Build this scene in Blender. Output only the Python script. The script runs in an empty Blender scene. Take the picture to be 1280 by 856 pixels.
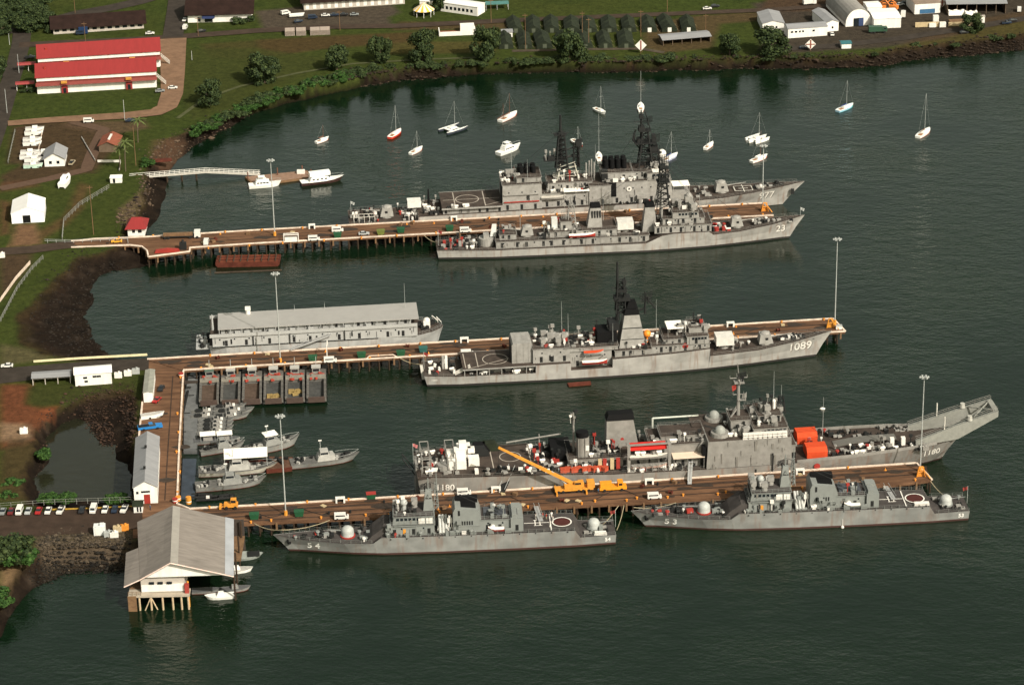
import bpy, bmesh, math, random
import numpy as np
from mathutils import Vector, Matrix
from mathutils.bvhtree import BVHTree

scene = bpy.context.scene
COL = scene.collection
R = math.radians

# ------------------------------------------------------------------ camera, sky, sun, exposure
FPX, PITCH, ROLL, CAM_H = 3500.0, R(24.35), R(1.2), 385.0      # focal length in pixels of a 1280-wide frame
_cr, _sr = math.cos(ROLL), math.sin(ROLL)
_u0 = Vector((0, math.sin(PITCH), math.cos(PITCH)))
CAM_F = Vector((0, math.cos(PITCH), -math.sin(PITCH)))
CAM_R = Vector((1, 0, 0)) * _cr - _u0 * _sr
CAM_U = _u0 * _cr + Vector((1, 0, 0)) * _sr
cam_data = bpy.data.cameras.new('camera')
cam_data.sensor_width = 36
cam_data.lens = FPX / 1280 * 36
cam_data.clip_start = 5
cam_data.clip_end = 40000
cam = bpy.data.objects.new('camera', cam_data)
COL.objects.link(cam)
cam.matrix_world = Matrix(((CAM_R.x, CAM_U.x, -CAM_F.x, 0), (CAM_R.y, CAM_U.y, -CAM_F.y, 0),
                           (CAM_R.z, CAM_U.z, -CAM_F.z, CAM_H), (0, 0, 0, 1)))
scene.camera = cam

SUN_AZ, SUN_EL = R(140), R(39)          # azimuth clockwise from +Y
world = bpy.data.worlds.new('World')
scene.world = world
world.use_nodes = True
wn = world.node_tree
sky = wn.nodes.new('ShaderNodeTexSky')
sky.sky_type = 'NISHITA'
sky.sun_disc = False
sky.sun_elevation = SUN_EL
sky.sun_rotation = SUN_AZ
sky.dust_density = 4.0
sky.ozone_density = 0.6
bg = wn.nodes['Background']
bg.inputs[1].default_value = 0.125
hazy = wn.nodes.new('ShaderNodeHueSaturation')        # bright hazy tropical sky, little blue
hazy.inputs['Saturation'].default_value = 0.42
warm = wn.nodes.new('ShaderNodeMix'); warm.data_type = 'RGBA'; warm.blend_type = 'MULTIPLY'
warm.inputs[0].default_value = 1.0; warm.inputs[7].default_value = (1.0, 0.985, 0.77, 1)
wn.links.new(sky.outputs[0], hazy.inputs['Color'])
wn.links.new(hazy.outputs[0], warm.inputs[6])
wn.links.new(warm.outputs[2], bg.inputs[0])
sun_data = bpy.data.lights.new('sun', 'SUN')
sun_data.energy = 4.3
sun_data.angle = R(0.5)
sun_data.color = (1.0, 0.93, 0.82)
sun = bpy.data.objects.new('sun', sun_data)
COL.objects.link(sun)
_sd = Vector((math.sin(SUN_AZ) * math.cos(SUN_EL), math.cos(SUN_AZ) * math.cos(SUN_EL), math.sin(SUN_EL)))
sun.rotation_euler = _sd.to_track_quat('Z', 'Y').to_euler()
sun.location = (0, 0, 600)
scene.view_settings.view_transform = 'Standard'
scene.view_settings.look = 'None'
scene.view_settings.gamma = 1
scene.view_settings.exposure = 0.28

ZL = 4.4        # height of the land and the pier decks above the water

def at(px, py, z=0.0):
    """Point of the plane at height z seen at photo pixel (px, py)."""
    d = CAM_F * FPX + CAM_R * (px - 640) - CAM_U * (py - 428)
    t = (z - CAM_H) / d.z
    return Vector((d.x * t, d.y * t, z))

# ------------------------------------------------------------------ materials
MATS = {}
def mat(name, c, rough=0.6, var=0.15, scale=0.6, metal=0.0, bump=0.0, c2=None, spec=0.4, stretch=None, detail=4):
    if name in MATS: return MATS[name]
    m = bpy.data.materials.new(name); m.use_nodes = True
    nt = m.node_tree; n = nt.nodes; l = nt.links
    b = n['Principled BSDF']
    b.inputs['Roughness'].default_value = rough
    b.inputs['Metallic'].default_value = metal
    b.inputs['Specular IOR Level'].default_value = spec if rough < .78 else min(spec, .12)
    tc = n.new('ShaderNodeTexCoord'); src = tc.outputs['Object']
    if stretch:
        mp = n.new('ShaderNodeMapping'); mp.inputs['Scale'].default_value = stretch
        l.new(src, mp.inputs[0]); src = mp.outputs[0]
    nz = n.new('ShaderNodeTexNoise'); nz.inputs['Scale'].default_value = scale
    nz.inputs['Detail'].default_value = detail; nz.inputs['Roughness'].default_value = 0.65
    l.new(src, nz.inputs['Vector'])
    rp = n.new('ShaderNodeValToRGB')
    rp.color_ramp.elements[0].position = 0.3; rp.color_ramp.elements[1].position = 0.7
    a = c2 if c2 else tuple(x * (1 - var) for x in c)
    d = c if c2 else tuple(min(1, x * (1 + var)) for x in c)
    rp.color_ramp.elements[0].color = (*a, 1); rp.color_ramp.elements[1].color = (*d, 1)
    l.new(nz.outputs[0], rp.inputs[0]); l.new(rp.outputs[0], b.inputs['Base Color'])
    if bump:
        bp = n.new('ShaderNodeBump'); bp.inputs['Strength'].default_value = 1; bp.inputs['Distance'].default_value = bump
        l.new(nz.outputs[0], bp.inputs['Height']); l.new(bp.outputs[0], b.inputs['Normal'])
    MATS[name] = m
    return m

def hull_mat(name, c, boot, stain=0.6, zb=0.75, rust=(0.16, 0.075, 0.04)):
    """Ship side paint: boot topping under zb, vertical rust and salt streaks."""
    m = bpy.data.materials.new(name); m.use_nodes = True
    nt = m.node_tree; n = nt.nodes; l = nt.links
    b = n['Principled BSDF']; b.inputs['Roughness'].default_value = 0.55
    tc = n.new('ShaderNodeTexCoord')
    mp = n.new('ShaderNodeMapping'); mp.inputs['Scale'].default_value = (0.55, 0.2, 0.07)
    l.new(tc.outputs['Object'], mp.inputs[0])
    nz = n.new('ShaderNodeTexNoise'); nz.inputs['Scale'].default_value = 1.6; nz.inputs['Detail'].default_value = 6
    l.new(mp.outputs[0], nz.inputs['Vector'])
    r1 = n.new('ShaderNodeValToRGB'); r1.color_ramp.elements[0].position = 0.52; r1.color_ramp.elements[1].position = 0.74
    l.new(nz.outputs[0], r1.inputs[0])
    ml = n.new('ShaderNodeMath'); ml.operation = 'MULTIPLY'; ml.inputs[1].default_value = stain
    l.new(r1.outputs[0], ml.inputs[0])
    n2 = n.new('ShaderNodeTexNoise'); n2.inputs['Scale'].default_value = 0.25; n2.inputs['Detail'].default_value = 5
    l.new(tc.outputs['Object'], n2.inputs['Vector'])
    r2 = n.new('ShaderNodeValToRGB')
    r2.color_ramp.elements[0].color = (*[x * 0.80 for x in c], 1); r2.color_ramp.elements[1].color = (*[x * 1.14 for x in c], 1)
    r2.color_ramp.elements[0].position = .35; r2.color_ramp.elements[1].position = .65
    l.new(n2.outputs[0], r2.inputs[0])
    mx = n.new('ShaderNodeMix'); mx.data_type = 'RGBA'
    l.new(ml.outputs[0], mx.inputs[0]); l.new(r2.outputs[0], mx.inputs[6]); mx.inputs[7].default_value = (*rust, 1)
    sx = n.new('ShaderNodeSeparateXYZ'); l.new(tc.outputs['Object'], sx.inputs[0])
    lt = n.new('ShaderNodeMath'); lt.operation = 'LESS_THAN'; lt.inputs[1].default_value = zb
    l.new(sx.outputs[2], lt.inputs[0])
    m2 = n.new('ShaderNodeMix'); m2.data_type = 'RGBA'
    l.new(lt.outputs[0], m2.inputs[0]); l.new(mx.outputs[2], m2.inputs[6]); m2.inputs[7].default_value = (*boot, 1)
    l.new(m2.outputs[2], b.inputs['Base Color'])
    MATS[name] = m
    return m

GREY = (0.305, 0.293, 0.277)
HULL = hull_mat('haze_grey_hull', GREY, (0.02, 0.017, 0.016))
HULL_B = hull_mat('corvette_hull', (0.195, 0.198, 0.192), (0.05, 0.02, 0.017), 0.4, .6)
HULL_L = hull_mat('landing_ship_hull', (0.19, 0.18, 0.167), (0.03, 0.014, 0.012), 0.6, 1.85)
HULL_P = hull_mat('patrol_hull', (0.20, 0.20, 0.19), (0.12, 0.03, 0.025), 0.35, 0.25)
UPPER = mat('superstructure_grey', GREY, 0.55, 0.10, 0.5, c2=(0.195, 0.185, 0.172))
UPPER_B = mat('corvette_grey', (0.185, 0.195, 0.187), 0.55, 0.10, 0.5)
UPPER_L = mat('landing_ship_grey', (0.24, 0.228, 0.213), 0.55, 0.10, 0.5, c2=(0.165, 0.157, 0.145))
DECK = mat('deck_nonskid', (0.070, 0.054, 0.045), 0.85, 0.3, 0.35, c2=(0.034, 0.027, 0.024))
DECK_B = mat('corvette_deck', (0.055, 0.049, 0.047), 0.85, 0.25, 0.35)
BLACK = mat('funnel_black', (0.006, 0.006, 0.0065), 0.8)
DARKM = mat('mast_dark', (0.008, 0.0085, 0.0085), 0.7)
WHITE = mat('white_paint', (0.66, 0.63, 0.59), 0.55, 0.12, 0.8)
CANVAS = mat('white_canvas', (0.80, 0.76, 0.70), 0.8, 0.06, 0.4)
RED = mat('red_paint', (0.27, 0.025, 0.018), 0.6)
ORANGE = mat('orange_cover', (0.50, 0.060, 0.02), 0.8, 0.12, 0.6)
YELLOW = mat('crane_yellow', (0.56, 0.235, 0.03), 0.6)
GREEN = mat('skip_green', (0.010, 0.065, 0.026), 0.6)
GLASS = mat('dark_glass', (0.012, 0.016, 0.02), 0.12, spec=0.6)
RUBBER = mat('black_rubber', (0.018, 0.018, 0.018), 0.85)
ROPE = mat('mooring_rope', (0.32, 0.27, 0.18), 0.9)
STEEL = mat('galvanised_steel', (0.33, 0.34, 0.33), 0.5)
TARPG = mat('olive_canvas', (0.019, 0.024, 0.015), 0.9, 0.3, 0.5)
TAN = mat('tan_gear', (0.42, 0.33, 0.2), 0.8)
BLUE = mat('blue_paint', (0.02, 0.16, 0.42), 0.45)
FLAGRED = mat('flag_red', (0.22, 0.04, 0.035), 0.9)
WOOD = mat('dock_timber', (0.20, 0.12, 0.065), 0.85, 0.3, 0.9, c2=(0.11, 0.062, 0.036))
DARKWOOD = mat('wet_timber', (0.055, 0.04, 0.03), 0.9, 0.3, 0.8)
BARGE_RED = mat('barge_red', (0.082, 0.023, 0.015), 0.85, 0.35, 0.5)
CONC = mat('concrete', (0.36, 0.31, 0.25), 0.85, 0.15, 0.4)

# ------------------------------------------------------------------ mesh builder
class G:
    def __init__(s): s.v = []; s.f = []
    def quad(s, *p):
        i = len(s.v); s.v += [tuple(q) for q in p]; s.f.append(tuple(range(i, i + len(p)))); return s
    def hexa(s, b, t):                       # bottom loop, top loop
        i = len(s.v); n = len(b); s.v += [tuple(q) for q in b] + [tuple(q) for q in t]
        s.f.append(tuple(range(i, i + n))[::-1]); s.f.append(tuple(range(i + n, i + 2 * n)))
        for k in range(n):
            j = (k + 1) % n; s.f.append((i + k, i + j, i + n + j, i + n + k))
        return s
    def box(s, x0, x1, y0, y1, z0, z1):
        return s.hexa([(x0, y0, z0), (x1, y0, z0), (x1, y1, z0), (x0, y1, z0)], [(x0, y0, z1), (x1, y0, z1), (x1, y1, z1), (x0, y1, z1)])
    def taper(s, x0, x1, y0, y1, z0, X0, X1, Y0, Y1, z1):
        return s.hexa([(x0, y0, z0), (x1, y0, z0), (x1, y1, z0), (x0, y1, z0)], [(X0, Y0, z1), (X1, Y0, z1), (X1, Y1, z1), (X0, Y1, z1)])
    def prism(s, pts, z0, z1):
        return s.hexa([(x, y, z0) for x, y in pts], [(x, y, z1) for x, y in pts])
    def xz(s, pts, y0, y1):
        return s.hexa([(x, y0, z) for x, z in pts], [(x, y1, z) for x, z in pts])
    def yz(s, pts, x0, x1):
        return s.hexa([(x0, y, z) for y, z in pts], [(x1, y, z) for y, z in pts])
    def cyl(s, x, y, z0, z1, r0, r1=None, n=10):
        r1 = r0 if r1 is None else r1
        a = [2 * math.pi * k / n for k in range(n)]
        return s.hexa([(x + r0 * math.cos(t), y + r0 * math.sin(t), z0) for t in a], [(x + r1 * math.cos(t), y + r1 * math.sin(t), z1) for t in a])
    def tube(s, p, q, r, n=5, r2=None):
        p = Vector(p); q = Vector(q); d = (q - p)
        if d.length < 1e-6: return s
        d.normalize(); u = d.orthogonal().normalized(); w = d.cross(u); r2 = r if r2 is None else r2
        a = [2 * math.pi * k / n for k in range(n)]
        return s.hexa([p + (u * math.cos(t) + w * math.sin(t)) * r for t in a], [q + (u * math.cos(t) + w * math.sin(t)) * r2 for t in a])
    def path(s, pts, r, n=5):
        for a, b in zip(pts, pts[1:]): s.tube(a, b, r, n)
        return s
    def ell(s, c, rx, ry, rz, n=12, m=7, lo=-90, hi=90):
        rings = []
        for j in range(m + 1):
            ph = R(lo + (hi - lo) * j / m)
            rings.append([(c[0] + rx * math.cos(ph) * math.cos(2 * math.pi * k / n), c[1] + ry * math.cos(ph) * math.sin(2 * math.pi * k / n), c[2] + rz * math.sin(ph)) for k in range(n)])
        i = len(s.v)
        for r in rings: s.v += r
        for j in range(m):
            for k in range(n):
                k2 = (k + 1) % n; s.f.append((i + j * n + k, i + j * n + k2, i + (j + 1) * n + k2, i + (j + 1) * n + k))
        return s
    def loft(s, rows, closed=False, cap=False):
        i = len(s.v); n = len(rows[0])
        for r in rows: s.v += [tuple(p) for p in r]
        for j in range(len(rows) - 1):
            for k in range(n if closed else n - 1):
                k2 = (k + 1) % n; s.f.append((i + j * n + k, i + j * n + k2, i + (j + 1) * n + k2, i + (j + 1) * n + k))
        if cap:
            s.f.append(tuple(range(i, i + n))); e = i + (len(rows) - 1) * n; s.f.append(tuple(range(e, e + n)))
        return s
    def mesh(s, name, m, smooth=False):
        me = bpy.data.meshes.new(name); me.from_pydata(s.v, [], s.f)
        bm = bmesh.new(); bm.from_mesh(me)
        bmesh.ops.remove_doubles(bm, verts=bm.verts, dist=0.0008)
        bmesh.ops.recalc_face_normals(bm, faces=bm.faces)
        bm.to_mesh(me); bm.free()
        if smooth:
            me.polygons.foreach_set('use_smooth', [True] * len(me.polygons))
            me.set_sharp_from_angle(angle=R(40))
        if m: me.materials.append(m)
        return me
    def build(s, name, m, parent=None, smooth=False):
        o = bpy.data.objects.new(name, s.mesh(name, m, smooth)); COL.objects.link(o)
        if parent: o.parent = parent
        return o

def T(name, label, cat, loc=(0, 0, 0), rz=0.0, group=None):
    o = bpy.data.objects.new(name, None); COL.objects.link(o)
    o.empty_display_size = 0.5
    o.location = loc; o.rotation_euler = (0, 0, rz); o['label'] = label; o['category'] = cat
    if group: o['group'] = group
    return o
def tag(o, label, cat, group=None):
    o['label'] = label; o['category'] = cat
    if group: o['group'] = group
    return o
def structure(o): o['kind'] = 'structure'; return o
KIDS = {}
def children(o):
    return [c for c in COL.objects if c.parent == o]
def tree_of(o):
    return (o, [tree_of(c) for c in children(o)])
def dup(tree, loc=None, rz=None, label=None, parent=None, sc=None):
    o, kids = tree
    c = o.copy(); COL.objects.link(c); c.parent = parent
    if loc is not None: c.location = loc
    if rz is not None: c.rotation_euler = (0, 0, rz)
    if sc is not None: c.scale = (sc, sc, sc)
    if label: c['label'] = label
    for k in kids: dup(k, parent=c)
    return c
SHARED = {}
def part(name, key, fn, m, parent, loc, rz=0, smooth=False, sc=1):
    """A child object whose mesh is shared between repeats (key)."""
    if key not in SHARED: SHARED[key] = fn(G()).mesh(key, m, smooth)
    o = bpy.data.objects.new(name, SHARED[key]); COL.objects.link(o); o.parent = parent
    o.location = loc; o.rotation_euler = (0, 0, rz)
    if sc != 1: o.scale = (sc, sc, sc) if not isinstance(sc, tuple) else sc
    return o
def text_mesh(txt, size, bold=0.0):
    cu = bpy.data.curves.new('lettering', 'FONT'); cu.body = txt; cu.size = size; cu.offset = bold
    o = bpy.data.objects.new('lettering', cu); COL.objects.link(o)
    bpy.context.view_layer.update()
    me = bpy.data.meshes.new_from_object(o.evaluated_get(bpy.context.evaluated_depsgraph_get()))
    bpy.data.objects.remove(o); bpy.data.curves.remove(cu)
    return me

# ------------------------------------------------------------------ water, ground, roads
def P2(pts, z=0.0): return [tuple(at(x, y, z).xy) for x, y in pts]
def seg_dist(X, Y, pts, closed=False):
    d = np.full(X.shape, 1e9)
    n = len(pts)
    for i in range(n if closed else n - 1):
        (ax, ay), (bx, by) = pts[i], pts[(i + 1) % n]
        dx, dy = bx - ax, by - ay; L = dx * dx + dy * dy + 1e-9
        t = np.clip(((X - ax) * dx + (Y - ay) * dy) / L, 0, 1)
        d = np.minimum(d, np.hypot(X - ax - t * dx, Y - ay - t * dy))
    return d
def inside(X, Y, pts):
    r = np.zeros(X.shape, bool); n = len(pts)
    for i in range(n):
        (ax, ay), (bx, by) = pts[i], pts[(i + 1) % n]
        c = ((ay > Y) != (by > Y)) & (X < (bx - ax) * (Y - ay) / (by - ay + 1e-12) + ax)
        r ^= c
    return r
SHORE = P2([(-60, 850), (0, 797), (21, 756), (42, 733), (75, 721), (112, 715), (156, 713), (205, 700), (212, 660), (205, 630), (200, 560), (200, 480), (198, 452),
            (150, 446), (123, 428), (111, 410), (108, 395), (117, 375), (113, 365), (125, 346), (142, 337), (175, 335), (198, 331), (196, 316), (184, 300),
            (184, 288), (200, 275), (203, 262), (208, 235), (213, 215), (218, 206), (240, 185), (280, 162), (320, 140), (370, 127), (420, 112),
            (495, 101), (560, 96), (640, 91), (740, 90), (850, 88), (960, 86), (1085, 83), (1160, 74), (1280, 63), (1400, 45), (1600, 10)])
CREST = P2([(-60, 820), (0, 752), (15, 728), (38, 694), (60, 682), (160, 678), (190, 672), (196, 640), (188, 560), (188, 480), (184, 454),
            (100, 452), (50, 442), (26, 427), (27, 396), (47, 371), (76, 342), (100, 320), (130, 316), (152, 308), (152, 298),
            (158, 285), (172, 268), (180, 250), (180, 228), (184, 208), (192, 190), (206, 176), (232, 166), (262, 148), (300, 134), (345, 121), (400, 106),
            (460, 93), (520, 84), (600, 81), (640, 79), (740, 77), (850, 75), (960, 72), (1080, 68), (1160, 57), (1280, 42), (1400, 25), (1600, -10)], ZL)
FARL = [(1500, 8000), (-3000, 8000), (-3000, 500)]
POND = P2([(75, 530), (92, 524), (110, 529), (114, 545), (121, 557), (150, 555), (152, 573), (164, 580), (167, 622), (130, 628), (95, 627), (45, 622), (41, 604), (57, 580), (54, 548)])
PONDC = P2([(70, 512), (100, 499), (140, 489), (166, 486), (173, 500), (173, 632), (120, 633), (30, 631), (26, 600), (40, 575), (42, 540)], ZL)
LANDP = SHORE + [(900, 1250), (3000, 3000)] + FARL
CRESTP = CREST + [(900, 1260), (3000, 3020)] + FARL
xs = np.concatenate([np.arange(-3000, -260, 120), np.arange(-260, 300, 1.15), np.arange(300, 3000, 120)])
ys = np.concatenate([np.arange(560, 1270, 1.35), np.arange(1275, 1500, 12), np.arange(1500, 8000, 300)])
GX, GY = np.meshgrid(xs, ys)
jr = np.random.default_rng(4)
def fbm(X, Y, sc, seed=0):
    r = np.random.default_rng(seed); out = np.zeros(X.shape); a = 1
    for o in range(5):
        for k in range(4):
            th = r.uniform(0, 6.28); ph = r.uniform(0, 6.28); f = 2 ** o / sc * r.uniform(.7, 1.3)
            out += a * np.sin((X * math.cos(th) + Y * math.sin(th)) * f + ph) / 4
        a *= .55
    return out
WX = GX + 1.5 * fbm(GX, GY, 6, 1); WY = GY + 1.5 * fbm(GX, GY, 6, 2)
ins = inside(WX, WY, LANDP) & ~inside(WX, WY, POND)
inc = inside(WX, WY, CRESTP) & ~inside(WX, WY, PONDC)
ds = np.minimum(seg_dist(WX, WY, SHORE), seg_dist(WX, WY, POND, True))
dc = np.minimum(seg_dist(WX, WY, CREST), seg_dist(WX, WY, PONDC, True))
fr = ds / (ds + dc + 1e-6)
H = np.where(inc, ZL + 0.05 * fbm(GX, GY, 14, 3) - 0.10, np.where(ins, (ZL - .1) * (0.25 * fr + 0.75 * fr ** 2) + 0.25 * fbm(GX, GY, 1.6, 5) * (1 - fr) * np.minimum(1, ds / 2), -np.minimum(ds * 0.22 + .05, 3.5)))
H = np.where(inc & (dc < 3), H - 0.0, H)
# ground colours (what grows or lies there), feathered over a couple of metres
def zone(pts, z=ZL, feather=1.6, wob=1.0):
    q = P2(pts, z)
    i = inside(GX + wob * fbm(GX, GY, 5, 7), GY + wob * fbm(GX, GY, 5, 8), q); d = seg_dist(GX, GY, q, True)
    return np.clip(0.5 + np.where(i, d, -d) / (2 * feather), 0, 1)
C = np.zeros(GX.shape + (3,)); GRASS = np.zeros(GX.shape)
def lay(mask, col):
    global C
    C = C * (1 - mask[..., None]) + np.array(col) * mask[..., None]
nb = np.clip(fbm(GX, GY, 22, 11) * .5 + .5, 0, 1); nf = np.clip(fbm(GX, GY, 4, 12) * .6 + .5, 0, 1)
lay(np.ones(GX.shape), (0.033, 0.047, 0.0115))
lay(nb * .6, (0.040, 0.046, 0.0125)); lay(np.clip(nf - .55, 0, 1), (0.022, 0.034, 0.009))
DIRT = (0.135, 0.066, 0.040); MUD = (0.0125, 0.0090, 0.0070); GRAVEL = (0.085, 0.068, 0.056); REDD = (0.16, 0.060, 0.032)
# far shore: brown worn turf, parking, yard
for pts, col, k in [
    ([(320, 50), (430, 44), (520, 40), (545, 44), (520, 52), (400, 62), (330, 72)], (0.085, 0.050, 0.026), .75),
    ([(250, 55), (330, 50), (330, 75), (262, 72)], (0.075, 0.056, 0.024), .6),
    ([(480, 52), (620, 52), (620, 66), (480, 68)], (0.105, 0.075, 0.030), .55),
    ([(230, 62), (320, 60), (420, 75), (300, 130), (240, 150), (225, 120)], (0.052, 0.062, 0.018), .8),
    ([(380, 8), (490, 6), (500, 16), (486, 22), (490, 32), (330, 38), (320, 14)], GRAVEL, .95),
    ([(500, 27), (620, 28), (640, 30), (640, 36), (490, 38)], (0.095, 0.062, 0.036), .8),
    ([(806, 30), (870, 20), (930, 16), (1000, 12), (1000, 22), (900, 30), (890, 60), (830, 66), (806, 60)], (0.10, 0.066, 0.038), .8),
    ([(940, 4), (1290, -30), (1290, 22), (1240, 33), (1180, 48), (1100, 60), (1000, 66), (950, 62), (955, 30)], (0.062, 0.050, 0.042), .95),
    ([(960, -6), (1130, -10), (1120, 8), (1030, 14), (950, 14)], (0.082, 0.052, 0.034), .9),
    ([(1210, 26), (1290, 12), (1290, 50), (1200, 62), (1120, 70), (1110, 62)], (0.105, 0.066, 0.034), .5),
    ([(50, 150), (120, 155), (150, 165), (135, 196), (120, 215), (60, 222), (0, 236), (0, 220), (30, 205), (20, 160)], (0.075, 0.045, 0.030), .85),
    ([(16, 158), (54, 160), (50, 205), (8, 205)], (0.082, 0.052, 0.034), .8),
    ([(85, 152), (180, 150), (186, 160), (150, 166), (120, 166), (80, 158)], (0.115, 0.074, 0.05), .8),
    ([(100, 228), (112, 232), (104, 260), (82, 282), (50, 300), (46, 290), (80, 270)], DIRT, .55),
    ([(0, 228), (48, 224), (48, 233), (0, 240)], DIRT, .6), ([(0, 250), (14, 252), (12, 292), (0, 294)], DIRT, .7),
    ([(22, 280), (44, 280), (52, 306), (12, 308)], (0.20, 0.115, 0.07), .95),
    ([(0, 318), (40, 316), (38, 330), (0, 374)], (0.08, 0.05, 0.034), .9),
    ([(0, 430), (40, 436), (70, 446), (40, 452), (0, 456)], (0.15, 0.115, 0.075), .5),
    ([(0, 480), (40, 480), (34, 505), (68, 510), (76, 520), (60, 545), (30, 556), (0, 560)], REDD, .95),
    ([(0, 528), (34, 530), (46, 546), (30, 552), (0, 550)], (0.30, 0.21, 0.14), .8),
    ([(50, 508), (72, 506), (76, 522), (60, 530), (50, 522)], (0.22, 0.075, 0.035), .9),
    ([(36, 482), (168, 472), (172, 492), (130, 494), (90, 504), (50, 510), (32, 502)], (0.05, 0.058, 0.018), .9),
    ([(14, 546), (60, 550), (48, 605), (40, 625), (0, 625), (0, 560)], (0.075, 0.050, 0.026), .8),
    ([(28, 668), (170, 662), (172, 678), (40, 690)], (0.075, 0.066, 0.032), .8),
    ([(0, 705), (30, 708), (22, 728), (0, 745)], (0.26, 0.17, 0.10), .9),
    ([(148, 262), (178, 238), (186, 252), (176, 270), (158, 290)], (0.20, 0.135, 0.09), .6)]:
    lay(zone(pts) * k, tuple(v * .68 for v in col))
bank = np.where(ins & ~inc, 1.0, np.clip(1 - dc / 1.5, 0, 1) * .6) * np.where(ins, 1, 0)
lay(bank, MUD)
lay(bank * np.clip((fr - .62) * 2.6, 0, 1) * np.clip(nf * .9, 0, 1) * .75, (0.034, 0.020, 0.013))
lay(bank * np.clip((fr - .8) * 5, 0, 1) * np.clip(nb + .2, 0, 1) * .7, (0.042, 0.033, 0.013))
lay(bank * np.clip(fbm(GX, GY, 1.5, 31) - .3, 0, 1) * .7, (0.04, 0.030, 0.024)); lay(bank * np.clip(fbm(GX, GY, 1.9, 32) - .2, 0, 1), (0.006, 0.005, 0.0045))
lay(zone([(190, 175), (230, 170), (225, 190), (205, 205), (186, 200)]) * .55, (0.09, 0.052, 0.034))
rocky = zone([(40, 676), (170, 664), (172, 705), (60, 722)], 1.5, 1.0)
lay(rocky * .75, (0.080, 0.062, 0.046)); lay(rocky * np.clip(1 - fr * 1.6, 0, 1), (0.010, 0.008, 0.0065))
C = np.where((H < 0.05)[..., None] & ~ins[..., None], np.array(MUD) * .6, C)
nv = GX.size; ny, nx = GX.shape
me = bpy.data.meshes.new('ground')
idx = np.arange(nv).reshape(ny, nx)
F = np.stack([idx[:-1, :-1], idx[:-1, 1:], idx[1:, 1:], idx[1:, :-1]], -1).reshape(-1, 4)
keep = np.maximum.reduce([H.ravel()[F[:, k]] for k in range(4)]) > -2.2
F = F[keep]
used = np.zeros(nv, bool); used[F.ravel()] = True
remap = np.cumsum(used) - 1
co = np.stack([GX.ravel(), GY.ravel(), H.ravel()], -1)[used]; F = remap[F]
cc = np.concatenate([C.reshape(-1, 3), np.ones((nv, 1))], 1)[used]
me.vertices.add(len(co)); me.vertices.foreach_set('co', co.ravel())
me.loops.add(F.size); me.loops.foreach_set('vertex_index', F.ravel())
me.polygons.add(len(F)); me.polygons.foreach_set('loop_start', np.arange(0, F.size, 4)); me.polygons.foreach_set('loop_total', np.full(len(F), 4))
me.update(); me.validate()
ca = me.color_attributes.new('ground_cover', 'FLOAT_COLOR', 'POINT'); ca.data.foreach_set('color', cc.ravel())
me.polygons.foreach_set('use_smooth', [True] * len(me.polygons))
gm = bpy.data.materials.new('ground'); gm.use_nodes = True
nt = gm.node_tree; n = nt.nodes; l = nt.links
b = n['Principled BSDF']; b.inputs['Roughness'].default_value = .95; b.inputs['Specular IOR Level'].default_value = .04
vc = n.new('ShaderNodeVertexColor'); vc.layer_name = 'ground_cover'
tc = n.new('ShaderNodeTexCoord')
n1 = n.new('ShaderNodeTexNoise'); n1.inputs['Scale'].default_value = .42; n1.inputs['Detail'].default_value = 10; n1.inputs['Roughness'].default_value = .82
l.new(tc.outputs['Object'], n1.inputs['Vector'])
rp = n.new('ShaderNodeValToRGB'); rp.color_ramp.elements[0].position = .3; rp.color_ramp.elements[1].position = .72
rp.color_ramp.elements[0].color = (.42, .43, .45, 1); rp.color_ramp.elements[1].color = (1.55, 1.48, 1.35, 1)
l.new(n1.outputs[0], rp.inputs[0])
mx = n.new('ShaderNodeMix'); mx.data_type = 'RGBA'; mx.blend_type = 'MULTIPLY'; mx.inputs[0].default_value = 1
l.new(vc.outputs[0], mx.inputs[6]); l.new(rp.outputs[0], mx.inputs[7]); l.new(mx.outputs[2], b.inputs['Base Color'])
bp = n.new('ShaderNodeBump'); bp.inputs['Distance'].default_value = .35; l.new(n1.outputs[0], bp.inputs['Height']); l.new(bp.outputs[0], b.inputs['Normal'])
me.materials.append(gm)
go = bpy.data.objects.new('ground', me); COL.objects.link(go); structure(go)
def ground_z(x, y):
    i = int(np.clip(np.searchsorted(ys, y), 0, ny - 1)); j = int(np.clip(np.searchsorted(xs, x), 0, nx - 1))
    return float(H[i, j])

wm = bpy.data.materials.new('harbour_water'); wm.use_nodes = True
nt = wm.node_tree; n = nt.nodes; l = nt.links
b = n['Principled BSDF']; b.inputs['IOR'].default_value = 1.38; b.inputs['Roughness'].default_value = .03
tc = n.new('ShaderNodeTexCoord')
big = n.new('ShaderNodeTexNoise'); big.inputs['Scale'].default_value = .016; big.inputs['Detail'].default_value = 4
l.new(tc.outputs['Object'], big.inputs['Vector'])
wr = n.new('ShaderNodeValToRGB'); wr.color_ramp.elements[0].position = .35; wr.color_ramp.elements[1].position = .7
wr.color_ramp.elements[0].color = (0.0022, 0.0082, 0.0034, 1); wr.color_ramp.elements[1].color = (0.0058, 0.0138, 0.0068, 1)
l.new(big.outputs[0], wr.inputs[0]); l.new(wr.outputs[0], b.inputs['Base Color'])
mp = n.new('ShaderNodeMapping'); mp.inputs['Rotation'].default_value = (0, 0, R(25)); mp.inputs['Scale'].default_value = (1, 1.7, 1)
l.new(tc.outputs['Object'], mp.inputs[0])
w1 = n.new('ShaderNodeTexNoise'); w1.inputs['Scale'].default_value = .46; w1.inputs['Detail'].default_value = 3; w1.inputs['Roughness'].default_value = .6
l.new(mp.outputs[0], w1.inputs['Vector'])
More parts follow.
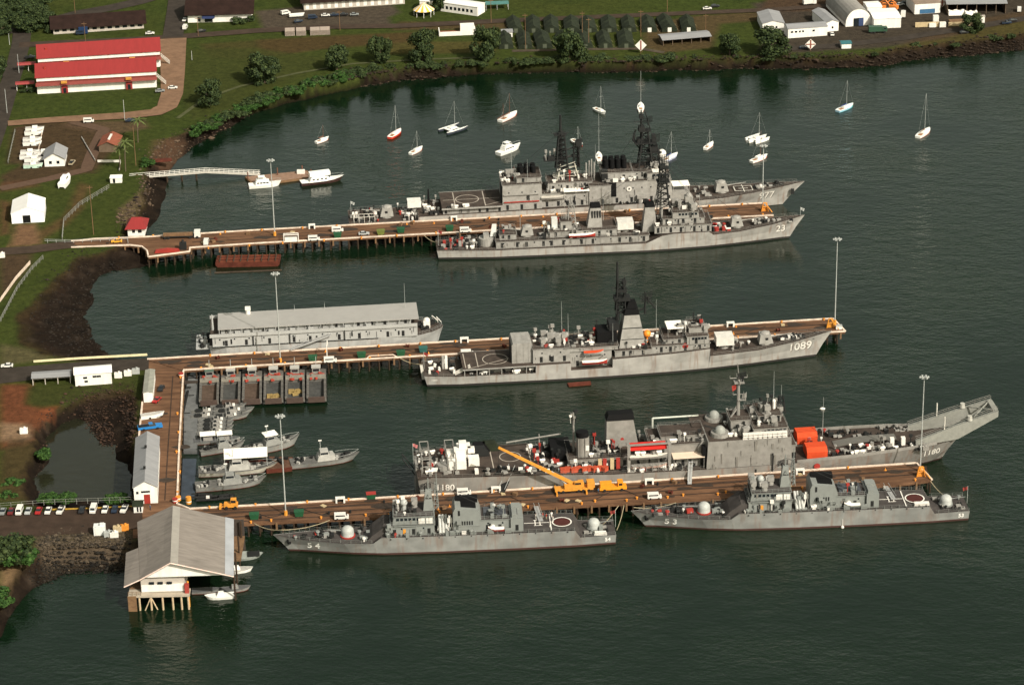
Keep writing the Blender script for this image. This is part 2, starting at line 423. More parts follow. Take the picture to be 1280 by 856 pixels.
rs = n.new('ShaderNodeMapRange'); rs.inputs[1].default_value = .40; rs.inputs[2].default_value = .62; rs.inputs[3].default_value = .28; rs.inputs[4].default_value = 1.1
l.new(big.outputs[0], rs.inputs[0])
bp = n.new('ShaderNodeBump'); bp.inputs['Distance'].default_value = .27; l.new(rs.outputs[0], bp.inputs['Strength'])
w2 = n.new('ShaderNodeTexNoise'); w2.inputs['Scale'].default_value = .13; w2.inputs['Detail'].default_value = 2
l.new(mp.outputs[0], w2.inputs['Vector'])
sw = n.new('ShaderNodeMath'); sw.operation = 'MULTIPLY_ADD'; sw.inputs[1].default_value = 1.6
l.new(w2.outputs[0], sw.inputs[0]); l.new(w1.outputs[0], sw.inputs[2]); l.new(sw.outputs[0], bp.inputs['Height']); l.new(bp.outputs[0], b.inputs['Normal'])
wo = G().quad((-9000, -3000, 0), (9000, -3000, 0), (9000, 12000, 0), (-9000, 12000, 0)).build('water', wm); structure(wo)

pm2 = wm.copy(); pm2.name = 'pond_water'
for nd in pm2.node_tree.nodes:
    if nd.type == 'BUMP': nd.inputs['Distance'].default_value = .10
    if nd.type == 'VALTORGB':
        nd.color_ramp.elements[0].color = (.014, .015, .009, 1); nd.color_ramp.elements[1].color = (.018, .018, .010, 1)
pq = P2([(40, 500), (176, 478), (178, 640), (20, 640)], .03)
pw = G().quad(*[(x, y, .03) for x, y in pq]).build('pond', pm2); structure(pw)

def strip(name, px, w, m, dz=0.06, z=ZL):
    """A road: a sheet of width w metres along pixel points, a step above the turf."""
    p = [Vector((*at(x, y, z).xy, z)) for x, y in px]
    q = []
    for a, c in zip(p, p[1:]):
        k = max(1, int((c - a).length / 3))
        q += [a.lerp(c, t / k) for t in range(k)]
    q.append(p[-1]); rows = []
    for i, a in enumerate(q):
        d = (q[min(i + 1, len(q) - 1)] - q[max(i - 1, 0)]).normalized(); s = Vector((-d.y, d.x, 0))
        ww = (w[0] + (w[1] - w[0]) * i / (len(q) - 1) if isinstance(w, tuple) else w) / 2
        rows.append([a + s * ww + Vector((0, 0, dz)), a - s * ww + Vector((0, 0, dz))])
    return structure(G().loft(rows).build(name, m))
ASPH = mat('old_asphalt', (0.036, 0.029, 0.024), .9, .25, .3)
ASPH2 = mat('brown_asphalt', (0.045, 0.031, 0.023), .9, .25, .25)
DIRTR = mat('pink_dirt_road', (0.165, 0.098, 0.062), .95, .22, .3)
strip('road', [(-20, 42), (30, 37), (62, 27), (100, 17), (140, 10), (175, 2), (200, -6)], 9, ASPH, .10)
strip('road', [(28, 40), (26, 56), (20, 80), (12, 105), (5, 130), (-4, 160), (-14, 190)], 8, ASPH, .14)
strip('road', [(24, 57), (80, 54), (150, 51), (215, 47), (320, 39), (420, 34), (500, 33), (560, 30), (640, 26), (740, 22), (860, 17), (960, 13), (1060, 6)], (7, 5), ASPH2, .18)
strip('road', [(224, -10), (221, 15), (216, 47)], 9, ASPH, .22)
strip('footpath', [(222, 148), (255, 124), (300, 108), (370, 92), (440, 80), (520, 75), (600, 72)], 1.8, mat('trodden_grass', (0.062, 0.066, 0.030), .95, .25, .4), .05)
strip('footpath', [(640, 64), (720, 62), (800, 61), (830, 66)], 3.0, mat('camp_track', (0.060, 0.048, 0.034), .95, .3, .4), .05)
strip('dirt_road', [(216, 49), (216, 90), (215, 118), (209, 134), (195, 141), (160, 145), (110, 148), (60, 151), (10, 155)], (12, 6), DIRTR, .26)
strip('dirt_road', [(90, 152), (130, 162), (118, 185), (108, 212), (60, 224), (0, 236)], 5, mat('brown_dirt_track', (0.085, 0.052, 0.036), .95), .05)
strip('road', [(-20, 316), (40, 312), (92, 305)], 7, ASPH2, .06)
strip('road', [(-20, 472), (60, 464), (120, 459), (186, 455)], (12, 9), ASPH, .06)
strip('road', [(-20, 658), (60, 654), (120, 650), (178, 645)], (15, 15), mat('quay_road', (0.040, 0.026, 0.019), .9, .25, .3), .06)
strip('road', [(960, 62), (1040, 58), (1120, 49), (1200, 37), (1290, 22)], 6, ASPH, .06)

# ------------------------------------------------------------------ piers and quay
PIERDECK = mat('pier_deck', (0.165, 0.088, 0.050), .9, .25, .3, c2=(0.062, 0.032, 0.019), stretch=(.35, 1.6, 1))
KERB = mat('pier_kerb', (0.58, 0.47, 0.39), .8, .3, .35)
PILE = mat('timber_pile', (0.062, 0.040, 0.026), .9, .3, .4, c2=(0.018, 0.013, 0.010))
BOLL = mat('bollard_orange', (0.62, 0.23, 0.03), .6)
TRACK = mat('oily_track', (0.045, 0.028, 0.02), .9, .3, .5)
def kerb_line(par, pts, name='kerb', w=.55, h=.4, m=None):
    g = G()
    for a, c in zip(pts, pts[1:]):
        a = Vector(a); c = Vector(c); d = (c - a).normalized(); s = Vector((-d.y, d.x, 0)) * w / 2
        g.hexa([a - s, c - s, c + s, a + s], [a - s + Vector((0, 0, h)), c - s + Vector((0, 0, h)), c + s + Vector((0, 0, h)), a + s + Vector((0, 0, h))])
    return g.build(name, m or KERB, par)
def along(pts, step, start=0):
    out = []; carry = start
    for a, c in zip(pts, pts[1:]):
        a = Vector(a); c = Vector(c); L = (c - a).length; t = carry
        while t < L: out.append(a.lerp(c, t / L)); t += step
        carry = t - L
    return out
def pier(label, poly, kerbs, piles, tracks=(), step=3.3, inner=None, seed=1, bolls=(), cat='pier'):
    rd = random.Random(seed)
    o = at(*poly[-1], 0); par = T('pier', label, cat, o)
    W = lambda p, z=ZL: at(*p, z) - o
    pts = [W(p).xy for p in poly]
    G().prism([tuple(p) for p in pts], ZL - .75, ZL).build('deck', PIERDECK, par)
    for k in kerbs: kerb_line(par, [W(p) + Vector((0, 0, -.02)) for p in k])
    for tr in tracks:
        kerb_line(par, [W(p) + Vector((0, 0, -.01)) for p in tr[0]], 'crane_rail', tr[1], .035, TRACK)
    sp = along([W(p, ZL) for p in piles], step, .8)
    for q in sp[:100]:
        part('pile', 'pile', lambda g: g.cyl(0, 0, -5.2, ZL - .7, .3, .28, 7), PILE, par, (q.x, q.y + .45, 0))
    if inner:
        g = G()
        for dy in inner:
            for q in sp: g.cyl(q.x + rd.uniform(-.4, .4), q.y + dy, -5.2, ZL - .7, .28, .28, 6)
        g.build('inner_piles', PILE, par)['kind'] = 'stuff'
        beam = [Vector((q.x, q.y + .5, 0)) for q in sp]
        g = G()
        for q in sp[::1]: g.box(q.x - .28, q.x + .28, q.y + .06, q.y + inner[-1] + .5, ZL - 1.35, ZL - .76)
        g.build('cap_beams', PILE, par)
    for q in along([W(p) for p in piles], 5.1, 2.2)[:90]:
        if rd.random() < .55: part('fender', 'fender', lambda g: g.box(-.28, .28, -.42, -.03, ZL - 2.4, ZL - .1), WOOD, par, (q.x, q.y, 0))
    pm_ = mat('oil_stain', (0.028, 0.018, 0.012), .7, .3, .6)
    mid = [lerp2(a, c, .5) for a, c in zip(poly[:2], poly[:1:-1][:2])] if False else None
    for k, (q, w_) in enumerate([(q, w) for tr in tracks for q in along([W(p) for p in tr[0]], 23, 6) for w in (0,)][:40]):
        n_ = 9; a0 = rd.uniform(.8, 2.6); g = G(); g.quad(*[(a0 * 1.7 * math.cos(6.2832 * j / n_) * rd.uniform(.6, 1.2), a0 * .7 * math.sin(6.2832 * j / n_) * rd.uniform(.6, 1.2), 0) for j in range(n_)])
        so = g.build('oil_stain', pm_, par); so.location = (q.x + rd.uniform(-6, 6), q.y + rd.uniform(-1.2, 1.2), ZL + .045 + .002 * (k % 9))
    for line in bolls:
        for q in along([W(p) for p in line], 13.5, 4):
            if rd.random() < .75: part('bollard', 'bollard', lambda g: g.cyl(0, 0, 0, .55, .27, .24, 8).cyl(0, 0, .55, .75, .38, .34, 8), BOLL, par, (q.x + rd.uniform(-1.5, 1.5), q.y, ZL - .03))
    return par
def lerp2(a, c, t): return (a[0] + (c[0] - a[0]) * t, a[1] + (c[1] - a[1]) * t)
P1F = [(89, 302), (118, 299), (183, 296.5), (320, 288), (640, 271), (953.5, 254.3)]
P1N = [(89, 309.5), (162, 306.8), (177, 308.5), (184, 314), (185.5, 321.5), (237, 314.8), (237.5, 310), (320, 304.5), (640, 287), (967, 269.5)]
pier('long timber pier with a widened bay at its shore end between destroyers 977 and 23', P1F + P1N[::-1], [P1F, P1N], [(95, 309.4), (162, 306.8), (177, 308.5), (184, 314), (185.5, 321.5), (237, 314.8), (238, 310), (320, 304.5), (640, 287), (967, 269.5)],
     [([(240, 303), (640, 279), (955, 262)], .5), ([(250, 299), (640, 276), (952, 259)], .3)], inner=[2.8, 6.2, 9.5], seed=3, bolls=([(200, 315), (640, 286), (960, 269)], [(130, 299), (640, 272), (950, 255.2)]))
P2F = [(184, 449.3), (320, 441.3), (640, 423), (1041, 398.5)]; P2N = [(229, 463), (320, 457.3), (545, 444.2), (800, 429.5), (1056.5, 414.5)]
pier('long brown pier between the grey barracks ship and the row of landing craft', P2F + [(1056.5, 414.5)] + P2N[:-1][::-1], [P2F + [(1056.5, 414.5)], P2N], P2N,
     [([(210, 455), (640, 429), (1040, 405)], 1.0), ([(230, 459), (640, 434), (1046, 410)], .7), ([(190, 452), (640, 426), (1040, 402)], .4)], inner=[3, 6.5, 10.5], seed=4, bolls=([(235, 462), (545, 444), (1050, 415)], [(200, 449), (640, 424), (1035, 399.8)]))
P3F = [(238, 636), (340, 630.6), (640, 612.5), (1145.5, 579)]; P3N = [(292, 655.5), (340, 652.6), (474, 646.5), (640, 636.5), (905, 622.5), (1117, 606), (1165, 600)]
pier('long brown pier carrying the yellow mobile crane beside the landing ship', P3F + [(1165, 600)] + P3N[:-1][::-1], [P3F + [(1165, 600)]], P3N,
     [([(245, 643), (640, 620), (1150, 587)], 1.2), ([(255, 648), (640, 626), (1155, 592)], .8), ([(250, 639.5), (640, 616), (1146, 582.5)], .5), ([(300, 651.5), (640, 631), (1100, 603)], .6)], inner=[3, 6.5, 10.5], seed=5,
     bolls=([(300, 654.5), (640, 636), (1150, 601)], [(250, 636), (640, 613.5), (1140, 580.4)], [(320, 652.5), (640, 634), (1150, 600)]))
# kerb with worn orange edge along the third pier's near side
qy = pier('brown quay joining the two lower piers along the boat basin', [(184, 450.2), (229, 463.6), (224, 560), (221, 630), (240, 637.5), (291, 657), (240, 668), (166, 672), (167, 638), (172, 560), (178, 485)],
     [[(229.3, 464), (224, 560), (221.3, 630), (238, 636.6)], [(178, 503), (172.5, 560), (169, 620)]], [(229, 464), (224, 560), (221, 630)], [([(216, 470), (210, 560), (206, 625)], .4)], step=3.0, seed=6,
     bolls=([(227, 466), (222.5, 560), (219.5, 628)],), cat='quay')
for y in np.arange(468, 628, 7.0):
    x = 228.7 - (y - 463) / 167 * 8
    q = at(x, y, ZL) - qy.location
    part('fender_post', 'fender_post', lambda g: g.box(0, .5, -.22, .22, ZL - 3.4, ZL + .35), WOOD, qy, (q.x, q.y, 0))

# ------------------------------------------------------------------ high light masts
def lightmast(px, py, h, label, base=YELLOW, z=ZL, heads=6):
    t = T('light_mast', label, 'light mast', at(px, py, z), 0, 'tall harbour light masts')
    G().tube((0, 0, .2), (0, 0, h), .22, 7, .13).build('pole', STEEL, t)
    G().cyl(0, 0, 0, 1.5, .55, .45, 8).build('base', base, t)
    r = G().tube((-1.5, 0, h), (1.5, 0, h), .1).tube((0, -1.2, h), (0, 1.2, h), .1); r.build('crossarm', STEEL, t)
    for k in range(heads):
        a = 2 * math.pi * k / heads
        part('floodlight', 'floodlight', lambda g: g.taper(-.3, .3, -.24, .24, -.28, -.2, .2, -.15, .15, .2), STEEL, t, (1.15 * math.cos(a), .95 * math.sin(a), h + .05), a)
    return t
lightmast(343.5, 294.5, 29.0, 'tall steel light mast on the uppermost pier above the red barge')
lightmast(350.5, 452.5, 31.3, 'tall steel light mast in front of the barracks ship')
lightmast(357.3, 643.5, 32, 'tall steel light mast on the lowest pier beside the patrol boats')
lightmast(1043.5, 405, 30.5, 'lone tall light mast at the outer end of the middle pier')
lightmast(1150, 589, 31, 'tall light mast before the bow of landing ship 1180')
lightmast(953, 262.5, 25, 'tall light mast at the outer end of the uppermost pier')
def thin_mast(px, py, h, label, z=ZL, m=None, name='utility_pole', cat='pole', arm=True, r=.14):
    t = T(name, label, cat, at(px, py, z)); G().tube((0, 0, -.3), (0, 0, h), r, 6, r * .7).build('pole', m or WOOD, t)
    if arm: G().box(-1.1, 1.1, -.08, .08, h - .9, h - .7).build('crossarm', m or WOOD, t)
    return t

# ------------------------------------------------------------------ buildings
def house(name, label, cat, L, Rr, depth, h, rh, wall, roof, ridge='x', over=.6, wins=(), doors=(), z=ZL, group=None, thick=.18, winm=None, open_front=False, hip=0, back=None):
    a = at(*L, z); c = at(*Rr, z); d = c - a; ln = d.length
    if back: q = at(*back, z) - a; depth = depth or q.length; d = Vector((q.y, -q.x, 0))
    t = T(name, label, cat, a, math.atan2(d.y, d.x), group)
    if open_front:                                            # posts instead of a front wall
        G().box(0, ln, depth - .2, depth, -.3, h).box(0, .2, 0, depth - .2, -.3, h).box(ln - .2, ln, 0, depth - .2, -.3, h).build('wall', wall, t)
        k = max(3, int(ln / 4))
        for i in range(1, k): part('post', name + 'post%.1f' % h, lambda g: g.box(-.12, .12, -.12, .12, -.3, h), wall, t, (ln * i / k, .2, 0))
    elif hip: G().box(0, ln, 0, depth, -.3, h + .02).build('wall', wall, t)
    elif ridge == 'x':
        G().yz([(0, -.3), (depth, -.3), (depth, h), (depth / 2, h + rh - .05), (0, h)], 0, ln).build('wall', wall, t)
    else:
        G().xz([(0, -.3), (ln, -.3), (ln, h), (ln / 2, h + rh - .05), (0, h)], 0, depth).build('wall', wall, t)
    g = G()
    if ridge == 'x':
        s = rh / (depth / 2); e = over
        for sg in (0, 1):
            y0, y1 = (-e, depth / 2) if sg == 0 else (depth + e, depth / 2)
            z0 = h - s * e + .06; z1 = h + rh + .06
            q = hip
            g.hexa([(-e, y0, z0), (ln + e, y0, z0), (ln + e - q, y1, z1), (-e + q, y1, z1)], [(-e, y0, z0 + thick), (ln + e, y0, z0 + thick), (ln + e - q, y1, z1 + thick), (-e + q, y1, z1 + thick)])
        if hip:
            for x0, x1 in ((-e, -e + hip), (ln + e, ln + e - hip)):
                g.quad((x0, -e, z0 + thick), (x0, depth + e, z0 + thick), (x1, depth / 2, z1 + thick))
    else:
        s = rh / (ln / 2); e = over
        for x0, x1 in ((-e, ln / 2), (ln + e, ln / 2)):
            z0 = h - s * e + .06; z1 = h + rh + .06
            g.hexa([(x0, -e, z0), (x1, -e, z1), (x1, depth + e, z1), (x0, depth + e, z0)], [(x0, -e, z0 + thick), (x1, -e, z1 + thick), (x1, depth + e, z1 + thick), (x0, depth + e, z0 + thick)])
    g.build('roof', roof, t)
    for (fx, w, z0, z1) in wins:
        G().box(fx * ln - w / 2, fx * ln + w / 2, -.05, .1, z0, z1).build('window', winm or GLASS, t)
    for (fx, w, z1, m) in doors:
        G().box(fx * ln - w / 2, fx * ln + w / 2, -.07, .1, 0, z1).build('door', m, t)
    t['ln'] = ln
    return t
ROOF_RED = mat('red_metal_roof', (0.21, 0.020, 0.020), .55, .08, .4, stretch=(3, .3, 1))
ROOF_DARK = mat('dark_brown_roof', (0.020, 0.0105, 0.0085), .85, .3, .3)
ROOF_GREY = mat('grey_sheet_roof', (0.225, 0.225, 0.235), .65, .12, .35, stretch=(.3, 2.2, 1))
ROOF_LT = mat('weathered_roof', (0.24, 0.225, 0.21), .75, .14, .3)
ROOF_WHITE = mat('white_metal_roof', (0.74, 0.72, 0.70), .5, .05, .3)
WALLW = mat('white_wall', (0.68, 0.655, 0.62), .8, .12, .5, stretch=(1.2, 1.2, .25))
WALLG = mat('weathered_wall', (0.40, 0.36, 0.32), .8, .15, .5)
ROOF_BRICK = mat('brick_red_roof', (0.20, 0.065, 0.04), .8, .2, .6)
BROWNW = mat('brown_wall', (0.12, 0.085, 0.06), .85, .2, .5)

b_ = house('barracks', 'long dark brown roofed hall with a row of pale windows', 'building', (67, 43), (180, 35.5), 15, 2.8, 3.0, WALLG, ROOF_DARK, wins=[(k / 12 + .04, 1.9, .9, 2.0) for k in range(12)], over=1.3)
G().box(11, 15, -3.4, -1.3, .4, 2.9).build('porch', mat('navy_canopy', (.012, .03, .08), .8), b_)
b_ = house('white_hall', 'white walled hall with dark brown roof, cut by the top edge', 'building', (235, 28.5), (314, 26.5), 20, 4.0, 4.2, WALLW, ROOF_DARK, over=1.4, wins=[(.18, 1.2, .2, 2.3)])
G().taper(6.5, 12, -2.2, 0, 2.2, 6.5, 12, -.4, 0, 3.3).build('canopy', mat('dark_blue_canopy', (.02, .03, .08), .8), b_)
G().box(7.5, 11, -.08, .1, 0, 2.3).build('door', GLASS, b_)
def red_block(L, Rr, label, second):
    t = house('red_roof_barracks', label, 'building', L, Rr, 13.5, 7.1, 3.6, WALLW, ROOF_RED, over=.55, group='red roofed barracks by the dirt road')
    ln = t['ln']
    G().box(-.06, ln + .06, -.10, .2, 4.25, 5.3).build('eave_band', mat('brown_red_wall', (.13, .03, .025), .8), t)
    G().taper(-.4, ln + .4, -2.0, -.12, 3.7, -.4, ln + .4, -.15, -.12, 4.6).build('sunshade', mat('brown_red_shade', (.17, .035, .028), .7), t)
    for f in (.23, .77):
        d = G().box(f * ln - 1.3, f * ln + 1.3, -.9, .05, -.2, 3.0).build('entrance', ROOF_RED, t)
        G().box(f * ln - .6, f * ln + .6, -.96, -.9, 0, 2.1).build('door', GLASS, d)
        G().box(f * ln - 1.2, f * ln + 1.2, -2.5, -.6, 4.6, 5.2).build('sign_hood', mat('ochre_hood', (.45, .2, .03), .7), t)
    s = G()
    for k in range(8): s.box(ln + .3 + k * .45, ln + .75 + k * .45, 2, 3.4, 3.5 - k * .45, 3.8 - k * .45)
    s.build('outside_stair', WALLG, t)
    g = G().tube((ln + .3, 1.9, 4.8), (ln + 4, 1.9, 1.2), .07).tube((ln + .3, 3.5, 4.8), (ln + 4, 3.5, 1.2), .07); g.build('handrail', WHITE, t)
    G().taper(-9, -1.2, 4, 7, 3.0, -9, -1.2, 4.6, 6.4, 3.7).build('walkway_roof', ROOF_RED, t)
    for x in (-8.6, -4.5): part('post', 'walkpost', lambda g: g.box(-.1, .1, -.1, .1, -.2, 3.05), WALLW, t, (x, 5.5, 0))
    part('vent', 'roofvent', lambda g: g.box(-.4, .4, -.4, .4, 0, 1.0), RED, t, (3.6, 4, 9.2))
    return t
red_block((49, 93), (201, 83.5), 'rear red roofed barracks, mostly behind its twin', 0)
red_block((47, 117.5), (196, 109), 'front red roofed barracks showing its white lower wall and red doors', 1)
b_ = house('boat_office', 'small white hut with grey gable roof beside stored boats', 'hut', (56, 208.5), (81, 207.5), 11, 3.2, 2.2, WALLW, ROOF_GREY, ridge='y', wins=[(.3, 1.1, 1.0, 2.2), (.68, 1.1, 1.0, 2.2)])
b_ = house('shop', 'small brick red roofed shelter left of the footbridge palms', 'shelter', (124, 190), (146, 190), 11, 2.6, 1.6, BROWNW, ROOF_BRICK, ridge='y', over=.5)
G().box(3.3, 4.1, 2, 8, 4.2, 4.6).build('ridge_vent', WHITE, b_)
b_ = house('storage_shed', 'big plain white gabled shed with one dark doorway', 'shed', (15, 279.5), (55.5, 278.5), 14, 3.7, 2.3, mat('white_sheet_wall', (.80, .79, .80), .6, .04), ROOF_WHITE, ridge='y', over=.15, doors=[(.46, 2.8, 2.9, BLACK)], back=(19, 250))
b_ = house('gatehouse', 'small gatehouse with bright red hipped roof at the upper pier', 'gatehouse', (160, 294.5), (181, 294), 8.5, 3.0, 2.2, WALLW, ROOF_RED, over=.9, wins=[(.35, 1.1, 1, 2.2), (.72, 1.4, 1, 2.2)], hip=2.2)
b_ = house('workshop', 'white flat walled workshop with pale roof by the middle pier road', 'workshop', (94.5, 482.5), (140, 479), 5.5, 4.0, .9, WALLW, ROOF_WHITE, over=.3, wins=[(.28, 1.3, 2.3, 3.0), (.3, 1.1, 1.0, 1.7), (.54, 1.3, 2.5, 3.2), (.66, 1.3, 2.5, 3.2)])
b_ = house('open_shed', 'low grey open-fronted shed left of the white workshop', 'shed', (41, 481.5), (88.5, 478.5), 4.5, 2.4, .4, WALLG, ROOF_GREY, over=.3, open_front=True)
b_ = house('pier_office', 'narrow white booth building with grey roof at the head of the quay', 'office', (180, 503), (191.5, 502.5), 17, 3.3, .35, WALLW, mat('grey_green_roof', (.23, .23, .2), .8), ridge='y', over=.15, back=(183, 475))
b_ = house('quay_warehouse', 'long white warehouse with grey ridged roof along the quay', 'warehouse', (168.5, 630), (197, 630.5), 33, 5.4, 1.9, WALLW, ROOF_GREY, ridge='y', over=.3, doors=[(.55, 1.8, 3.0, RED)], wins=[(.15, .7, 3.3, 4.1), (.5, 2.6, 3.6, 4.2)], back=(172.6, 560))
for k in (8, 22): part('vent', 'whvent', lambda g: g.box(-.35, .35, -.35, .35, 0, .8), DARKM, b_, (3.2, k, 7.4))
b_ = house('guard_shack', 'tiny white guard shack with olive roof at the quay warehouse corner', 'hut', (167.5, 641), (178.5, 640.5), 3.2, 2.3, .7, WALLW, TARPG, over=.35, wins=[(.45, .5, .3, 1.9), (.78, .5, .3, 1.9)])

# boathouse on piles
def boathouse():
    o = at(162.5, 758, 0); t = T('boathouse', 'big boathouse on piles with weathered grey roof and white front gable', 'boathouse', o)
    W = lambda x, y, z: at(x, y, z) - o
    RZ, EZ = 15.2, 10.3
    rf, rn = W(216, 631.5, RZ), W(212.9, 702.5, RZ)
    ef, en = W(292.3, 648.5, EZ), W(292.3, 719.5, EZ)
    lf, ln_ = W(171.5, 652, EZ), W(175, 723.5, EZ)
    lm = W(169.5, 683, EZ); af, an = W(157.5, 690.5, EZ - 1.6), W(154.8, 732.6, EZ - 1.6)
    am = lf.lerp(ln_, .46)
    roofm = mat('boathouse_roof', (0.195, 0.172, 0.155), .85, .22, .35, stretch=(.4, 2.5, 1)); dn = Vector((0, 0, -.22))
    def slab(name, q, m): return G().hexa([p + dn for p in q], q).build(name, m, t)
    slab('roof', [rf, rn, en, ef], roofm); slab('roof', [rf, lf, ln_, rn], roofm)
    slab('lean_to_roof', [am + Vector((-.05, 0, -.04)), af, an, ln_ + Vector((-.05, 0, -.04))], roofm)
    q = [ef.lerp(rf, .14), en.lerp(rn, .14), en, ef]; up = Vector((0, 0, .05)); G().hexa([p + Vector((0, 0, .02)) for p in q], [p + up for p in q]).build('eave_sheeting', mat('pale_sheeting', (.30, .31, .335), .5, .15, .5, stretch=(.3, .3, 1)), t)
    q = [rf.lerp(ef, .12), rn.lerp(en, .12), rn, rf]; G().hexa([p + Vector((0, 0, .02)) for p in q], [p + up for p in q]).build('ridge_strip', mat('pale_ridge', (.26, .243, .22), .8, .1, .5), t)
    inn = Vector((0, 1.2, -.25))
    G().hexa([ln_ + inn, en + inn, rn + inn], [p + Vector((0, .2, 0)) for p in (ln_ + inn, en + inn, rn + inn)]).build('front_gable', WALLW, t)
    for a, c in ((rn, en), (rn, ln_), (ln_, an)):
        G().tube(a + Vector((0, -.1, -.2)), c + Vector((0, -.1, -.2)), .16).build('barge_board', mat('pinkish_board', (.66, .5, .44), .7), t)
    FZ = ZL + .6
    a, c = Vector((ln_.x - .2, ln_.y + 2.0, 0)), Vector((ln_.x + 11.8, ln_.y + 2.6, 0))
    G().hexa([Vector((p.x, p.y, FZ - .1)) for p in (a, c, c + Vector((0, 26, 0)), a + Vector((0, 26, 0)))], [Vector((p.x, p.y, EZ - .3)) for p in (a, c, c + Vector((0, 26, 0)), a + Vector((0, 26, 0)))]).build('wall', WALLG, t)
    G().box(a.x + .1, c.x - .1, a.y - .06, a.y + .8, FZ + .2, FZ + 2.3).build('wall_panel', WALLW, t)
    for f in (.25, .45, .66): part('window', 'bhwin', lambda g: g.box(-.7, .7, -.14, .1, 0, .7), GLASS, t, (a.x + 12 * f, a.y, FZ + 2.5))
    G().box(a.x - 3.6, c.x + 1.4, a.y - 1.6, a.y + 2, FZ - .75, FZ - .12).build('deck', CONC, t)
    G().box(a.x - 3.6, a.x - .1, a.y + 2.05, a.y + 26, FZ - .75, FZ - .15).build('side_deck', WOOD, t)
    G().box(c.x + .1, c.x + 14, a.y + 18, a.y + 32, FZ - .75, FZ - .15).build('inner_deck', WOOD, t)
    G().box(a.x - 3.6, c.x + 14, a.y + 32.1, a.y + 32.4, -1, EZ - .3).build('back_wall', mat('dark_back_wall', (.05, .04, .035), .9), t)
    g = G().path([Vector((a.x - 3.5, a.y - 1.5, FZ + 1)), Vector((a.x, a.y - 1.5, FZ + 1))], .06).path([Vector((a.x - 3.5, a.y - 1.5, FZ + .5)), Vector((a.x, a.y - 1.5, FZ + .5))], .05)
    for k in range(4): g.tube((a.x - 3.5 + k * 1.15, a.y - 1.5, FZ - .2), (a.x - 3.5 + k * 1.15, a.y - 1.5, FZ + 1), .06)
    g.build('railing', WOOD, t)
    PL = mat('pale_pile', (.42, .32, .21), .85, .2, .6)
    for x in (-.6, 2.6, 5.8, 8.6, 11.0, 12.9): part('pile', 'bhpile', lambda g: g.cyl(0, 0, -6, FZ - .7, .3, .3, 7), PL, t, (a.x + x, a.y - 1.1, 0))
    G().tube((a.x + 2.6, a.y - 1.2, FZ - 1), (a.x + .6, a.y - 1.2, -.5), .18).tube((a.x + 2.6, a.y - .9, FZ - 1), (a.x + 4.4, a.y - .9, -.5), .18).build('brace', PL, t)
    G().box(a.x - 3.7, a.x - 1.3, a.y - 1.75, a.y - 1.62, -.6, FZ - .2).build('plank_screen', WOOD, t)
    g = []
    for y in (8, 15, 22, 29):
        part('pile', 'bhpile2', lambda g: g.cyl(0, 0, -6, FZ - .7, .3, .3, 7), PILE, t, (a.x - 3.2, a.y + y, 0))
    for x, y in ((12.9, .4), (25.4, 3.5), (25.2, 12), (25.2, 22), (25.2, 31)):
        part('column', 'bhcol%d' % (x < 13), lambda g: g.cyl(0, 0, -6, EZ - .1 if x > 13 else 8, .28, .28, 7), YELLOW if x < 13 else PILE, t, (a.x + x, a.y + y, 0))
    G().box(c.x + .1, c.x + 1.2, a.y - .9, a.y + .2, FZ - .1, FZ + 2.6).build('red_door', mat('rusty_door', (.3, .04, .03), .7), t)
    return t
boathouse()

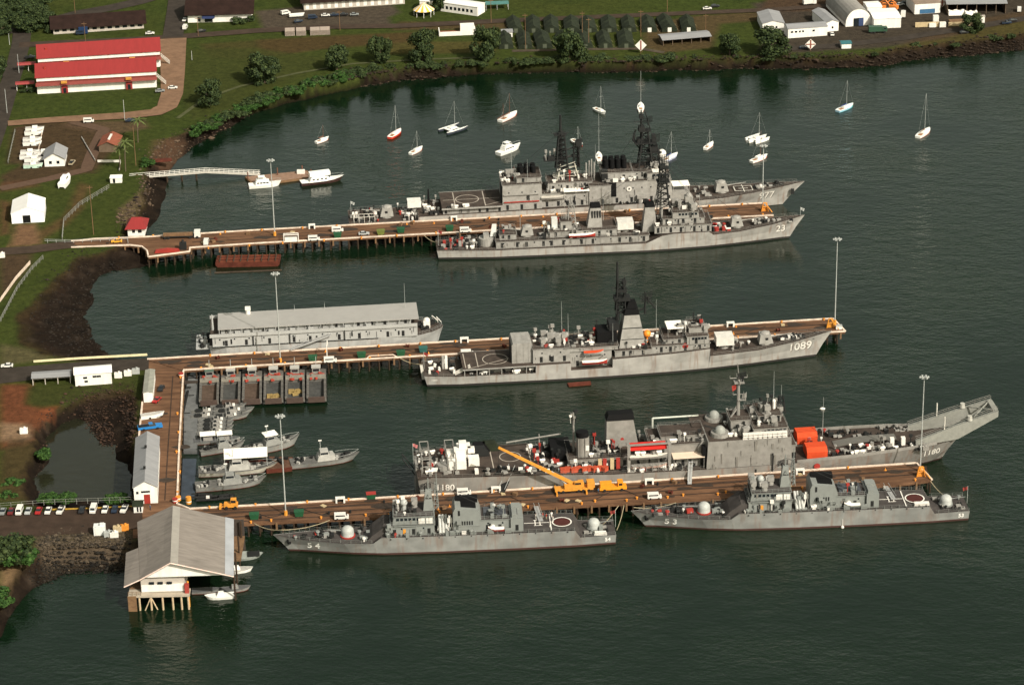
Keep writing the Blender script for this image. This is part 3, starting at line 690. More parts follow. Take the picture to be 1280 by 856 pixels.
# ------------------------------------------------------------------ warship kit
def hull_rows(st, low=-3.2):
    rows = []
    for s in st:
        xd, zd, bd, xw, bw = s[:5]
        f = s[5] if len(s) > 5 else 0.5                      # where the flare sits
        p = [(xw, -bw * .8, low), (xw, -bw, 0.0), (xw + (xd - xw) * .45, -(bw + (bd - bw) * .40 * 2 * f), zd * .5), (xd, -bd, zd)]
        rows.append(p + [(x, -y, z) for x, y, z in p[::-1]])
    return rows
class Ship:
    def __init__(s, label, st, ang, bow=None, L=0, origin=None, hm=HULL, dm=DECK, um=UPPER, name='warship', cat='warship', group=None, seed=1, bulwark=0, shift=0, sink=0):
        a = R(ang); s.d = Vector((math.cos(a), math.sin(a), 0)); s.n = Vector((-s.d.y, s.d.x, 0))
        s.o = (origin if origin else at(*bow) - s.d * L) + s.n * shift - Vector((0, 0, sink))
        s.t = T(name, label, cat, s.o, a, group); s.um = um; s.dm = dm; s.rd = random.Random(seed); s.st = st
        rows = hull_rows(st)
        g = G().loft([r[:4] for r in rows]).loft([r[4:] for r in rows]); g.quad(*rows[0])
        for p, q in zip(rows, rows[1:]):
            if abs(p[3][0] - q[3][0]) <= .3: g.quad(p[3], q[3], q[4], p[4])
        s.hull = g.build('hull', hm, s.t)
        s.hullmesh = g
        g2 = G()
        for p, q in zip(rows, rows[1:]):
            dz = Vector((0, 0, -.06 - bulwark))
            k = [Vector(p[3]) + dz, Vector(q[3]) + dz, Vector(q[4]) + dz, Vector(p[4]) + dz]
            if abs(p[3][0] - q[3][0]) > .3: g2.quad(*k)
        s.deck = g2.build('deck', dm, s.t)
        bm = bmesh.new(); bm.from_mesh(s.hull.data); s.bvh = BVHTree.FromBMesh(bm); bm.free()
    def edge(s, x, side):
        for a, c in zip(s.st, s.st[1:]):
            if a[0] <= x <= c[0] and c[0] > a[0]:
                f = (x - a[0]) / (c[0] - a[0]); return Vector((x, side * (a[2] + (c[2] - a[2]) * f), a[1] + (c[1] - a[1]) * f))
        return Vector((x, 0, 0))
    def b(s, name, m, *box, parent=None): return G().box(*box).build(name, m or s.um, parent or s.t)
    def house(s, name, x0, x1, y, z0, z1, m=None, slope=0.0, doors=2, ports=0, top=True, fs=0.0):
        """Deckhouse with a dark walking deck on top, doors and portholes."""
        o = G().taper(x0, x1, -y, y, z0 - .05, x0 + slope * .3, x1 - fs, -y + slope, y - slope, z1).build(name, m or s.um, s.t)
        if top:
            a0, a1, b1 = x0 + slope * .3, x1 - fs, y - slope
            G().box(a0 - .25, a1 + .25, -b1 - .3, b1 + .3, z1 - .10, z1 + .02).build('deck_overhang', m or s.um, o)
            G().box(a0 - .1, a1 + .1, -b1 - .15, b1 + .15, z1 - .02, z1 + .05).build('walking_deck', s.dm, o)
            if b1 > 2.4 and a1 - a0 > 4:
                gr = G(); loop = [Vector((x, yy, z1 + .04)) for x, yy in ((a0, -b1), (a1, -b1), (a1, b1), (a0, b1), (a0, -b1))]
                for k in (.55, 1.05): gr.path([v + Vector((0, 0, k)) for v in loop], .035, 3)
                for q in along(loop, 1.7): gr.tube(q, q + Vector((0, 0, 1.05)), .04, 3)
                gr.build('guard_rail', s.um, o)
        if x1 - x0 > 5:
            gp = G()
            for side in (-1, 1):
                for k in range(int((x1 - x0) / 2.6)):
                    x = x0 + .6 + s.rd.random() * (x1 - x0 - 1.6 - fs); h0 = z0 + (z1 - z0) * s.rd.uniform(0, .4); w = s.rd.choice((.1, .14, .5))
                    gp.box(x, x + w, side * (y - slope) + (side * slope * .5 if slope else 0) - .14, side * (y - slope) + (side * slope * .5 if slope else 0) + .14, h0, min(z1 - .1, h0 + s.rd.uniform(.6, 2.2)))
            if gp.v: gp.build('side_piping', s.rd.choice((DARKM, mat('piping_tone', (.16, .15, .135), .6), MATS['piping_tone'] if 'piping_tone' in MATS else DARKM)), o)['kind'] = 'stuff'
        for side in (-1, 1):
            for k in range(doors):
                x = x0 + (x1 - x0) * (k + .5 + s.rd.uniform(-.25, .25)) / max(doors, 1)
                part('door', 'shipdoor', lambda g: g.box(-.45, .45, -.06, .06, 0, 1.9), DARKM, o, (x, side * y, z0 + .2))
            for k in range(ports):
                x = x0 + (x1 - x0) * (k + .5) / ports
                part('porthole', 'porthole', lambda g: g.box(-.22, .22, -.06, .06, -.25, .25), GLASS, o, (x, side * (y - slope * .7), z0 + (z1 - z0) * .68))
        return o
    def windows(s, par, x, y0, y1, z, n, m=GLASS):            # a band of bridge windows facing the bow
        for k in range(n):
            y = y0 + (y1 - y0) * (k + .5) / n
            part('window', 'bridgewin', lambda g: g.box(-.06, .06, -.42, .42, -.4, .4), m, par, (x, y, z))
    def side_windows(s, par, y, x0, x1, z, n, m=GLASS):
        for k in range(n):
            x = x0 + (x1 - x0) * (k + .5) / n
            for sg in (-1, 1): part('window', 'bridgeside', lambda g: g.box(-.42, .42, -.06, .06, -.4, .4), m, par, (x, sg * y, z))
    def number(s, txt, x, z, size, side, m=WHITE, shadow=True, flip=1, gap=1.0):
        """Painted hull number laid on the plating, reading correctly from outside."""
        for off, mm, nm, push in (((.16, -.14), BLACK, 'number_shadow', .03), ((0, 0), m, 'hull_number', .06)):
            if nm == 'number_shadow' and not shadow: continue
            me = text_mesh(txt, size, .02 * size); w = max(v.co.x for v in me.vertices)
            bmt = bmesh.new(); bmt.from_mesh(me); bmesh.ops.triangulate(bmt, faces=bmt.faces); bmesh.ops.subdivide_edges(bmt, edges=bmt.edges, cuts=1); bmt.to_mesh(me); bmt.free()
            for v in me.vertices:
                u = v.co.x + off[0]; lx = x + (u if side < 0 else -u); lz = z + v.co.y + off[1]
                h = s.bvh.ray_cast(Vector((lx, side * 40, lz)), Vector((0, -side, 0)))
                v.co = Vector((lx, (h[0].y if h[0] else side * 3) + side * push, lz))
            me.materials.append(mm)
            o = bpy.data.objects.new(nm, me); COL.objects.link(o); o.parent = s.t
    def rail(s, pts, h=1.05, step=2.4):
        g = G(); pts = [Vector(p) for p in pts]
        for k in (h, h * .5): g.path([p + Vector((0, 0, k)) for p in pts], .035, 3)
        for q in along(pts, step): g.tube(q, q + Vector((0, 0, h)), .04, 3)
        return g.build('guard_rail', STEEL if s.rd.random() < 0 else s.um, s.t)
    def deck_rail(s, x0, x1, sides=(-1, 1), step=3):
        for sd in sides:
            n = max(2, int((x1 - x0) / 3)); s.rail([s.edge(x0 + (x1 - x0) * k / n, sd) + Vector((0, -sd * .15, -.03)) for k in range(n + 1)], step=step)
    def mast(s, x, y, z0, z1, r, yards=(), m=DARKM, r1=None, name='mast'):
        o = G().tube((x, y, z0 - .05), (x, y, z1), r, 8, r1 or r * .45).build(name, m, s.t)
        for z, w, ax in yards:
            d = Vector((0, w, 0)) if ax == 'y' else Vector((w, 0, 0)); c = Vector((x, y, z))
            G().tube(c - d, c + d, .13, 5).tube(c - d, c - d + Vector((0, 0, .9)), .07, 4).tube(c + d, c + d + Vector((0, 0, .9)), .07, 4).build('yardarm', m, o)
        return o
    def lattice(s, x, y, z0, z1, w0, w1, m, n=5, name='lattice_mast', r=.14):
        g = G(); cs = [(-1, -1), (1, -1), (1, 1), (-1, 1)]
        P = lambda k, c: Vector((x + c[0] * (w0 + (w1 - w0) * k / n), y + c[1] * (w0 + (w1 - w0) * k / n), z0 + (z1 - z0) * k / n))
        for k in range(n):
            for i in range(4):
                c, d = cs[i], cs[(i + 1) % 4]
                g.tube(P(k, c), P(k + 1, c), r, 4).tube(P(k, c), P(k + 1, d), r * .7, 3).tube(P(k + 1, c), P(k + 1, d), r * .7, 3)
        return g.build(name, m, s.t)
    def gun(s, x, y, z, dirx, sc=1.0, m=None):
        o = T_part = G().taper(-2.1, 2.0, -1.9, 1.9, .55, -1.7, 1.3, -1.5, 1.5, 3.1).cyl(0, 0, 0, .6, 2.0, 2.0, 14).build('gun_turret', m or s.um, s.t)
        o.location = (x, y, z - .05); o.scale = (sc * dirx, sc, sc)
        G().ell((-.2, 0, 3.0), 1.4, 1.4, .75, 12, 4, 0, 90).build('turret_hood', m or s.um, o)
        G().tube((1.5, 0, 1.9), (3.2, 0, 2.1), .24, 7, .2).tube((3.2, 0, 2.1), (7.6, 0, 2.6), .15, 7, .11).build('gun_barrel', m or s.um, o)
        G().box(-.3, .5, -1.78, -1.5, 1.6, 2.3).build('side_door', DARKM, o)
        return o
    def dome_gun(s, x, y, z, dirx, sc=1.0, m=None, red=True):
        o = G().cyl(0, 0, 0, .35, 1.9, 1.9, 18).build('gun_ring', RED if red else s.um, s.t); o.location = (x, y, z - .03); o.scale = (sc * dirx, sc, sc)
        G().cyl(0, 0, .3, 1.5, 1.62, 1.58, 18).ell((0, 0, 1.5), 1.58, 1.58, 1.35, 18, 6, 0, 90).build('gun_house', m or mat('pale_gun_house', (.36, .37, .36), .55), o, True)
        G().tube((1.2, 0, 1.6), (5.2, 0, 2.0), .12, 6, .08).build('gun_barrel', s.um, o)
        return o
    def whip(s, x, y, z0, h): G().tube((x, y, z0), (x, y, z0 + h), .09, 5, .035).build('whip_antenna', STEEL, s.t)
    def box8(s, x, y, z, m=None):                             # eight-cell rocket launcher box on its pedestal
        p = G().cyl(0, 0, -.05, 1.6, 1.7, 1.4, 12).build('launcher_pedestal', s.um, s.t); p.location = (x, y, z)
        G().box(-2.9, 2.9, -2.5, 2.5, 1.55, 4.5).build('rocket_launcher', m or mat('launcher_white', (.55, .53, .50), .55), p)
        for k in (-1, 1): G().box(2.92, 3.0, k * .1, k * 2.4, 1.7, 4.4).build('launcher_door', DARKM, p)
    def boat(s, x, y, z, L=7.5, top=WHITE, low=RED, davits=True):
        rows = []
        for f, w, k in ((-.5, .78, 0), (-.3, .98, -.02), (.1, 1, 0), (.33, .7, .12), (.5, .05, .35)):
            rows.append([(f * L, -w * 1.2, .95 + k), (f * L, -w * .9, .2), (f * L, 0, -.15), (f * L, w * .9, .2), (f * L, w * 1.2, .95 + k)])
        o = G().loft(rows).quad(*[rows[0][k] for k in range(5)]).build('ships_boat', low, s.t); o.location = (x, y, z)
        G().loft([[(p[0][0], p[0][1], p[0][2] + .02), (p[0][0], 0, p[0][2] + .3), (p[4][0], p[4][1], p[4][2] + .02)] for p in rows]).build('boat_cover', top, o)
        if davits:
            for k in (-.36, .36): part('davit', 'davit', lambda g: g.path([(0, 1.9, -2.2), (0, 1.9, 1.9), (0, 0, 2.6)], .16, 5), s.um, s.t, (x + k * L, y, z))
        return o
    FIT = None
    def fittings(s, x0, x1, y0, y1, z, n, kinds='lvbrhm', white=.25, red=.08):
        white *= .62; red *= .7
        for _ in range(int(n * 1.55)):
            k = s.rd.choice(kinds); x = s.rd.uniform(x0, x1); y = s.rd.uniform(y0, y1); rz = s.rd.choice((0, 0, 1.5708, .3))
            r = s.rd.random(); m = (s.um if r < .72 else DARKM) if r > white + red else (RED if r > white else WHITE); mn = m.name
            if k == 'l': part('deck_locker', 'locker' + mn, lambda g: g.box(-.8, .8, -.45, .45, 0, .95), m, s.t, (x, y, z), rz, sc=s.rd.uniform(.55, 1.25))
            elif k == 'v': part('ventilator', 'ventilator' + mn, lambda g: g.cyl(0, 0, 0, .9, .3, .3, 8).cyl(0, 0, .9, 1.25, .6, .5, 8), m, s.t, (x, y, z), rz, sc=s.rd.uniform(.6, 1.2))
            elif k == 'b': part('bollard', 'bitts', lambda g: g.cyl(-.4, 0, 0, .7, .2, .2, 7).cyl(.4, 0, 0, .7, .2, .2, 7).box(-.8, .8, -.3, .3, 0, .12), DARKM, s.t, (x, y, z), rz)
            elif k == 'r': part('life_raft', 'raft', lambda g: g.tube((-.8, 0, .75), (.8, 0, .75), .42, 10).box(-.5, .5, -.4, .4, 0, .4), WHITE if s.rd.random() < .6 else s.um, s.t, (x, y, z), rz)
            elif k == 'h': part('deck_hatch', 'hatch', lambda g: g.box(-.7, .7, -.6, .6, 0, .45), s.um, s.t, (x, y, z), rz)
            elif k == 'm': part('equipment_mast', 'eqmast' + mn, lambda g: g.tube((0, 0, 0), (0, 0, 2.6), .12, 5).box(-.4, .4, -.3, .3, 2.2, 2.9), m, s.t, (x, y, z), rz, sc=s.rd.uniform(.7, 1.5))
            elif k == 'd': part('director', 'director', lambda g: g.cyl(0, 0, 0, 1.3, .9, .8, 10).box(-.9, .9, -.9, .9, 1.3, 2.6).tube((.9, 0, 1.9), (1.5, 0, 1.9), .8, 10), s.um, s.t, (x, y, z), rz)
            elif k == 'p': part('reel', 'reel', lambda g: g.tube((0, -.6, .7), (0, .6, .7), .45, 9).tube((0, -.7, .7), (0, -.55, .7), .7, 9).tube((0, .55, .7), (0, .7, .7), .7, 9).box(-.6, .6, -.6, .6, 0, .3), DARKM, s.t, (x, y, z), rz)
    def crew(s, pts):
        for x, y, z, m, lab in pts: s.world_person(x, y, z, m, lab)
    def rigging(s, top, ends, r=.05):
        g = G()
        for e in ends: g.tube(top, e, r, 3)
        g.build('rigging', DARKM, s.t)
    def flag(s, x, y, z, h, m, label=None):
        o = G().tube((x, y, z), (x, y, z + h), .07, 5).build('flag_staff', STEEL, s.t)
        rows = []
        for k in range(6):
            f = k / 5; rows.append([(x + .1 + f * 1.4, y + .2 * math.sin(f * 6), z + h - .1 - f * .5), (x + .1 + f * 1.2, y + .2 * math.sin(f * 6 + .5), z + h - 1.1 - f * .6)])
        G().loft(rows).build('ensign', m, o)
    def ring(s, x, y, z, r, w=.35, m=WHITE, name='landing_circle', sx=1.0):
        g = G(); n = 28
        rows = [[(x + math.cos(6.2832 * k / n) * q * sx, y + math.sin(6.2832 * k / n) * q, z) for k in range(n)] for q in (r - w, r)]
        return g.loft(rows, True).build(name, m, s.t)
    def line(s, x0, y0, x1, y1, z, w=.35, m=WHITE, name='deck_marking'):
        a = Vector((x0, y0, z)); c = Vector((x1, y1, z)); d = (c - a).normalized(); p = Vector((-d.y, d.x, 0)) * w / 2
        return G().quad(a - p, c - p, c + p, a + p).build(name, m, s.t)
    def radar(s, x, y, z, w, h, m=DARKM, yaw=0, name='radar_antenna'):
        g = G(); rows = []
        for k in range(7):
            f = k / 6 - .5; rows.append([(f * w, -1.2 * (.25 - f * f) * 4 * .4, -h / 2), (f * w, -1.2 * (.25 - f * f) * 4 * .4, h / 2)])
        for k in range(5): g.path([(r[0][0], r[0][1], -h / 2 + h * k / 4) for r in rows], .1, 3)
        for r in rows: g.tube(r[0], r[1], .1, 3)
        g.tube((0, -.4, -h / 2 - 1), (0, -.4, 0), .25, 6); o = g.build(name, m, s.t); o.location = (x, y, z); o.rotation_euler = (0, 0, yaw); return o
MARK = mat('deck_marking', (.55, .52, .47), .8, .1, 1)
FADED = mat('faded_marking', (.34, .30, .26), .85, .15, .6)

# ---------------- frigate 1089
def frigate():
    st = [(-1.1, 4.1, 5.9, 0, 5.2), (10, 3.6, 6.8, 10, 6.2), (35, 3.45, 7.1, 35, 6.9), (35.05, 6.05, 7.1, 35.05, 6.9), (46.4, 6.1, 7.1, 46.4, 7.1), (46.45, 3.6, 7.1, 46.45, 7.1), (60, 3.75, 7.1, 60, 7), (60.05, 6.6, 7.1, 60.05, 7),
          (80, 7.2, 6.9, 80, 6.4), (92, 7.9, 6.4, 91.5, 5.5), (92.05, 5.3, 6.35, 91.55, 5.5), (108, 5.75, 5.1, 106, 3.7, .4), (120, 7.1, 3.3, 117, 1.8, .35), (128, 8.2, 1.5, 124.5, .55, .35), (133.3, 8.9, .08, 128, .05, .5)]
    s = Ship('grey frigate with hull number 1089, black topped funnel mast, alongside the middle pier', st, 5.4, (1019, 445.2), 128, seed=11)
    s.number('1089', 118.4, 3.5, 4.1, -1); s.number('1089', 1.2, 2.1, 1.0, -1, shadow=False)
    s.b('flight_deck', DECK, 11.5, 35.0, -6.7, 6.7, 5.72, 6.0)
    for sg in (-1, 1):
        s.b('deck_edge', s.um, 11.4, 35.0, sg * 6.72, sg * 6.95, 5.62, 6.02)
        for x in (12, 16, 20, 24, 28, 32): part('stanchion', 'kstan', lambda g: g.box(-.12, .12, -.12, .12, 0, 2.4), s.um, s.t, (x, sg * 6.6, 3.4))
    s.house('stern_house', 17, 35, 4.6, 3.5, 5.7, doors=4, top=False)
    s.fittings(13, 34, -6.4, -4.9, 3.45, 12, 'lrvb', .35, .05)
    s.ring(22.5, 0, 6.03, 4.2, .3, FADED); s.line(12.5, -5.6, 12.5, 5.6, 6.03, .3, FADED); s.line(14, -6, 27, 0, 6.03, .3, FADED); s.line(16.5, -5.6, 16.5, 5.6, 6.04, .3, FADED)
    g = G().xz([(27.6, 5.95), (34.2, 5.95), (34.2, 12.2), (33.8, 13.0), (28, 13.0), (27.6, 12.2)], -4.4, 4.4); hg = g.build('hangar', s.um, s.t)
    for x in (29.2, 31.4, 33): G().box(x - .09, x + .09, -4.5, 4.5, 6, 13.04).build('hangar_rib', s.um, hg)
    G().box(27.5, 27.58, -3.9, 3.9, 6, 12).build('hangar_door', DARKM, hg)
    s.house('hangar_block', 34.3, 46.3, 5.4, 6.1, 11.0, doors=3, ports=2, slope=.2)
    s.house('boat_deck_house', 46.4, 60, 4.7, 3.7, 9.2, doors=2, ports=3)
    s.house('midship_house', 44.5, 62, 5.2, 9.2, 10.6, doors=0)
    s.fittings(35, 46, -4.8, 4.8, 11.02, 22, 'lvrmd', .35, .22); s.fittings(46.5, 61, -4.8, 4.8, 10.62, 34, 'lvrmhp', .42, .25)
    s.boat(54.2, -6.5, 5.2, 8.2, WHITE, RED); s.boat(54.0, -5.6, 8.2, 6.5, ORANGE, s.um, False)
    s.house('mack_base', 61, 73, 5.4, 6.6, 8.8, doors=3)
    m = G().taper(62.6, 71.4, -3.9, 3.9, 8.75, 64.6, 69.4, -2.1, 2.1, 19.6).build('funnel', s.um, s.t)
    for z in (11.5, 15.2): G().taper(63.0 + (z - 9) * .13, 71.0 - (z - 9) * .11, -3.8 + (z - 9) * .14, 3.8 - (z - 9) * .14, z, 63.0 + (z - 9) * .13, 71.0 - (z - 9) * .11, -3.8 + (z - 9) * .14, 3.8 - (z - 9) * .14, z + .25).build('funnel_gallery', DARKM, m)
    G().taper(64.4, 69.6, -2.2, 2.2, 19.6, 65, 69.0, -1.8, 1.8, 21.6).taper(65.4, 69, -1.7, 1.7, 21.75, 66, 68.4, -1.4, 1.4, 23.8).build('funnel_cap', BLACK, m)
    s.mast(62.6, 0, 17, 37.5, .7, [(25.3, 2.8, 'y'), (28.5, 1.8, 'x'), (36.9, .8, 'y')]); s.mast(65, .4, 21, 32, .55, [(27, 3.8, 'y'), (30.5, 2.6, 'x')])
    G().tube((62.6, 0, 22), (65, .4, 24), .35).tube((62.6, 0, 19.5), (65, 0, 20), .35).box(61.8, 66, -1, 1, 24.8, 25.1).build('mast_platform', DARKM, s.t)
    s.mast(71.6, 0, 19, 26.8, .42, [(24.4, 1.6, 'x')]); s.radar(72.3, 0, 25.0, 4.2, 3.0, DARKM, .6); s.lattice(63.6, .2, 20, 31, 1.6, .9, DARKM, 7, r=.24); G().box(61.4, 66.6, -1.6, 1.6, 24.3, 25.6).box(62.2, 65.6, -1.1, 1.1, 27.2, 28.2).box(64.2, 65.4, -.7, .7, 29.6, 31.2).build('mast_electronics', DARKM, s.t); s.house('dark_platform', 59.5, 62.8, 2.6, 14.8, 17.2, DARKM, doors=0, top=False)
    G().tube((71.6, 0, 25), (75, 0, 20.5), .25).tube((71.6, 0, 21), (69.5, 0, 20), .3).tube((70, 0, 23.5), (72, 0, 24), .25).build('mast_brace', DARKM, s.t)
    s.house('radar_house', 55.6, 62, 3.2, 10.6, 14.6, BLACK, doors=0, top=False); s.fittings(56, 61.5, -3, 3, 14.6, 5, 'mv', .3, 0)
    o = G().ell((0, 0, 0), 1.25, 1.25, 1.25, 14, 8).cyl(0, 0, -3, -1, .3, .3, 6).build('orange_radome', mat('orange_dome', (.75, .22, .02), .5), s.t, True); o.location = (72, -1.8, 12.6)
    s.house('forward_house', 73, 92, 5.3, 7.0, 9.6, doors=4, ports=6); s.house('signal_house', 77, 86, 4.4, 9.6, 11.4, doors=1); s.fittings(73.5, 85, -4.6, 4.6, 9.65, 16, 'lvrhm', .3, .1)
    br = s.house('bridge', 84.5, 91.8, 5.6, 9.6, 12.4, doors=1, fs=.4); s.windows(br, 91.7, -4.8, 4.8, 11.5, 9); s.side_windows(br, 5.6, 86, 91, 11.5, 5)
    s.house('pilot_top', 85.5, 90, 3, 12.4, 14.4, doors=0); s.fittings(80, 91, -3, 3, 12.45, 8, 'dmv', .3, .05); s.mast(87.5, 0, 14.4, 18.6, .25, [(16.5, 1.5, 'y')]); s.radar(89.2, 0, 15.6, 2.4, 2.6, DARKM, .5)
    G().box(78.5, 83.8, -3, 3.4, 14.2, 14.35).build('awning', CANVAS, s.t)
    for x, y in ((78.7, -2.9), (83.6, -2.9), (78.7, 3.2), (83.6, 3.2)): part('awning_pole', 'awpole', lambda g: g.tube((0, 0, 0), (0, 0, 2.9), .08, 4), s.um, s.t, (x, y, 11.4))
    d = G().tube((84, -5.34, 9), (84, -5.36, 9), 1.0, 12).build('red_badge', RED, s.t)
    s.box8(97.6, 0, 5.35); s.gun(111.3, 0, 5.95, 1, 1.15)
    s.fittings(94, 108, -4.4, 4.4, 5.4, 12, 'lvhb', .2, .1); s.fittings(115, 128, -1.4, 1.4, 7.0, 12, 'bhlp', .4, .05)
    G().box(118.7, 121.6, -.9, .9, 6.9, 8).build('deck_cover', WHITE, s.t)
    s.deck_rail(-.8, 11); s.deck_rail(93, 131); s.deck_rail(61, 91)
    for x, m in ((6.2, WHITE), (5.2, s.um)): s.b('stern_frame', m, x, x + .8, -.4, .4, 3.6, 8.2)
    g = G()
    for k in range(5): g.tube((9 + k * .05, -6 + k * .6, 4), (14, -6 + k * .6, 6.3), .12, 4)
    g.tube((9, -6, 4), (9.2, -3.6, 4.0), .1).build('safety_net_frame', MARK, s.t)
    s.fittings(.5, 10, -5, 5, 3.75, 14, 'bplrv', .4, .15)
    s.rigging((62.6, 0, 30), [(40, 3, 12), (52, -3, 12), (84, 3, 15), (88, -2, 15)]); s.fittings(64, 72, -5, -3.9, 8.85, 6, 'lvm', .3, .1)
    s.whip(44.9, 4.5, 11, 12); s.whip(47, 4.5, 10.6, 8); s.whip(76, 4.8, 9.6, 12); s.flag(-.6, 0, 4, 6, FLAGRED); s.whip(60.5, -4, 9, 9)
    G().taper(-1.5, -.4, -1.6, 1.6, 1.0, -1.9, -1.0, -1.6, 1.6, 4.8).build('stern_gear', MARK, s.t)
    return s
S1089 = frigate()

# ---------------- destroyer 23
def destroyer():
    st = [(-.6, 3.6, 5.0, 0, 4.4), (20, 3.3, 6.6, 20, 6.3), (74, 3.5, 7.1, 74, 7), (74.5, 3.6, 7.1, 74.5, 7), (80, 6.0, 7.0, 80, 6.6), (84, 6.6, 6.9, 84, 6.4), (97, 6.5, 6.3, 96, 5.4), (98.5, 5.2, 6.2, 97.5, 5.2), (108, 5.6, 5.3, 106, 3.9, .42), (120, 6.9, 3.4, 117, 1.9, .36), (128, 8.1, 1.5, 123.5, .5, .36), (132.6, 8.8, .08, 127, .05, .5)]
    s = Ship('grey guided missile destroyer with hull number 23, on the near side of the uppermost pier', st, 4.0, (986, 297.6), 127, seed=23)
    s.number('23', 121.9, 3.3, 3.7, -1)
    s.house('long_deckhouse', 20.6, 75.5, 5.1, 3.35, 6.0, doors=12, ports=10)
    for k in range(3): s.b('deckhouse_plate', s.um, 24 + k * 17, 27 + k * 17, -5.22, -5.08, 3.5, 5.9)
    s.house('after_house', 22, 28, 3.6, 6.0, 8.0, doors=1); s.fittings(21, 28, -3.4, 3.4, 8.05, 7, 'lvm', .3, .1)
    p = G().cyl(17.4, 0, 3.2, 5.9, 2.9, 2.7, 18).build('launcher_base', s.um, s.t); G().box(16.4, 18.4, -1.4, 1.4, 5.85, 7.4).build('missile_launcher', s.um, p)
    G().taper(18.8, 21, -.3, .3, 6.2, 19.6, 21.2, -.25, .25, 10.8).build('missile_arm', mat('missile_white', (.6, .6, .58), .5), p)
    s.gun(32, 0, 6.05, -1, 1.1)
    s.fittings(1, 15, -4.8, 4.8, 3.45, 30, 'blvrhpm', .35, .2); s.fittings(36, 52, -4.6, 4.6, 6.05, 22, 'lvrmd', .25, .12)
    s.house('stack_house', 50, 64, 4.4, 6.0, 8.6, doors=3, ports=2)
    f = G().taper(53.6, 59.0, -2.5, 2.5, 8.55, 54.9, 58.6, -1.6, 1.6, 15.9).build('funnel', s.um, s.t); G().taper(54.8, 58.7, -1.7, 1.7, 15.8, 55.1, 58.4, -1.5, 1.5, 17.0).build('funnel_cap', BLACK, f)
    for k in range(4): G().box(55.2 + k * .95, 55.7 + k * .95, -2.2, -1.85, 12.2, 14.8).build('funnel_louver', DARKM, f)
    s.lattice(48.2, 0, 8, 17, 1.6, .9, s.um, 4); s.mast(48.2, 0, 16, 20.5, .3, [(18, 2.2, 'y')], s.um); s.house('director_tower', 44, 48, 2.4, 8.0, 11.5, doors=1); 
    s.house('aft_director_house', 40, 51, 3.6, 6.05, 8.2, doors=2); s.radar(46, 0, 13.5, 3, 3, s.um, .4); s.fittings(40.5, 50.5, -3.2, 3.2, 8.25, 10, 'lvrm', .45, .15)
    G().box(40.9, 43, -1.4, 1.4, 8.2, 12.2).build('radar_house', mat('pale_grey', (.5, .5, .48), .55), s.t)
    s.boat(51.4, -5.5, 6.6, 9.5, mat('boat_white', (.7, .68, .64), .6), RED); 
    s.box8(67.4, 0, 5.7); s.fittings(60, 75, -4.6, 4.6, 6.05, 14, 'lvhr', .2, .15)
    f = G().taper(73.4, 78.6, -2.5, 2.5, 6.0, 74.6, 78.0, -1.6, 1.6, 15.2).build('funnel', s.um, s.t); G().taper(74.5, 78.1, -1.7, 1.7, 15.1, 74.8, 77.8, -1.5, 1.5, 16.4).build('funnel_cap', BLACK, f)
    s.house('forward_house', 77.5, 98, 5.4, 6.4, 9.2, doors=5, ports=7); s.house('bridge_base', 80.5, 95.5, 4.6, 9.2, 11.6, doors=3, ports=5)
    br = s.house('bridge', 84, 93.6, 4.9, 11.6, 14.0, doors=1, fs=.4); s.windows(br, 93.4, -4.2, 4.2, 13.1, 8); s.side_windows(br, 4.9, 86, 93, 13.1, 6)
    s.fittings(78, 97, -5, 5, 9.25, 20, 'lvrmh', .3, .12); s.fittings(82, 93, -3.8, 3.8, 14.05, 10, 'mvdl', .3, .05)
    d = G().cyl(90.4, 0, 13.9, 16.4, 1.5, 1.3, 12).box(89, 91.8, -1.6, 1.6, 16.35, 18.2).build('gun_director', s.um, s.t); G().ell((90.4, 0, 18.2), 1.2, 1.2, 1.3, 12, 5, 0, 90).build('director_dome', s.um, d)
    # tripod foremast carrying the air search radar
    ms = G().tube((80.3, -3.0, 9.2), (80.9, -.3, 24), .32, 6).tube((80.3, 3.0, 9.2), (80.9, .3, 24), .32, 6).tube((76.5, 0, 12), (80.4, 0, 24), .32, 6).tube((81, 0, 22), (81, 0, 30), .4, 7, .25).build('tripod_mast', s.um, s.t)
    s.lattice(81, 0, 14, 29, 2.4, .9, DARKM, 7, r=.24); G().box(79.4, 82, -1.2, 1.2, 24.6, 25.9).box(79.9, 81.9, -1, 1, 29.6, 30.7).build('mast_electronics', DARKM, s.t); s.mast(79.8, 0, 28, 38, .24, [(31, 3.8, 'y'), (33.5, 2.4, 'y')])
    G().box(78.8, 83.4, -2, 2, 24.2, 24.5).box(79.4, 83.2, -1.6, 1.6, 29.3, 29.55).build('mast_platform', DARKM, s.t)
    s.radar(80.6, 0, 32.5, 5.6, 3.6, DARKM, .35); s.radar(82.6, 0, 26.6, 3.0, 2.4, DARKM, .9); 
    for z in (20.5, 23, 27): G().tube((81, -4.2, z), (81, 4.2, z), .14, 5).tube((81, -4.2, z), (81, -4.2, z + 1.1), .08, 4).build('yardarm', DARKM, ms)
    s.box = None
    s.gun(107.9, 0, 5.7, 1, 1.1); G().cyl(100.2, -2.6, 5.1, 6.6, .9, .9, 10).build('red_reel', RED, s.t)
    s.fittings(98.5, 105, -4.6, 4.6, 5.3, 12, 'lvrbm', .4, .25); s.fittings(113, 128, -1.6, 1.6, 6.9, 16, 'bhlpv', .25, .05)
    s.rigging((80.4, 0, 33), [(56, 0, 17), (97, 3, 10), (97, -3, 10), (110, 0, 9)]); s.rigging((48.2, 0, 20), [(34, 0, 8), (56, 0, 17)])
    s.deck_rail(-.3, 20); s.deck_rail(99, 130); s.rail([(20, -6.7, 3.3), (74, -7.0, 3.5)], step=3)
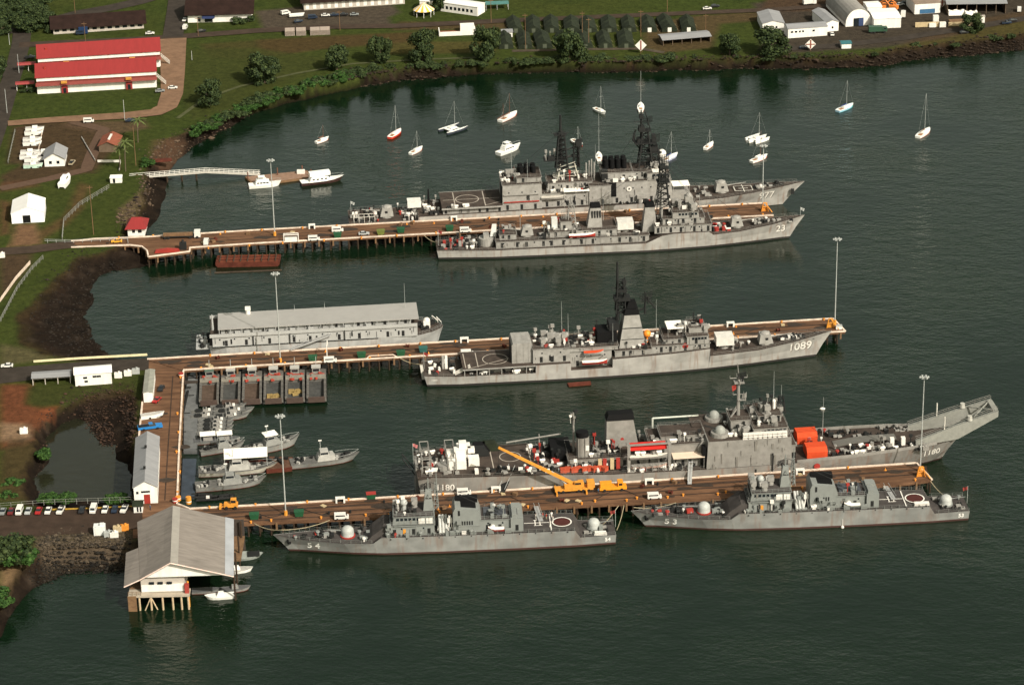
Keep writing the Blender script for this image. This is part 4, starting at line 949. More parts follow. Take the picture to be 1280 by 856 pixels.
    s.rail([(20.8, -5.0, 6.05), (74, -5.0, 6.05)], step=3); s.whip(60, 4, 8, 12); s.whip(30, 4, 6, 11); s.whip(95, 4.4, 9.2, 8); s.flag(131, 0, 8.6, 3.2, STEEL); s.flag(.2, 0, 3.6, 6, FLAGRED)
    for k in range(3): s.b('stern_gear', s.um, 1 + k * 3.2, 2.6 + k * 3.2, -3.6 + k, -2 + k, 3.4, 5.0 + .3 * k)
    return s
S23 = destroyer()

# ---------------- destroyer 977
def spruance():
    st = [(.2, 4.6, 7.2, 1, 6.4), (10, 4.4, 8, 10, 7.4), (25.4, 4.3, 8.4, 25.4, 8), (25.6, 6.6, 8.4, 25.6, 8), (33, 6.7, 8.4, 33, 8.1), (57, 6.9, 8.4, 57, 8.2), (110, 7.2, 8.4, 108, 8, .5), (126, 7.0, 8.0, 123, 6.6), (138, 7.1, 6.8, 134, 4.8, .42), (150, 7.8, 4.8, 145.5, 2.6, .36), (160, 8.6, 2.6, 154, 1.0, .34), (166, 9.1, 1.1, 158.5, .3, .36), (169.8, 9.4, .08, 161, .05, .5)]
    s = Ship('large grey destroyer with hull number 977 and two black mast clusters, behind the uppermost pier', st, 5.0, (976.8, 257.4), 161, seed=77, shift=1.4, sink=.6)
    s.number('977', 152.2, 4.3, 4.0, -1)
    s.gun(14.2, 0, 4.35, -1, 1.2); s.fittings(1, 11, -6.4, 6.4, 4.45, 26, 'bplvhm', .3, .12); s.fittings(18, 25, -7, 7, 4.35, 14, 'lvrm', .35, .1)
    g = G()
    for k in range(5): g.tube((2 + k * 1.9, -5.5, 4.5), (2 + k * 1.9, -5.5, 6.6), .1).tube((2 + k * 1.9, -2.5, 4.5), (2 + k * 1.9, -2.5, 6.6), .1).tube((2 + k * 1.9, -5.5, 6.6), (2 + k * 1.9, -2.5, 6.6), .1)
    g.tube((2, -5.5, 6.6), (9.6, -5.5, 6.6), .1).tube((2, -2.5, 6.6), (9.6, -2.5, 6.6), .1).build('awning_frame', MARK, s.t); s.flag(1.2, 0, 4.5, 6.5, STEEL)
    l8 = G().cyl(24.6, 1, 4.2, 6.6, 1.1, 1, 10).build('launcher_pedestal', s.um, s.t); G().box(22, 27, -.9, 3.2, 7.4, 9.8).build('missile_box', mat('pale_launcher', (.6, .58, .55), .5), l8)
    for k in range(3): G().box(21.95, 22.0, -.9 + k * 1.4, .3 + k * 1.4, 7.6, 9.6).build('box_door', DARKM, l8)
    s.mast(30, 3, 6.6, 13, .5, (), BLACK); s.fittings(27, 33.5, -7.5, 7.5, 6.7, 16, 'lvrhm', .3, .05)
    s.b('flight_deck', DECK, 34.2, 56.5, -8.2, 8.2, 9.0, 9.3); s.house('flight_deck_house', 34.6, 56.5, 7.2, 6.7, 9.0, doors=6, top=False)
    for sg in (-1, 1): s.b('deck_edge', s.um, 34.1, 56.5, sg * 8.22, sg * 8.5, 8.8, 9.35)
    s.ring(44, 0, 9.34, 4.4, .35, FADED); s.line(39.2, -7.4, 39.2, 7.4, 9.34, .35, FADED); s.line(50.2, -7.4, 50.2, 7.4, 9.34, .35, FADED); s.line(35, 0, 56, 0, 9.345, .3, FADED); s.line(50, -7, 56, -4, 9.345, .3, FADED)
    s.fittings(35, 45, -8.0, -7.0, 9.32, 4, 'lr', .5, 0)
    h1 = s.house('hangar', 56.5, 71, 7.0, 6.8, 16.6, doors=3, ports=3, slope=.5); G().box(56.4, 56.6, -5.5, 1.0, 9.4, 15.2).build('hangar_door', DARKM, h1)
    for z in (9.8, 12.6): G().box(57, 70, -7.3, -6.6, z, z + .3).build('gallery', RED if z < 10 else s.um, h1)
    s.fittings(57, 62, -5.8, 5.8, 16.65, 9, 'lvrmd', .2, .12)
    a = s.house('after_stack', 62, 71, 5.2, 16.6, 18.6, doors=1)
    for k in range(3):
        for sg in (-1, 1): part('exhaust', 'exh', lambda g: g.cyl(0, 0, 0, 2.6, 1.0, .95, 10), BLACK, s.t, (64 + k * 2.3, sg * 1.6 + 1.2, 18.5))
    s.house('mid_house', 71, 92, 6.2, 7.0, 12.2, doors=6, ports=6, slope=.3); s.house('mid_upper', 73.5, 90, 4.0, 12.2, 15.5, doors=3, ports=2); s.fittings(72, 92, -5.6, -4.0, 12.25, 16, 'lvrmh', .35, .2); s.fittings(74, 90, -3.6, 3.6, 15.55, 12, 'lvmr', .35, .1)
    s.boat(75.2, -6.6, 10.2, 9, mat('grey_canvas', (.42, .39, .35), .9), s.um); G().box(79, 88.5, -7.4, -3.8, 12.9, 13.05).build('awning', CANVAS, s.t)
    for x in (79.2, 83.5, 88.3): part('awning_pole', 'awpole2', lambda g: g.tube((0, 0, 0), (0, 0, 5.9), .08, 4), s.um, s.t, (x, -7.3, 7))
    g = G()
    for x0 in (77.2, 85.2):
        g.tube((x0, -2.2, 15.5), (78.6 if x0 < 80 else 83.8, -1.2, 21.6), .2).tube((x0, 2.2, 15.5), (78.6 if x0 < 80 else 83.8, 1.2, 21.6), .2)
    for z, w in ((17, 4), (19, 3.3), (20.6, 2.8)): g.tube((81.2 - w, -1.6, z), (81.2 + w, -1.2, z + 1.6), .14).tube((81.2 - w, -1.6, z), (81.2 + w, -1.6, z), .12)
    g.build('mast_truss', mat('pale_truss', (.42, .40, .34), .6), s.t)
    s.lattice(79.2, 0, 19, 33, 2.3, 1.0, DARKM, 8, r=.27); s.lattice(84.6, 0, 19, 29, 1.2, .9, DARKM, 5, r=.18); G().box(78, 80.2, -1.2, 1.2, 31.8, 33.6).box(84.3, 86.6, -1.1, 1.1, 28, 30).box(74, 76.6, -1.4, 1.4, 23.5, 24.4).build('mast_electronics', DARKM, s.t); s.mast(78.9, 0, 21, 40.2, .75, [(33.2, 4.2, 'y'), (33.2, 3.2, 'x'), (39.5, 1.0, 'y')]); 
    G().box(72.5, 80, -2.2, 2.2, 23.2, 23.5).box(76.5, 81, -1.5, 1.5, 32.7, 33).build('mast_platform', DARKM, s.t); s.fittings(73, 78, -2, 2, 23.5, 5, 'mv', 0, 0)
    s.mast(85.2, 0, 20, 30.5, .6, [(24.5, 2, 'y'), (28.2, 2, 'y')]); s.radar(85.6, 0, 29.2, 3.4, 3.2, DARKM, .8); G().tube((79, 0, 26), (85.2, 0, 28), .3).tube((79, 0, 24), (85.2, 0, 24), .35).tube((79, 0, 22), (85.2, 0, 26), .25).build('mast_brace', DARKM, s.t)
    for k, (x, y) in enumerate(((88, -1.5), (89.4, .8), (91, -1.2), (90.4, 2))): part('crane_post', 'cpost', lambda g: g.tube((0, 0, 0), (0, 0, 9.5), .28, 6), s.um, s.t, (x, y, 12.2))
    s.house('boxy_house', 88.5, 96.5, 6.8, 7.1, 14.6, doors=1, slope=.2); s.b('dark_shelter', BLACK, 96.4, 98.5, -6.6, -2, 9.8, 15.4)
    h = s.house('forward_deckhouse', 96.5, 119.5, 6.6, 7.2, 15.4, doors=4, ports=7, slope=.5, fs=.8); s.fittings(94, 108, -6.2, -4.6, 15.45, 6, 'lrv', .5, .2)
    b_ = s.house('forward_stack', 93.5, 104.8, 4.6, 15.4, 18.6, doors=2); G().box(93.4, 95.6, -2, -4.7, 15.6, 19.4).build('stack_side', DARKM, b_)
    for k in range(4):
        for sg in (-1, 1): part('exhaust', 'exh', None, BLACK, s.t, (95.4 + k * 2.25, sg * 1.5 + 1.0, 18.5), sc=(1, 1, 1.45))
    s.house('mast_house', 104.5, 112, 4.4, 15.4, 18.4, doors=1, ports=2)
    br = s.house('bridge', 110, 118.6, 6.0, 15.4, 18.2, doors=1, fs=.5); s.windows(br, 118.3, -5, 5, 17.2, 9); s.side_windows(br, 6.0, 112, 118, 17.2, 5)
    G().box(112, 117, -6.2, -2, 18.4, 18.55).build('awning', CANVAS, s.t); s.fittings(110, 118, -4, 4, 18.25, 12, 'mdvl', .35, .08)
    d = G().ell((0, 0, 0), 1.7, 1.7, 1.7, 16, 10).cyl(0, 0, -4, -1.4, .7, .7, 10).build('white_radome', WHITE, s.t, True); d.location = (116.2, 0, 23.2)
    rg = G(); n = 20
    rg.loft([[(103.2 + .95 * math.cos(6.2832 * k / n) * q, -6.68 + .0, 12.6 + .95 * math.sin(6.2832 * k / n) * q) for k in range(n)] for q in (.45, 1)], True).build('white_ring_badge', WHITE, s.t)
    s.lattice(110, 0, 18, 33, 2.6, 1.0, DARKM, 7, r=.26); G().box(107.6, 109.8, -1.3, 1.3, 32.9, 34.4).box(111.4, 114.4, -1.4, 1.4, 24.6, 26.4).box(107, 109.4, -1.3, 1.3, 28.3, 29.8).box(107.9, 109.4, -1, 1, 37.4, 38.8).box(112.5, 114, -.8, .8, 28, 31).build('mast_electronics', DARKM, s.t); s.lattice(113.6, 0, 18, 27, 1.8, .9, DARKM, 4, r=.18); s.mast(108.6, 0, 24, 40.6, .6, [(31.5, 3.6, 'y'), (36, 4.2, 'y'), (36.2, 2.6, 'x')])
    G().box(106, 114, -2.4, 2.4, 28, 28.3).box(107.5, 112, -1.8, 1.8, 32.6, 32.9).box(110.5, 116, -2, 2, 24.2, 24.5).build('mast_platform', DARKM, s.t)
    s.radar(113.6, 0, 29.4, 4.4, 3.0, DARKM, .5); s.radar(111, 0, 36.8, 3.6, 2.2, DARKM, .3); s.radar(105.8, 0, 31, 3, 2.4, DARKM, 1.2); G().tube((106.5, 0, 33), (105.4, 0, 29), .25).tube((105.4, 0, 29), (108.5, 0, 25), .25).tube((112, 0, 33), (110, 0, 40), .2).build('mast_brace', DARKM, s.t)
    s.b('deck_step', s.um, 119.5, 126, -5.6, 5.6, 6.9, 9.4); G().box(119.8, 126.2, -4, 1.4, 11.6, 11.75).build('awning', CANVAS, s.t)
    for x, y in ((120, -3.8), (126, -3.8), (120, 1.2), (126, 1.2)): part('awning_pole', 'awpole3', lambda g: g.tube((0, 0, 0), (0, 0, 2.3), .08, 4), s.um, s.t, (x, y, 9.4))
    G().box(106, 110.5, -8.0, -6.8, 9.0, 10.2).cyl(107.2, -7.2, 7, 9.1, .9, .9, 9).build('torpedo_shelter', s.um, s.t); s.fittings(100, 119, -8, -6.9, 7.2, 12, 'lrbv', .4, .2)
    s.gun(138.6, 0, 7.15, 1, 1.2); s.fittings(128, 134, -5.5, 5.5, 7.1, 8, 'hvlb', .2, .05)
    for a0, c0 in (((143.4, -2.4), (150, -2.4)), ((143.4, 2.4), (150, 2.4)), ((143.4, -2.4), (143.4, 2.4)), ((150, -2.4), (150, 2.4)), ((146.7, -3.6), (146.7, 3.6)), ((145, 0), (148.5, 0))): s.line(*a0, *c0, 7.9, .35, MARK)
    s.fittings(151, 163, -1.8, 1.8, 8.3, 12, 'bhlp', .3, .05); s.deck_rail(1, 25); s.deck_rail(127, 167)
    s.b('anchor', DARKM, 164.4, 165.6, -1.9, -1.3, 5.2, 7.2)
    s.rigging((109, 0, 36), [(79, 0, 34), (130, 4, 8), (130, -4, 8), (100, 3, 20)]); s.rigging((79, 0, 34), [(64, 3, 20), (64, -3, 20)])
    s.whip(66, -5, 16.6, 9); s.whip(92, 3, 15, 12); s.whip(61, 4, 16.6, 12)
    return s
S977 = spruance()

# ---------------- landing ship 1180
def landing_ship():
    st = [(-7.2, 10.6, 8.6, -6, 7.6), (2, 10.5, 10.1, 2, 9.4), (30, 9.6, 10.4, 30, 10.2), (50, 8.3, 10.4, 50, 10.2), (78.4, 7.9, 10.4, 78.4, 10.2), (104, 8.0, 10.3, 104, 9.9), (125, 8.5, 9.6, 123, 8.2, .5), (138, 8.9, 8.4, 134, 5.8, .7), (148, 9.1, 6.6, 143, 3.2, .8), (153.5, 9.2, 4.6, 148, 1.5, .85), (157, 9.2, 2.0, 151, .5, .9), (157.6, 9.2, .1, 152, .06, .9)]
    s = Ship('big grey tank landing ship with hull number 1180, derrick arms reaching over its bow', st, 5.5, (1177, 577.7), 152, shift=2.7, sink=1.2, hm=HULL_L, um=UPPER_L, seed=80)
    s.number('1180', 145.2, 5.2, 2.9, -1); s.number('1180', -2.0, 6.3, 2.8, -1)
    D = 8.4
    # stern deck
    s.b('stern_deck', DECK, -6.8, 28, -9.2, 9.2, 10.2, 10.62)
    G().xz([(-7.6, 2), (-6.6, 2), (-6.6, 11.5), (-7.4, 11.5)], -4, 4).build('stern_gate', s.um, s.t)
    g = G()
    for x in (-5.5, -3, 2, 4.5):
        for y in (-6, 0, 6): g.tube((x, y, 10.5), (x, y, 15), .2, 5)
    for y in (-6, 0, 6): g.tube((-5.5, y, 15), (-3, y, 15), .16).tube((2, y, 15), (4.5, y, 15), .16).tube((-5.5, y, 12.6), (-3, y, 12.6), .14)
    for x in (-5.5, -3, 2, 4.5): g.tube((x, -6, 15), (x, 6, 15), .16)
    g.build('stern_frames', s.um, s.t); s.fittings(-6, 5, -8, 8, 10.65, 34, 'lvrpmh', .3, .15)
    for x, y, z, a, c, h in ((5, -3.2, 10.6, 5.2, 4.2, 2.6), (10, -2.2, 10.6, 3.2, 3, 2.4), (6, -1, 13.2, 3.4, 3, 2.2), (7, .2, 15.4, 2.2, 2, 1.7), (3.2, .5, 10.6, 2.2, 3, 3.4), (7.5, 3, 10.6, 4, 4, 3.8), (9.6, 1.2, 13, 2, 2, 1.4)):
        G().box(x - a / 2, x + a / 2, y - c / 2, y + c / 2, z, z + h).build('white_crate', WHITE, s.t)
    G().cyl(1, -4, 10.6, 12.2, 2.2, 2.0, 14).build('winch_drum', s.um, s.t)
    s.ring(21.2, 1, 10.66, 3.3, .3, FADED); s.line(15.6, -8, 15.6, 8, 10.66, .3, FADED); s.line(27, -8, 27, 8, 10.66, .3, FADED)
    for x, y, m in ((13, 6, BLACK), (16, 6.5, TARPG), (12.5, 3.4, DARKM)):
        o = G().taper(-2.6, 2.6, -1.3, 1.3, .5, -2.4, 1.2, -1.15, 1.15, 2.7).box(-2.6, 2.6, -1.2, 1.2, .0, .5).build('deck_cargo', m, s.t); o.location = (x, y, 10.6)
    s.fittings(26, 33, -9, 9, 9.7, 26, 'lvrhpm', .3, .3); s.fittings(10, 28, -9.6, -7, 10.65, 16, 'lvbrh', .25, .2); s.fittings(33, 50, -9.4, 2, 8.95, 44, 'lvrhpm', .22, .38)
    for k in range(9): part('red_crate', 'redcrate', lambda g: g.box(-.9, .9, -.7, .7, 0, 1.4), mat('safety_orange', (.36, .055, .022), .75, .3, .8), s.t, (36 + k * 1.55, -8.6 + .5 * (k % 2), 9.2 - k * .05), .1 * k)
    s.b('dark_shelter', BLACK, 33.5, 39.5, -1, 8, 9.0, 12.6)
    # mast house and the two unequal funnels
    s.house('after_house', 38, 62, 5.6, 8.4, 11.6, doors=5, ports=6)
    f = G().hexa([(40.6 + 2 + 2 * math.cos(a), -3.2 + 1.7 * math.sin(a), 8.4) for a in [k * .5236 for k in range(12)]], [(40.6 + 2 + 1.9 * math.cos(a), -3.2 + 1.6 * math.sin(a), 18.0) for a in [k * .5236 for k in range(12)]]).build('small_funnel', s.um, s.t, True)
    G().hexa([(42.5 + 1.95 * math.cos(a), -3.2 + 1.65 * math.sin(a), 18.0) for a in [k * .5236 for k in range(12)]], [(42.3 + 1.9 * math.cos(a), -3.2 + 1.6 * math.sin(a), 19.6) for a in [k * .5236 for k in range(12)]]).build('funnel_cap', BLACK, f, True)
    for k in (-1, 1): G().box(42 + k * 1.0, 42.2 + k * 1.0, -5.05, -4.8, 9, 18).build('funnel_rib', s.um, f)
    G().box(43.2, 44.2, -5.1, -4.7, 14.0, 15.6).build('white_panel', WHITE, f)
    s.mast(40.2, 0, 11, 24.4, .4, [(19, 2.2, 'y'), (22.6, 1.8, 'y')], s.um, .25); s.fittings(39.3, 41, -1, 1, 21, 3, 'm', .5, 0)
    f = G().taper(50.2, 59.9, 1.0, 5.6, 11.5, 50.4, 58.4, 1.4, 5.2, 20.2).build('large_funnel', s.um, s.t); G().taper(50.2, 58.7, 1.2, 5.4, 20.2, 51, 58.5, 1.8, 4.9, 22).build('funnel_cap', BLACK, f)
    G().tube((55, .98 + .15, 14), (55, .9 + .2, 14), .55, 10).build('red_badge', RED, f)
    s.fittings(44, 54, -5.2, 5, 11.65, 30, 'lvrmhp', .25, .35); s.fittings(58, 64, -4.5, 6, 11.65, 10, 'lvrm', .2, .15)
    for x, z in ((46.6, 8.6), (48, 8.6), (50.2, 8.6), (52, 8.6)): G().box(x, x + 1.1, -7.6, -6.8, z, z + 3.4).build('cable_reel_stack', RED if x in (48, 52) else TAN, s.t)
    # boat davits on the visible side
    for x in (55.2, 67.4): G().box(x, x + .9, -8.6, -8.0, 8, 16.2).box(x, x + .9, -8.2, -5, 15.6, 16.2).build('boat_davit', s.um, s.t)
    s.b('davit_beam', s.um, 55, 68.4, -8.4, -7.8, 16.2, 16.6); G().taper(55.6, 67.2, -7.6, -4.2, 14.3, 56, 67, -7.4, -5, 15.7).build('red_boat_cover', mat('red_cover', (.50, .025, .02), .8), s.t)
    s.boat(61.6, -8.2, 11.8, 11.6, mat('boat_grey_cover', (.5, .47, .42), .8), s.um, False); s.fittings(58, 66, -8.6, -7.6, 13.1, 4, 'lr', .9, 0); s.boat(61.8, -8.0, 8.6, 10.8, s.um, mat('boat_pinkish', (.4, .28, .24), .8), False)
    g = G()
    for k in range(8): g.tube((55.4 + k * 1.8, -9.6, 7.9), (55.4 + k * 1.8, -9.6, 11.0), .12, 4)
    g.build('boat_rack', s.um, s.t)
    G().box(68.8, 78.2, -9.6, -5.0, 11.6, 11.75).build('tan_awning', mat('tan_awning', (.62, .50, .40), .9, .06), s.t); s.house('awning_house', 70, 78.5, 7.4, 8, 10.6, doors=3, top=False)
    for x in (69, 73, 78): part('awning_pole', 'awpole4', lambda g: g.tube((0, 0, 0), (0, 0, 3.7), .09, 4), s.um, s.t, (x, -9.5, 7.95))
    s.house('midship_house', 62.5, 79, 5.6, 8.2, 14.6, doors=2); s.house('midship_top', 66, 79, 3.6, 14.6, 16.4, doors=1); s.fittings(64, 79, -5, -3.7, 14.65, 10, 'lvmr', .3, .1)
    g = G().tube((65, 7, 9), (65, 7, 17.4), .3).tube((65, 7, 17.4), (79, 7, 17.4), .3).tube((66, -3, 14), (66, -3, 16), .2); g.build('cargo_boom', mat('pale_boom', (.46, .47, .42), .6), s.t)
    g = G().tube((30.5, 6, 9.5), (30.5, 6, 15), .25).tube((20.5, 5, 13.4), (37, 5, 15.2), .25, 6); g.build('cargo_boom', s.um, s.t)
    # slab-sided superstructure and bridge
    h = G().taper(78.5, 104.4, -10.15, 10.15, 5.0, 79.2, 104.2, -9.6, 9.6, 16.5).build('superstructure', s.um, s.t)
    gp = G()
    for k in range(34):
        x = 79.6 + s.rd.random() * 24; z = 6.5 + s.rd.random() * 8.5; yy = -10.15 + (z - 5) * .048; w = s.rd.choice((.12, .12, .3, .6)); gp.box(x, x + w, yy - .12, yy + .2, z, min(16.2, z + s.rd.choice((.3, .5, 1.6, 3.2))))
    gp.build('side_piping', MATS['piping_tone'], h)['kind'] = 'stuff'
    G().box(79.5, 104, -9.4, 9.4, 16.48, 16.56).build('walking_deck', DECK, h)
    for z in (8.6, 11.4, 14.2):
        for k in range(11): part('porthole', 'lstport', lambda g: g.tube((0, -.05, 0), (0, .05, 0), .2, 8), GLASS, h, (81 + k * 2.1, -10.06 + (z - 5) * .048 - .03, z))
    G().xz([(76.6, 8), (79.2, 8), (79.2, 15.4), (77.8, 15.4), (76.6, 13.4)], -6.5, 9).build('curved_wing', s.um, s.t); s.b('recess_shade', BLACK, 77.6, 78.6, -9.2, -6.8, 8.2, 14.6)  # solid black block stands in for the shade inside a recess
    s.b('inset_deck', DECK, 76, 85, 1, 9.2, 16.6, 16.72)
    for y, z in ((-5.2, 16.5), (5.2, 16.5)):
        o = G().cyl(0, 0, 0, 1.1, 2.9, 2.7, 16).build('gun_tub', s.um, s.t); o.location = (83.4, y, z)
        G().ell((0, 0, 1.2), 1.7, 1.6, 1.9, 14, 7, -20, 90).build('gun_shield', mat('gun_shield_grey', (.235, .24, .225), .6), o, True)
        G().tube((-1.2, -.4, 2.2), (-4.6, -.4, 3.4), .13).tube((-1.2, .4, 2.2), (-4.6, .4, 3.4), .13).build('gun_barrel', DARKM, o)
    br = s.house('bridge', 93, 103.6, 8.2, 16.5, 19.3, doors=2, fs=.4); s.windows(br, 103.3, -7.4, 7.4, 18.4, 13); s.side_windows(br, 8.2, 97, 103, 18.4, 5)
    for k in range(9):
        part('life_raft_rack', 'rackr', lambda g: g.box(-.9, .9, -.5, .5, 0, .15).box(-.8, .8, -.5, .5, .5, 1.0).box(-.8, .8, -.5, .5, 1.3, 1.8), WHITE, s.t, (90.5 + k * 1.45, -9.0, 16.55))
    s.house('pilot_house', 95, 102, 4.5, 19.3, 21.6, doors=2, ports=4); s.fittings(86, 93, -7.5, 7.5, 16.58, 18, 'lvrmd', .3, .06); s.fittings(94, 103, -7.6, 7.6, 19.36, 18, 'mdvlr', .35, .08); s.fittings(96, 101.5, -3.5, 3.5, 21.65, 7, 'mdv', .3, 0)
    s.house('mast_house', 87, 93, 3.4, 16.5, 20.2, doors=1); m = s.mast(89.8, 0, 20, 33, .6, [(31.6, 3.0, 'y'), (32.4, 2.6, 'x'), (27, 1.6, 'x')], s.um, .4)
    G().tube((89.8, 0, 33), (89.4, 0, 37), .14, 5).build('topmast', s.um, m); G().box(88.4, 91.4, -1.4, 1.4, 31.0, 31.3).box(89.5, 92, -.9, .9, 25.2, 25.4).build('mast_platform', s.um, m); s.radar(90.8, 0, 33.2, 2.6, 1.8, DARKM, .4); s.radar(91.6, 0, 26.6, 1.8, 1.4, s.um, .7)
    rows = [[(89.0, -.5, 30.6), (89.0, -.5, 29.0)], [(87.6, -.9, 30.2), (87.9, -.8, 28.4)]]; G().loft(rows).build('signal_flag', RED, m)
    G().tube((86, 0, 17), (89.8, 0, 24), .2).tube((86, -2, 18.8), (89.6, 0, 22.5), .22).build('mast_stay', s.um, m)
    o = G().tube((0, 0, 0), (0, 0, 2.4), .5, 10).ell((0, 0, 2.4), .55, .55, .7, 10, 6).build('white_radome', WHITE, s.t, True); o.location = (100.6, 0, 21.6); s.whip(100.6, .6, 23.5, 10); s.whip(103.2, 2, 19.3, 9); s.lattice(103, 1, 19.3, 25, 1.2, .6, DARKM, 4)
    # forecastle
    s.house('bridge_front', 104.3, 106, 7, 8.0, 12.6, doors=3)
    for (x0, x1, y0, y1, z0) in ((108.4, 114.6, 1.8, 7.8, 8.2), (109.4, 115.6, -8.0, -2.0, 8.0)):
        g = G().yz([(y0, z0), (y1, z0), (y1 + .1, z0 + 2.2), (y1 - 1.0, z0 + 3.1), (y0 + 1.2, z0 + 3.25), (y0 - .1, z0 + 2.1)], x0, x1); g.build('orange_cover', ORANGE, s.t)
    G().tube((112, -10.42, 6.6), (112, -10.3, 6.6), .95, 12).build('red_disc', RED, s.t)
    rows = [[(119 + f * 19, -1.7, 8.55 + 1.2 * math.sin(min(1, f * 1.6) * 1.57)), (119 + f * 19, 1.7, 8.55 + 1.2 * math.sin(min(1, f * 1.6) * 1.57))] for f in [k / 10 for k in range(11)]]
    G().loft(rows).loft([[(p[0][0], p[0][1], p[0][2]), (p[0][0], p[0][1], p[0][2] - .5)] for p in rows]).build('bow_ramp', mat('ramp_dark_grey', (.11, .105, .095), .7), s.t)
    s.fittings(116, 146, -8.4, -3.2, 8.7, 40, 'lvbhpmr', .15, .15); s.fittings(116, 146, 3.2, 8.6, 8.7, 26, 'lvbhp', .12, .1)
    for x in (136, 139.4): part('white_locker', 'wlock', lambda g: g.box(-.6, .6, -.6, .6, 0, 2.6), WHITE, s.t, (x, -4.2, 8.8))
    for sg in (-1, 1):
        g = G(); n = 14
        for k in range(n):
            x0, x1 = 106 + k * 3.1, 106 + (k + 1) * 3.1
            a, c = s.edge(x0, sg), s.edge(x1, sg); g.hexa([a + Vector((0, 0, -.02)), c + Vector((0, 0, -.02)), c + Vector((0, -sg * .12, -.02)), a + Vector((0, -sg * .12, -.02))], [a + Vector((0, 0, .95)), c + Vector((0, 0, .95)), c + Vector((0, -sg * .12, .95)), a + Vector((0, -sg * .12, .95))])
        g.build('bulwark', s.um, s.t)
        # derrick arm: a deep box girder with a railed catwalk, rising past the bow
        y = sg * 4.9
        def arm(y0, y1, w):
            return G().hexa([(143, y0 - w, 8.6), (156, (y0 * .4 + y1 * .6) - w, 9.9), (156, (y0 * .4 + y1 * .6) + w, 9.9), (143, y0 + w, 8.6)], [(143, y0 - w, 10.4), (156, (y0 * .4 + y1 * .6) - w, 14.6), (156, (y0 * .4 + y1 * .6) + w, 14.6), (143, y0 + w, 10.4)]).hexa([(156.01, (y0 * .4 + y1 * .6) - w, 9.9), (168.2, y1 - w, 16.3), (168.2, y1 + w, 16.3), (156.01, (y0 * .4 + y1 * .6) + w, 9.9)], [(156.01, (y0 * .4 + y1 * .6) - w, 14.6), (168.2, y1 - w, 18.2), (168.2, y1 + w, 18.2), (156.01, (y0 * .4 + y1 * .6) + w, 14.6)])
        a = arm(sg * 5.2, sg * 4.0, .55).build('derrick_arm', mat('derrick_grey', (.215, .215, .195), .6), s.t)
        P = lambda f: Vector((143 + 25 * f, sg * (5.2 - 1.2 * f), 10.5 + (4.2 * min(1, f / .52) if f < .52 else 4.2 + 3.6 * (f - .52) / .48)))
        g = G()
        for off in (-.5, .5):
            pts = [P(k / 8) + Vector((0, off, 1)) for k in range(9)]; g.path(pts, .07, 4)
            for k in range(17): g.tube(P(k / 16) + Vector((0, off, 0)), P(k / 16) + Vector((0, off, 1)), .06, 3)
        g.build('catwalk_rail', s.um, a)
        G().tube(P(.35), P(.35) + Vector((0, 0, 4.2)), .2, 5).build('arm_post', MARK, a); o = G().cyl(0, 0, 0, 1.4, .9, .7, 10).build('winch', mat('winch_pale', (.36, .35, .32), .6), a); o.location = P(.66)
    dg = MATS['derrick_grey']; G().box(166.8, 168.4, -3.4, 3.4, 16.6, 18.1).build('derrick_crossbeam', dg, s.t); G().tube((161, -3.6, 16.2), (167.5, 3.4, 18), .25).tube((161, 3.6, 16.2), (167.5, -3.4, 18), .25).build('derrick_brace', dg, s.t)
    s.flag(-7.8, 0, 10.6, 7, mat('striped_ensign', (.45, .16, .16), .9, .5, 3)); G().tube((-7.4, 2, 8), (-11, 2, 13.5), .18).tube((-7.4, -2, 8), (-11, -2, 13.5), .18).tube((-11, -2, 13.5), (-11, 2, 13.5), .15).build('stern_boom', DARKM, s.t)
    s.rigging((89.6, 0, 32), [(72, 3, 16), (72, -3, 16), (104, 4, 21), (118, 0, 10)]); s.rigging((40.2, 0, 23), [(30, 6, 15), (52, 3, 21)])
    s.fittings(52, 78, -9.6, -6, 8.0, 26, 'lvrmph', .2, .25); s.fittings(105, 116, -1, 1.2, 8.3, 8, 'lvmh', .2, .2)
    s.whip(117, 6, 8.4, 13); s.deck_rail(-6, 48); s.rail([(48, -10.2, 8.3), (78, -10.2, 7.9)])
    for x in (100, 95): G().tube((x - 1.5, -10.6, 6), (x - 1.5, -10.45, 12 - (100 - x)), .2).build('side_pipe', DARKM, s.t)
    return s
S1180 = landing_ship()

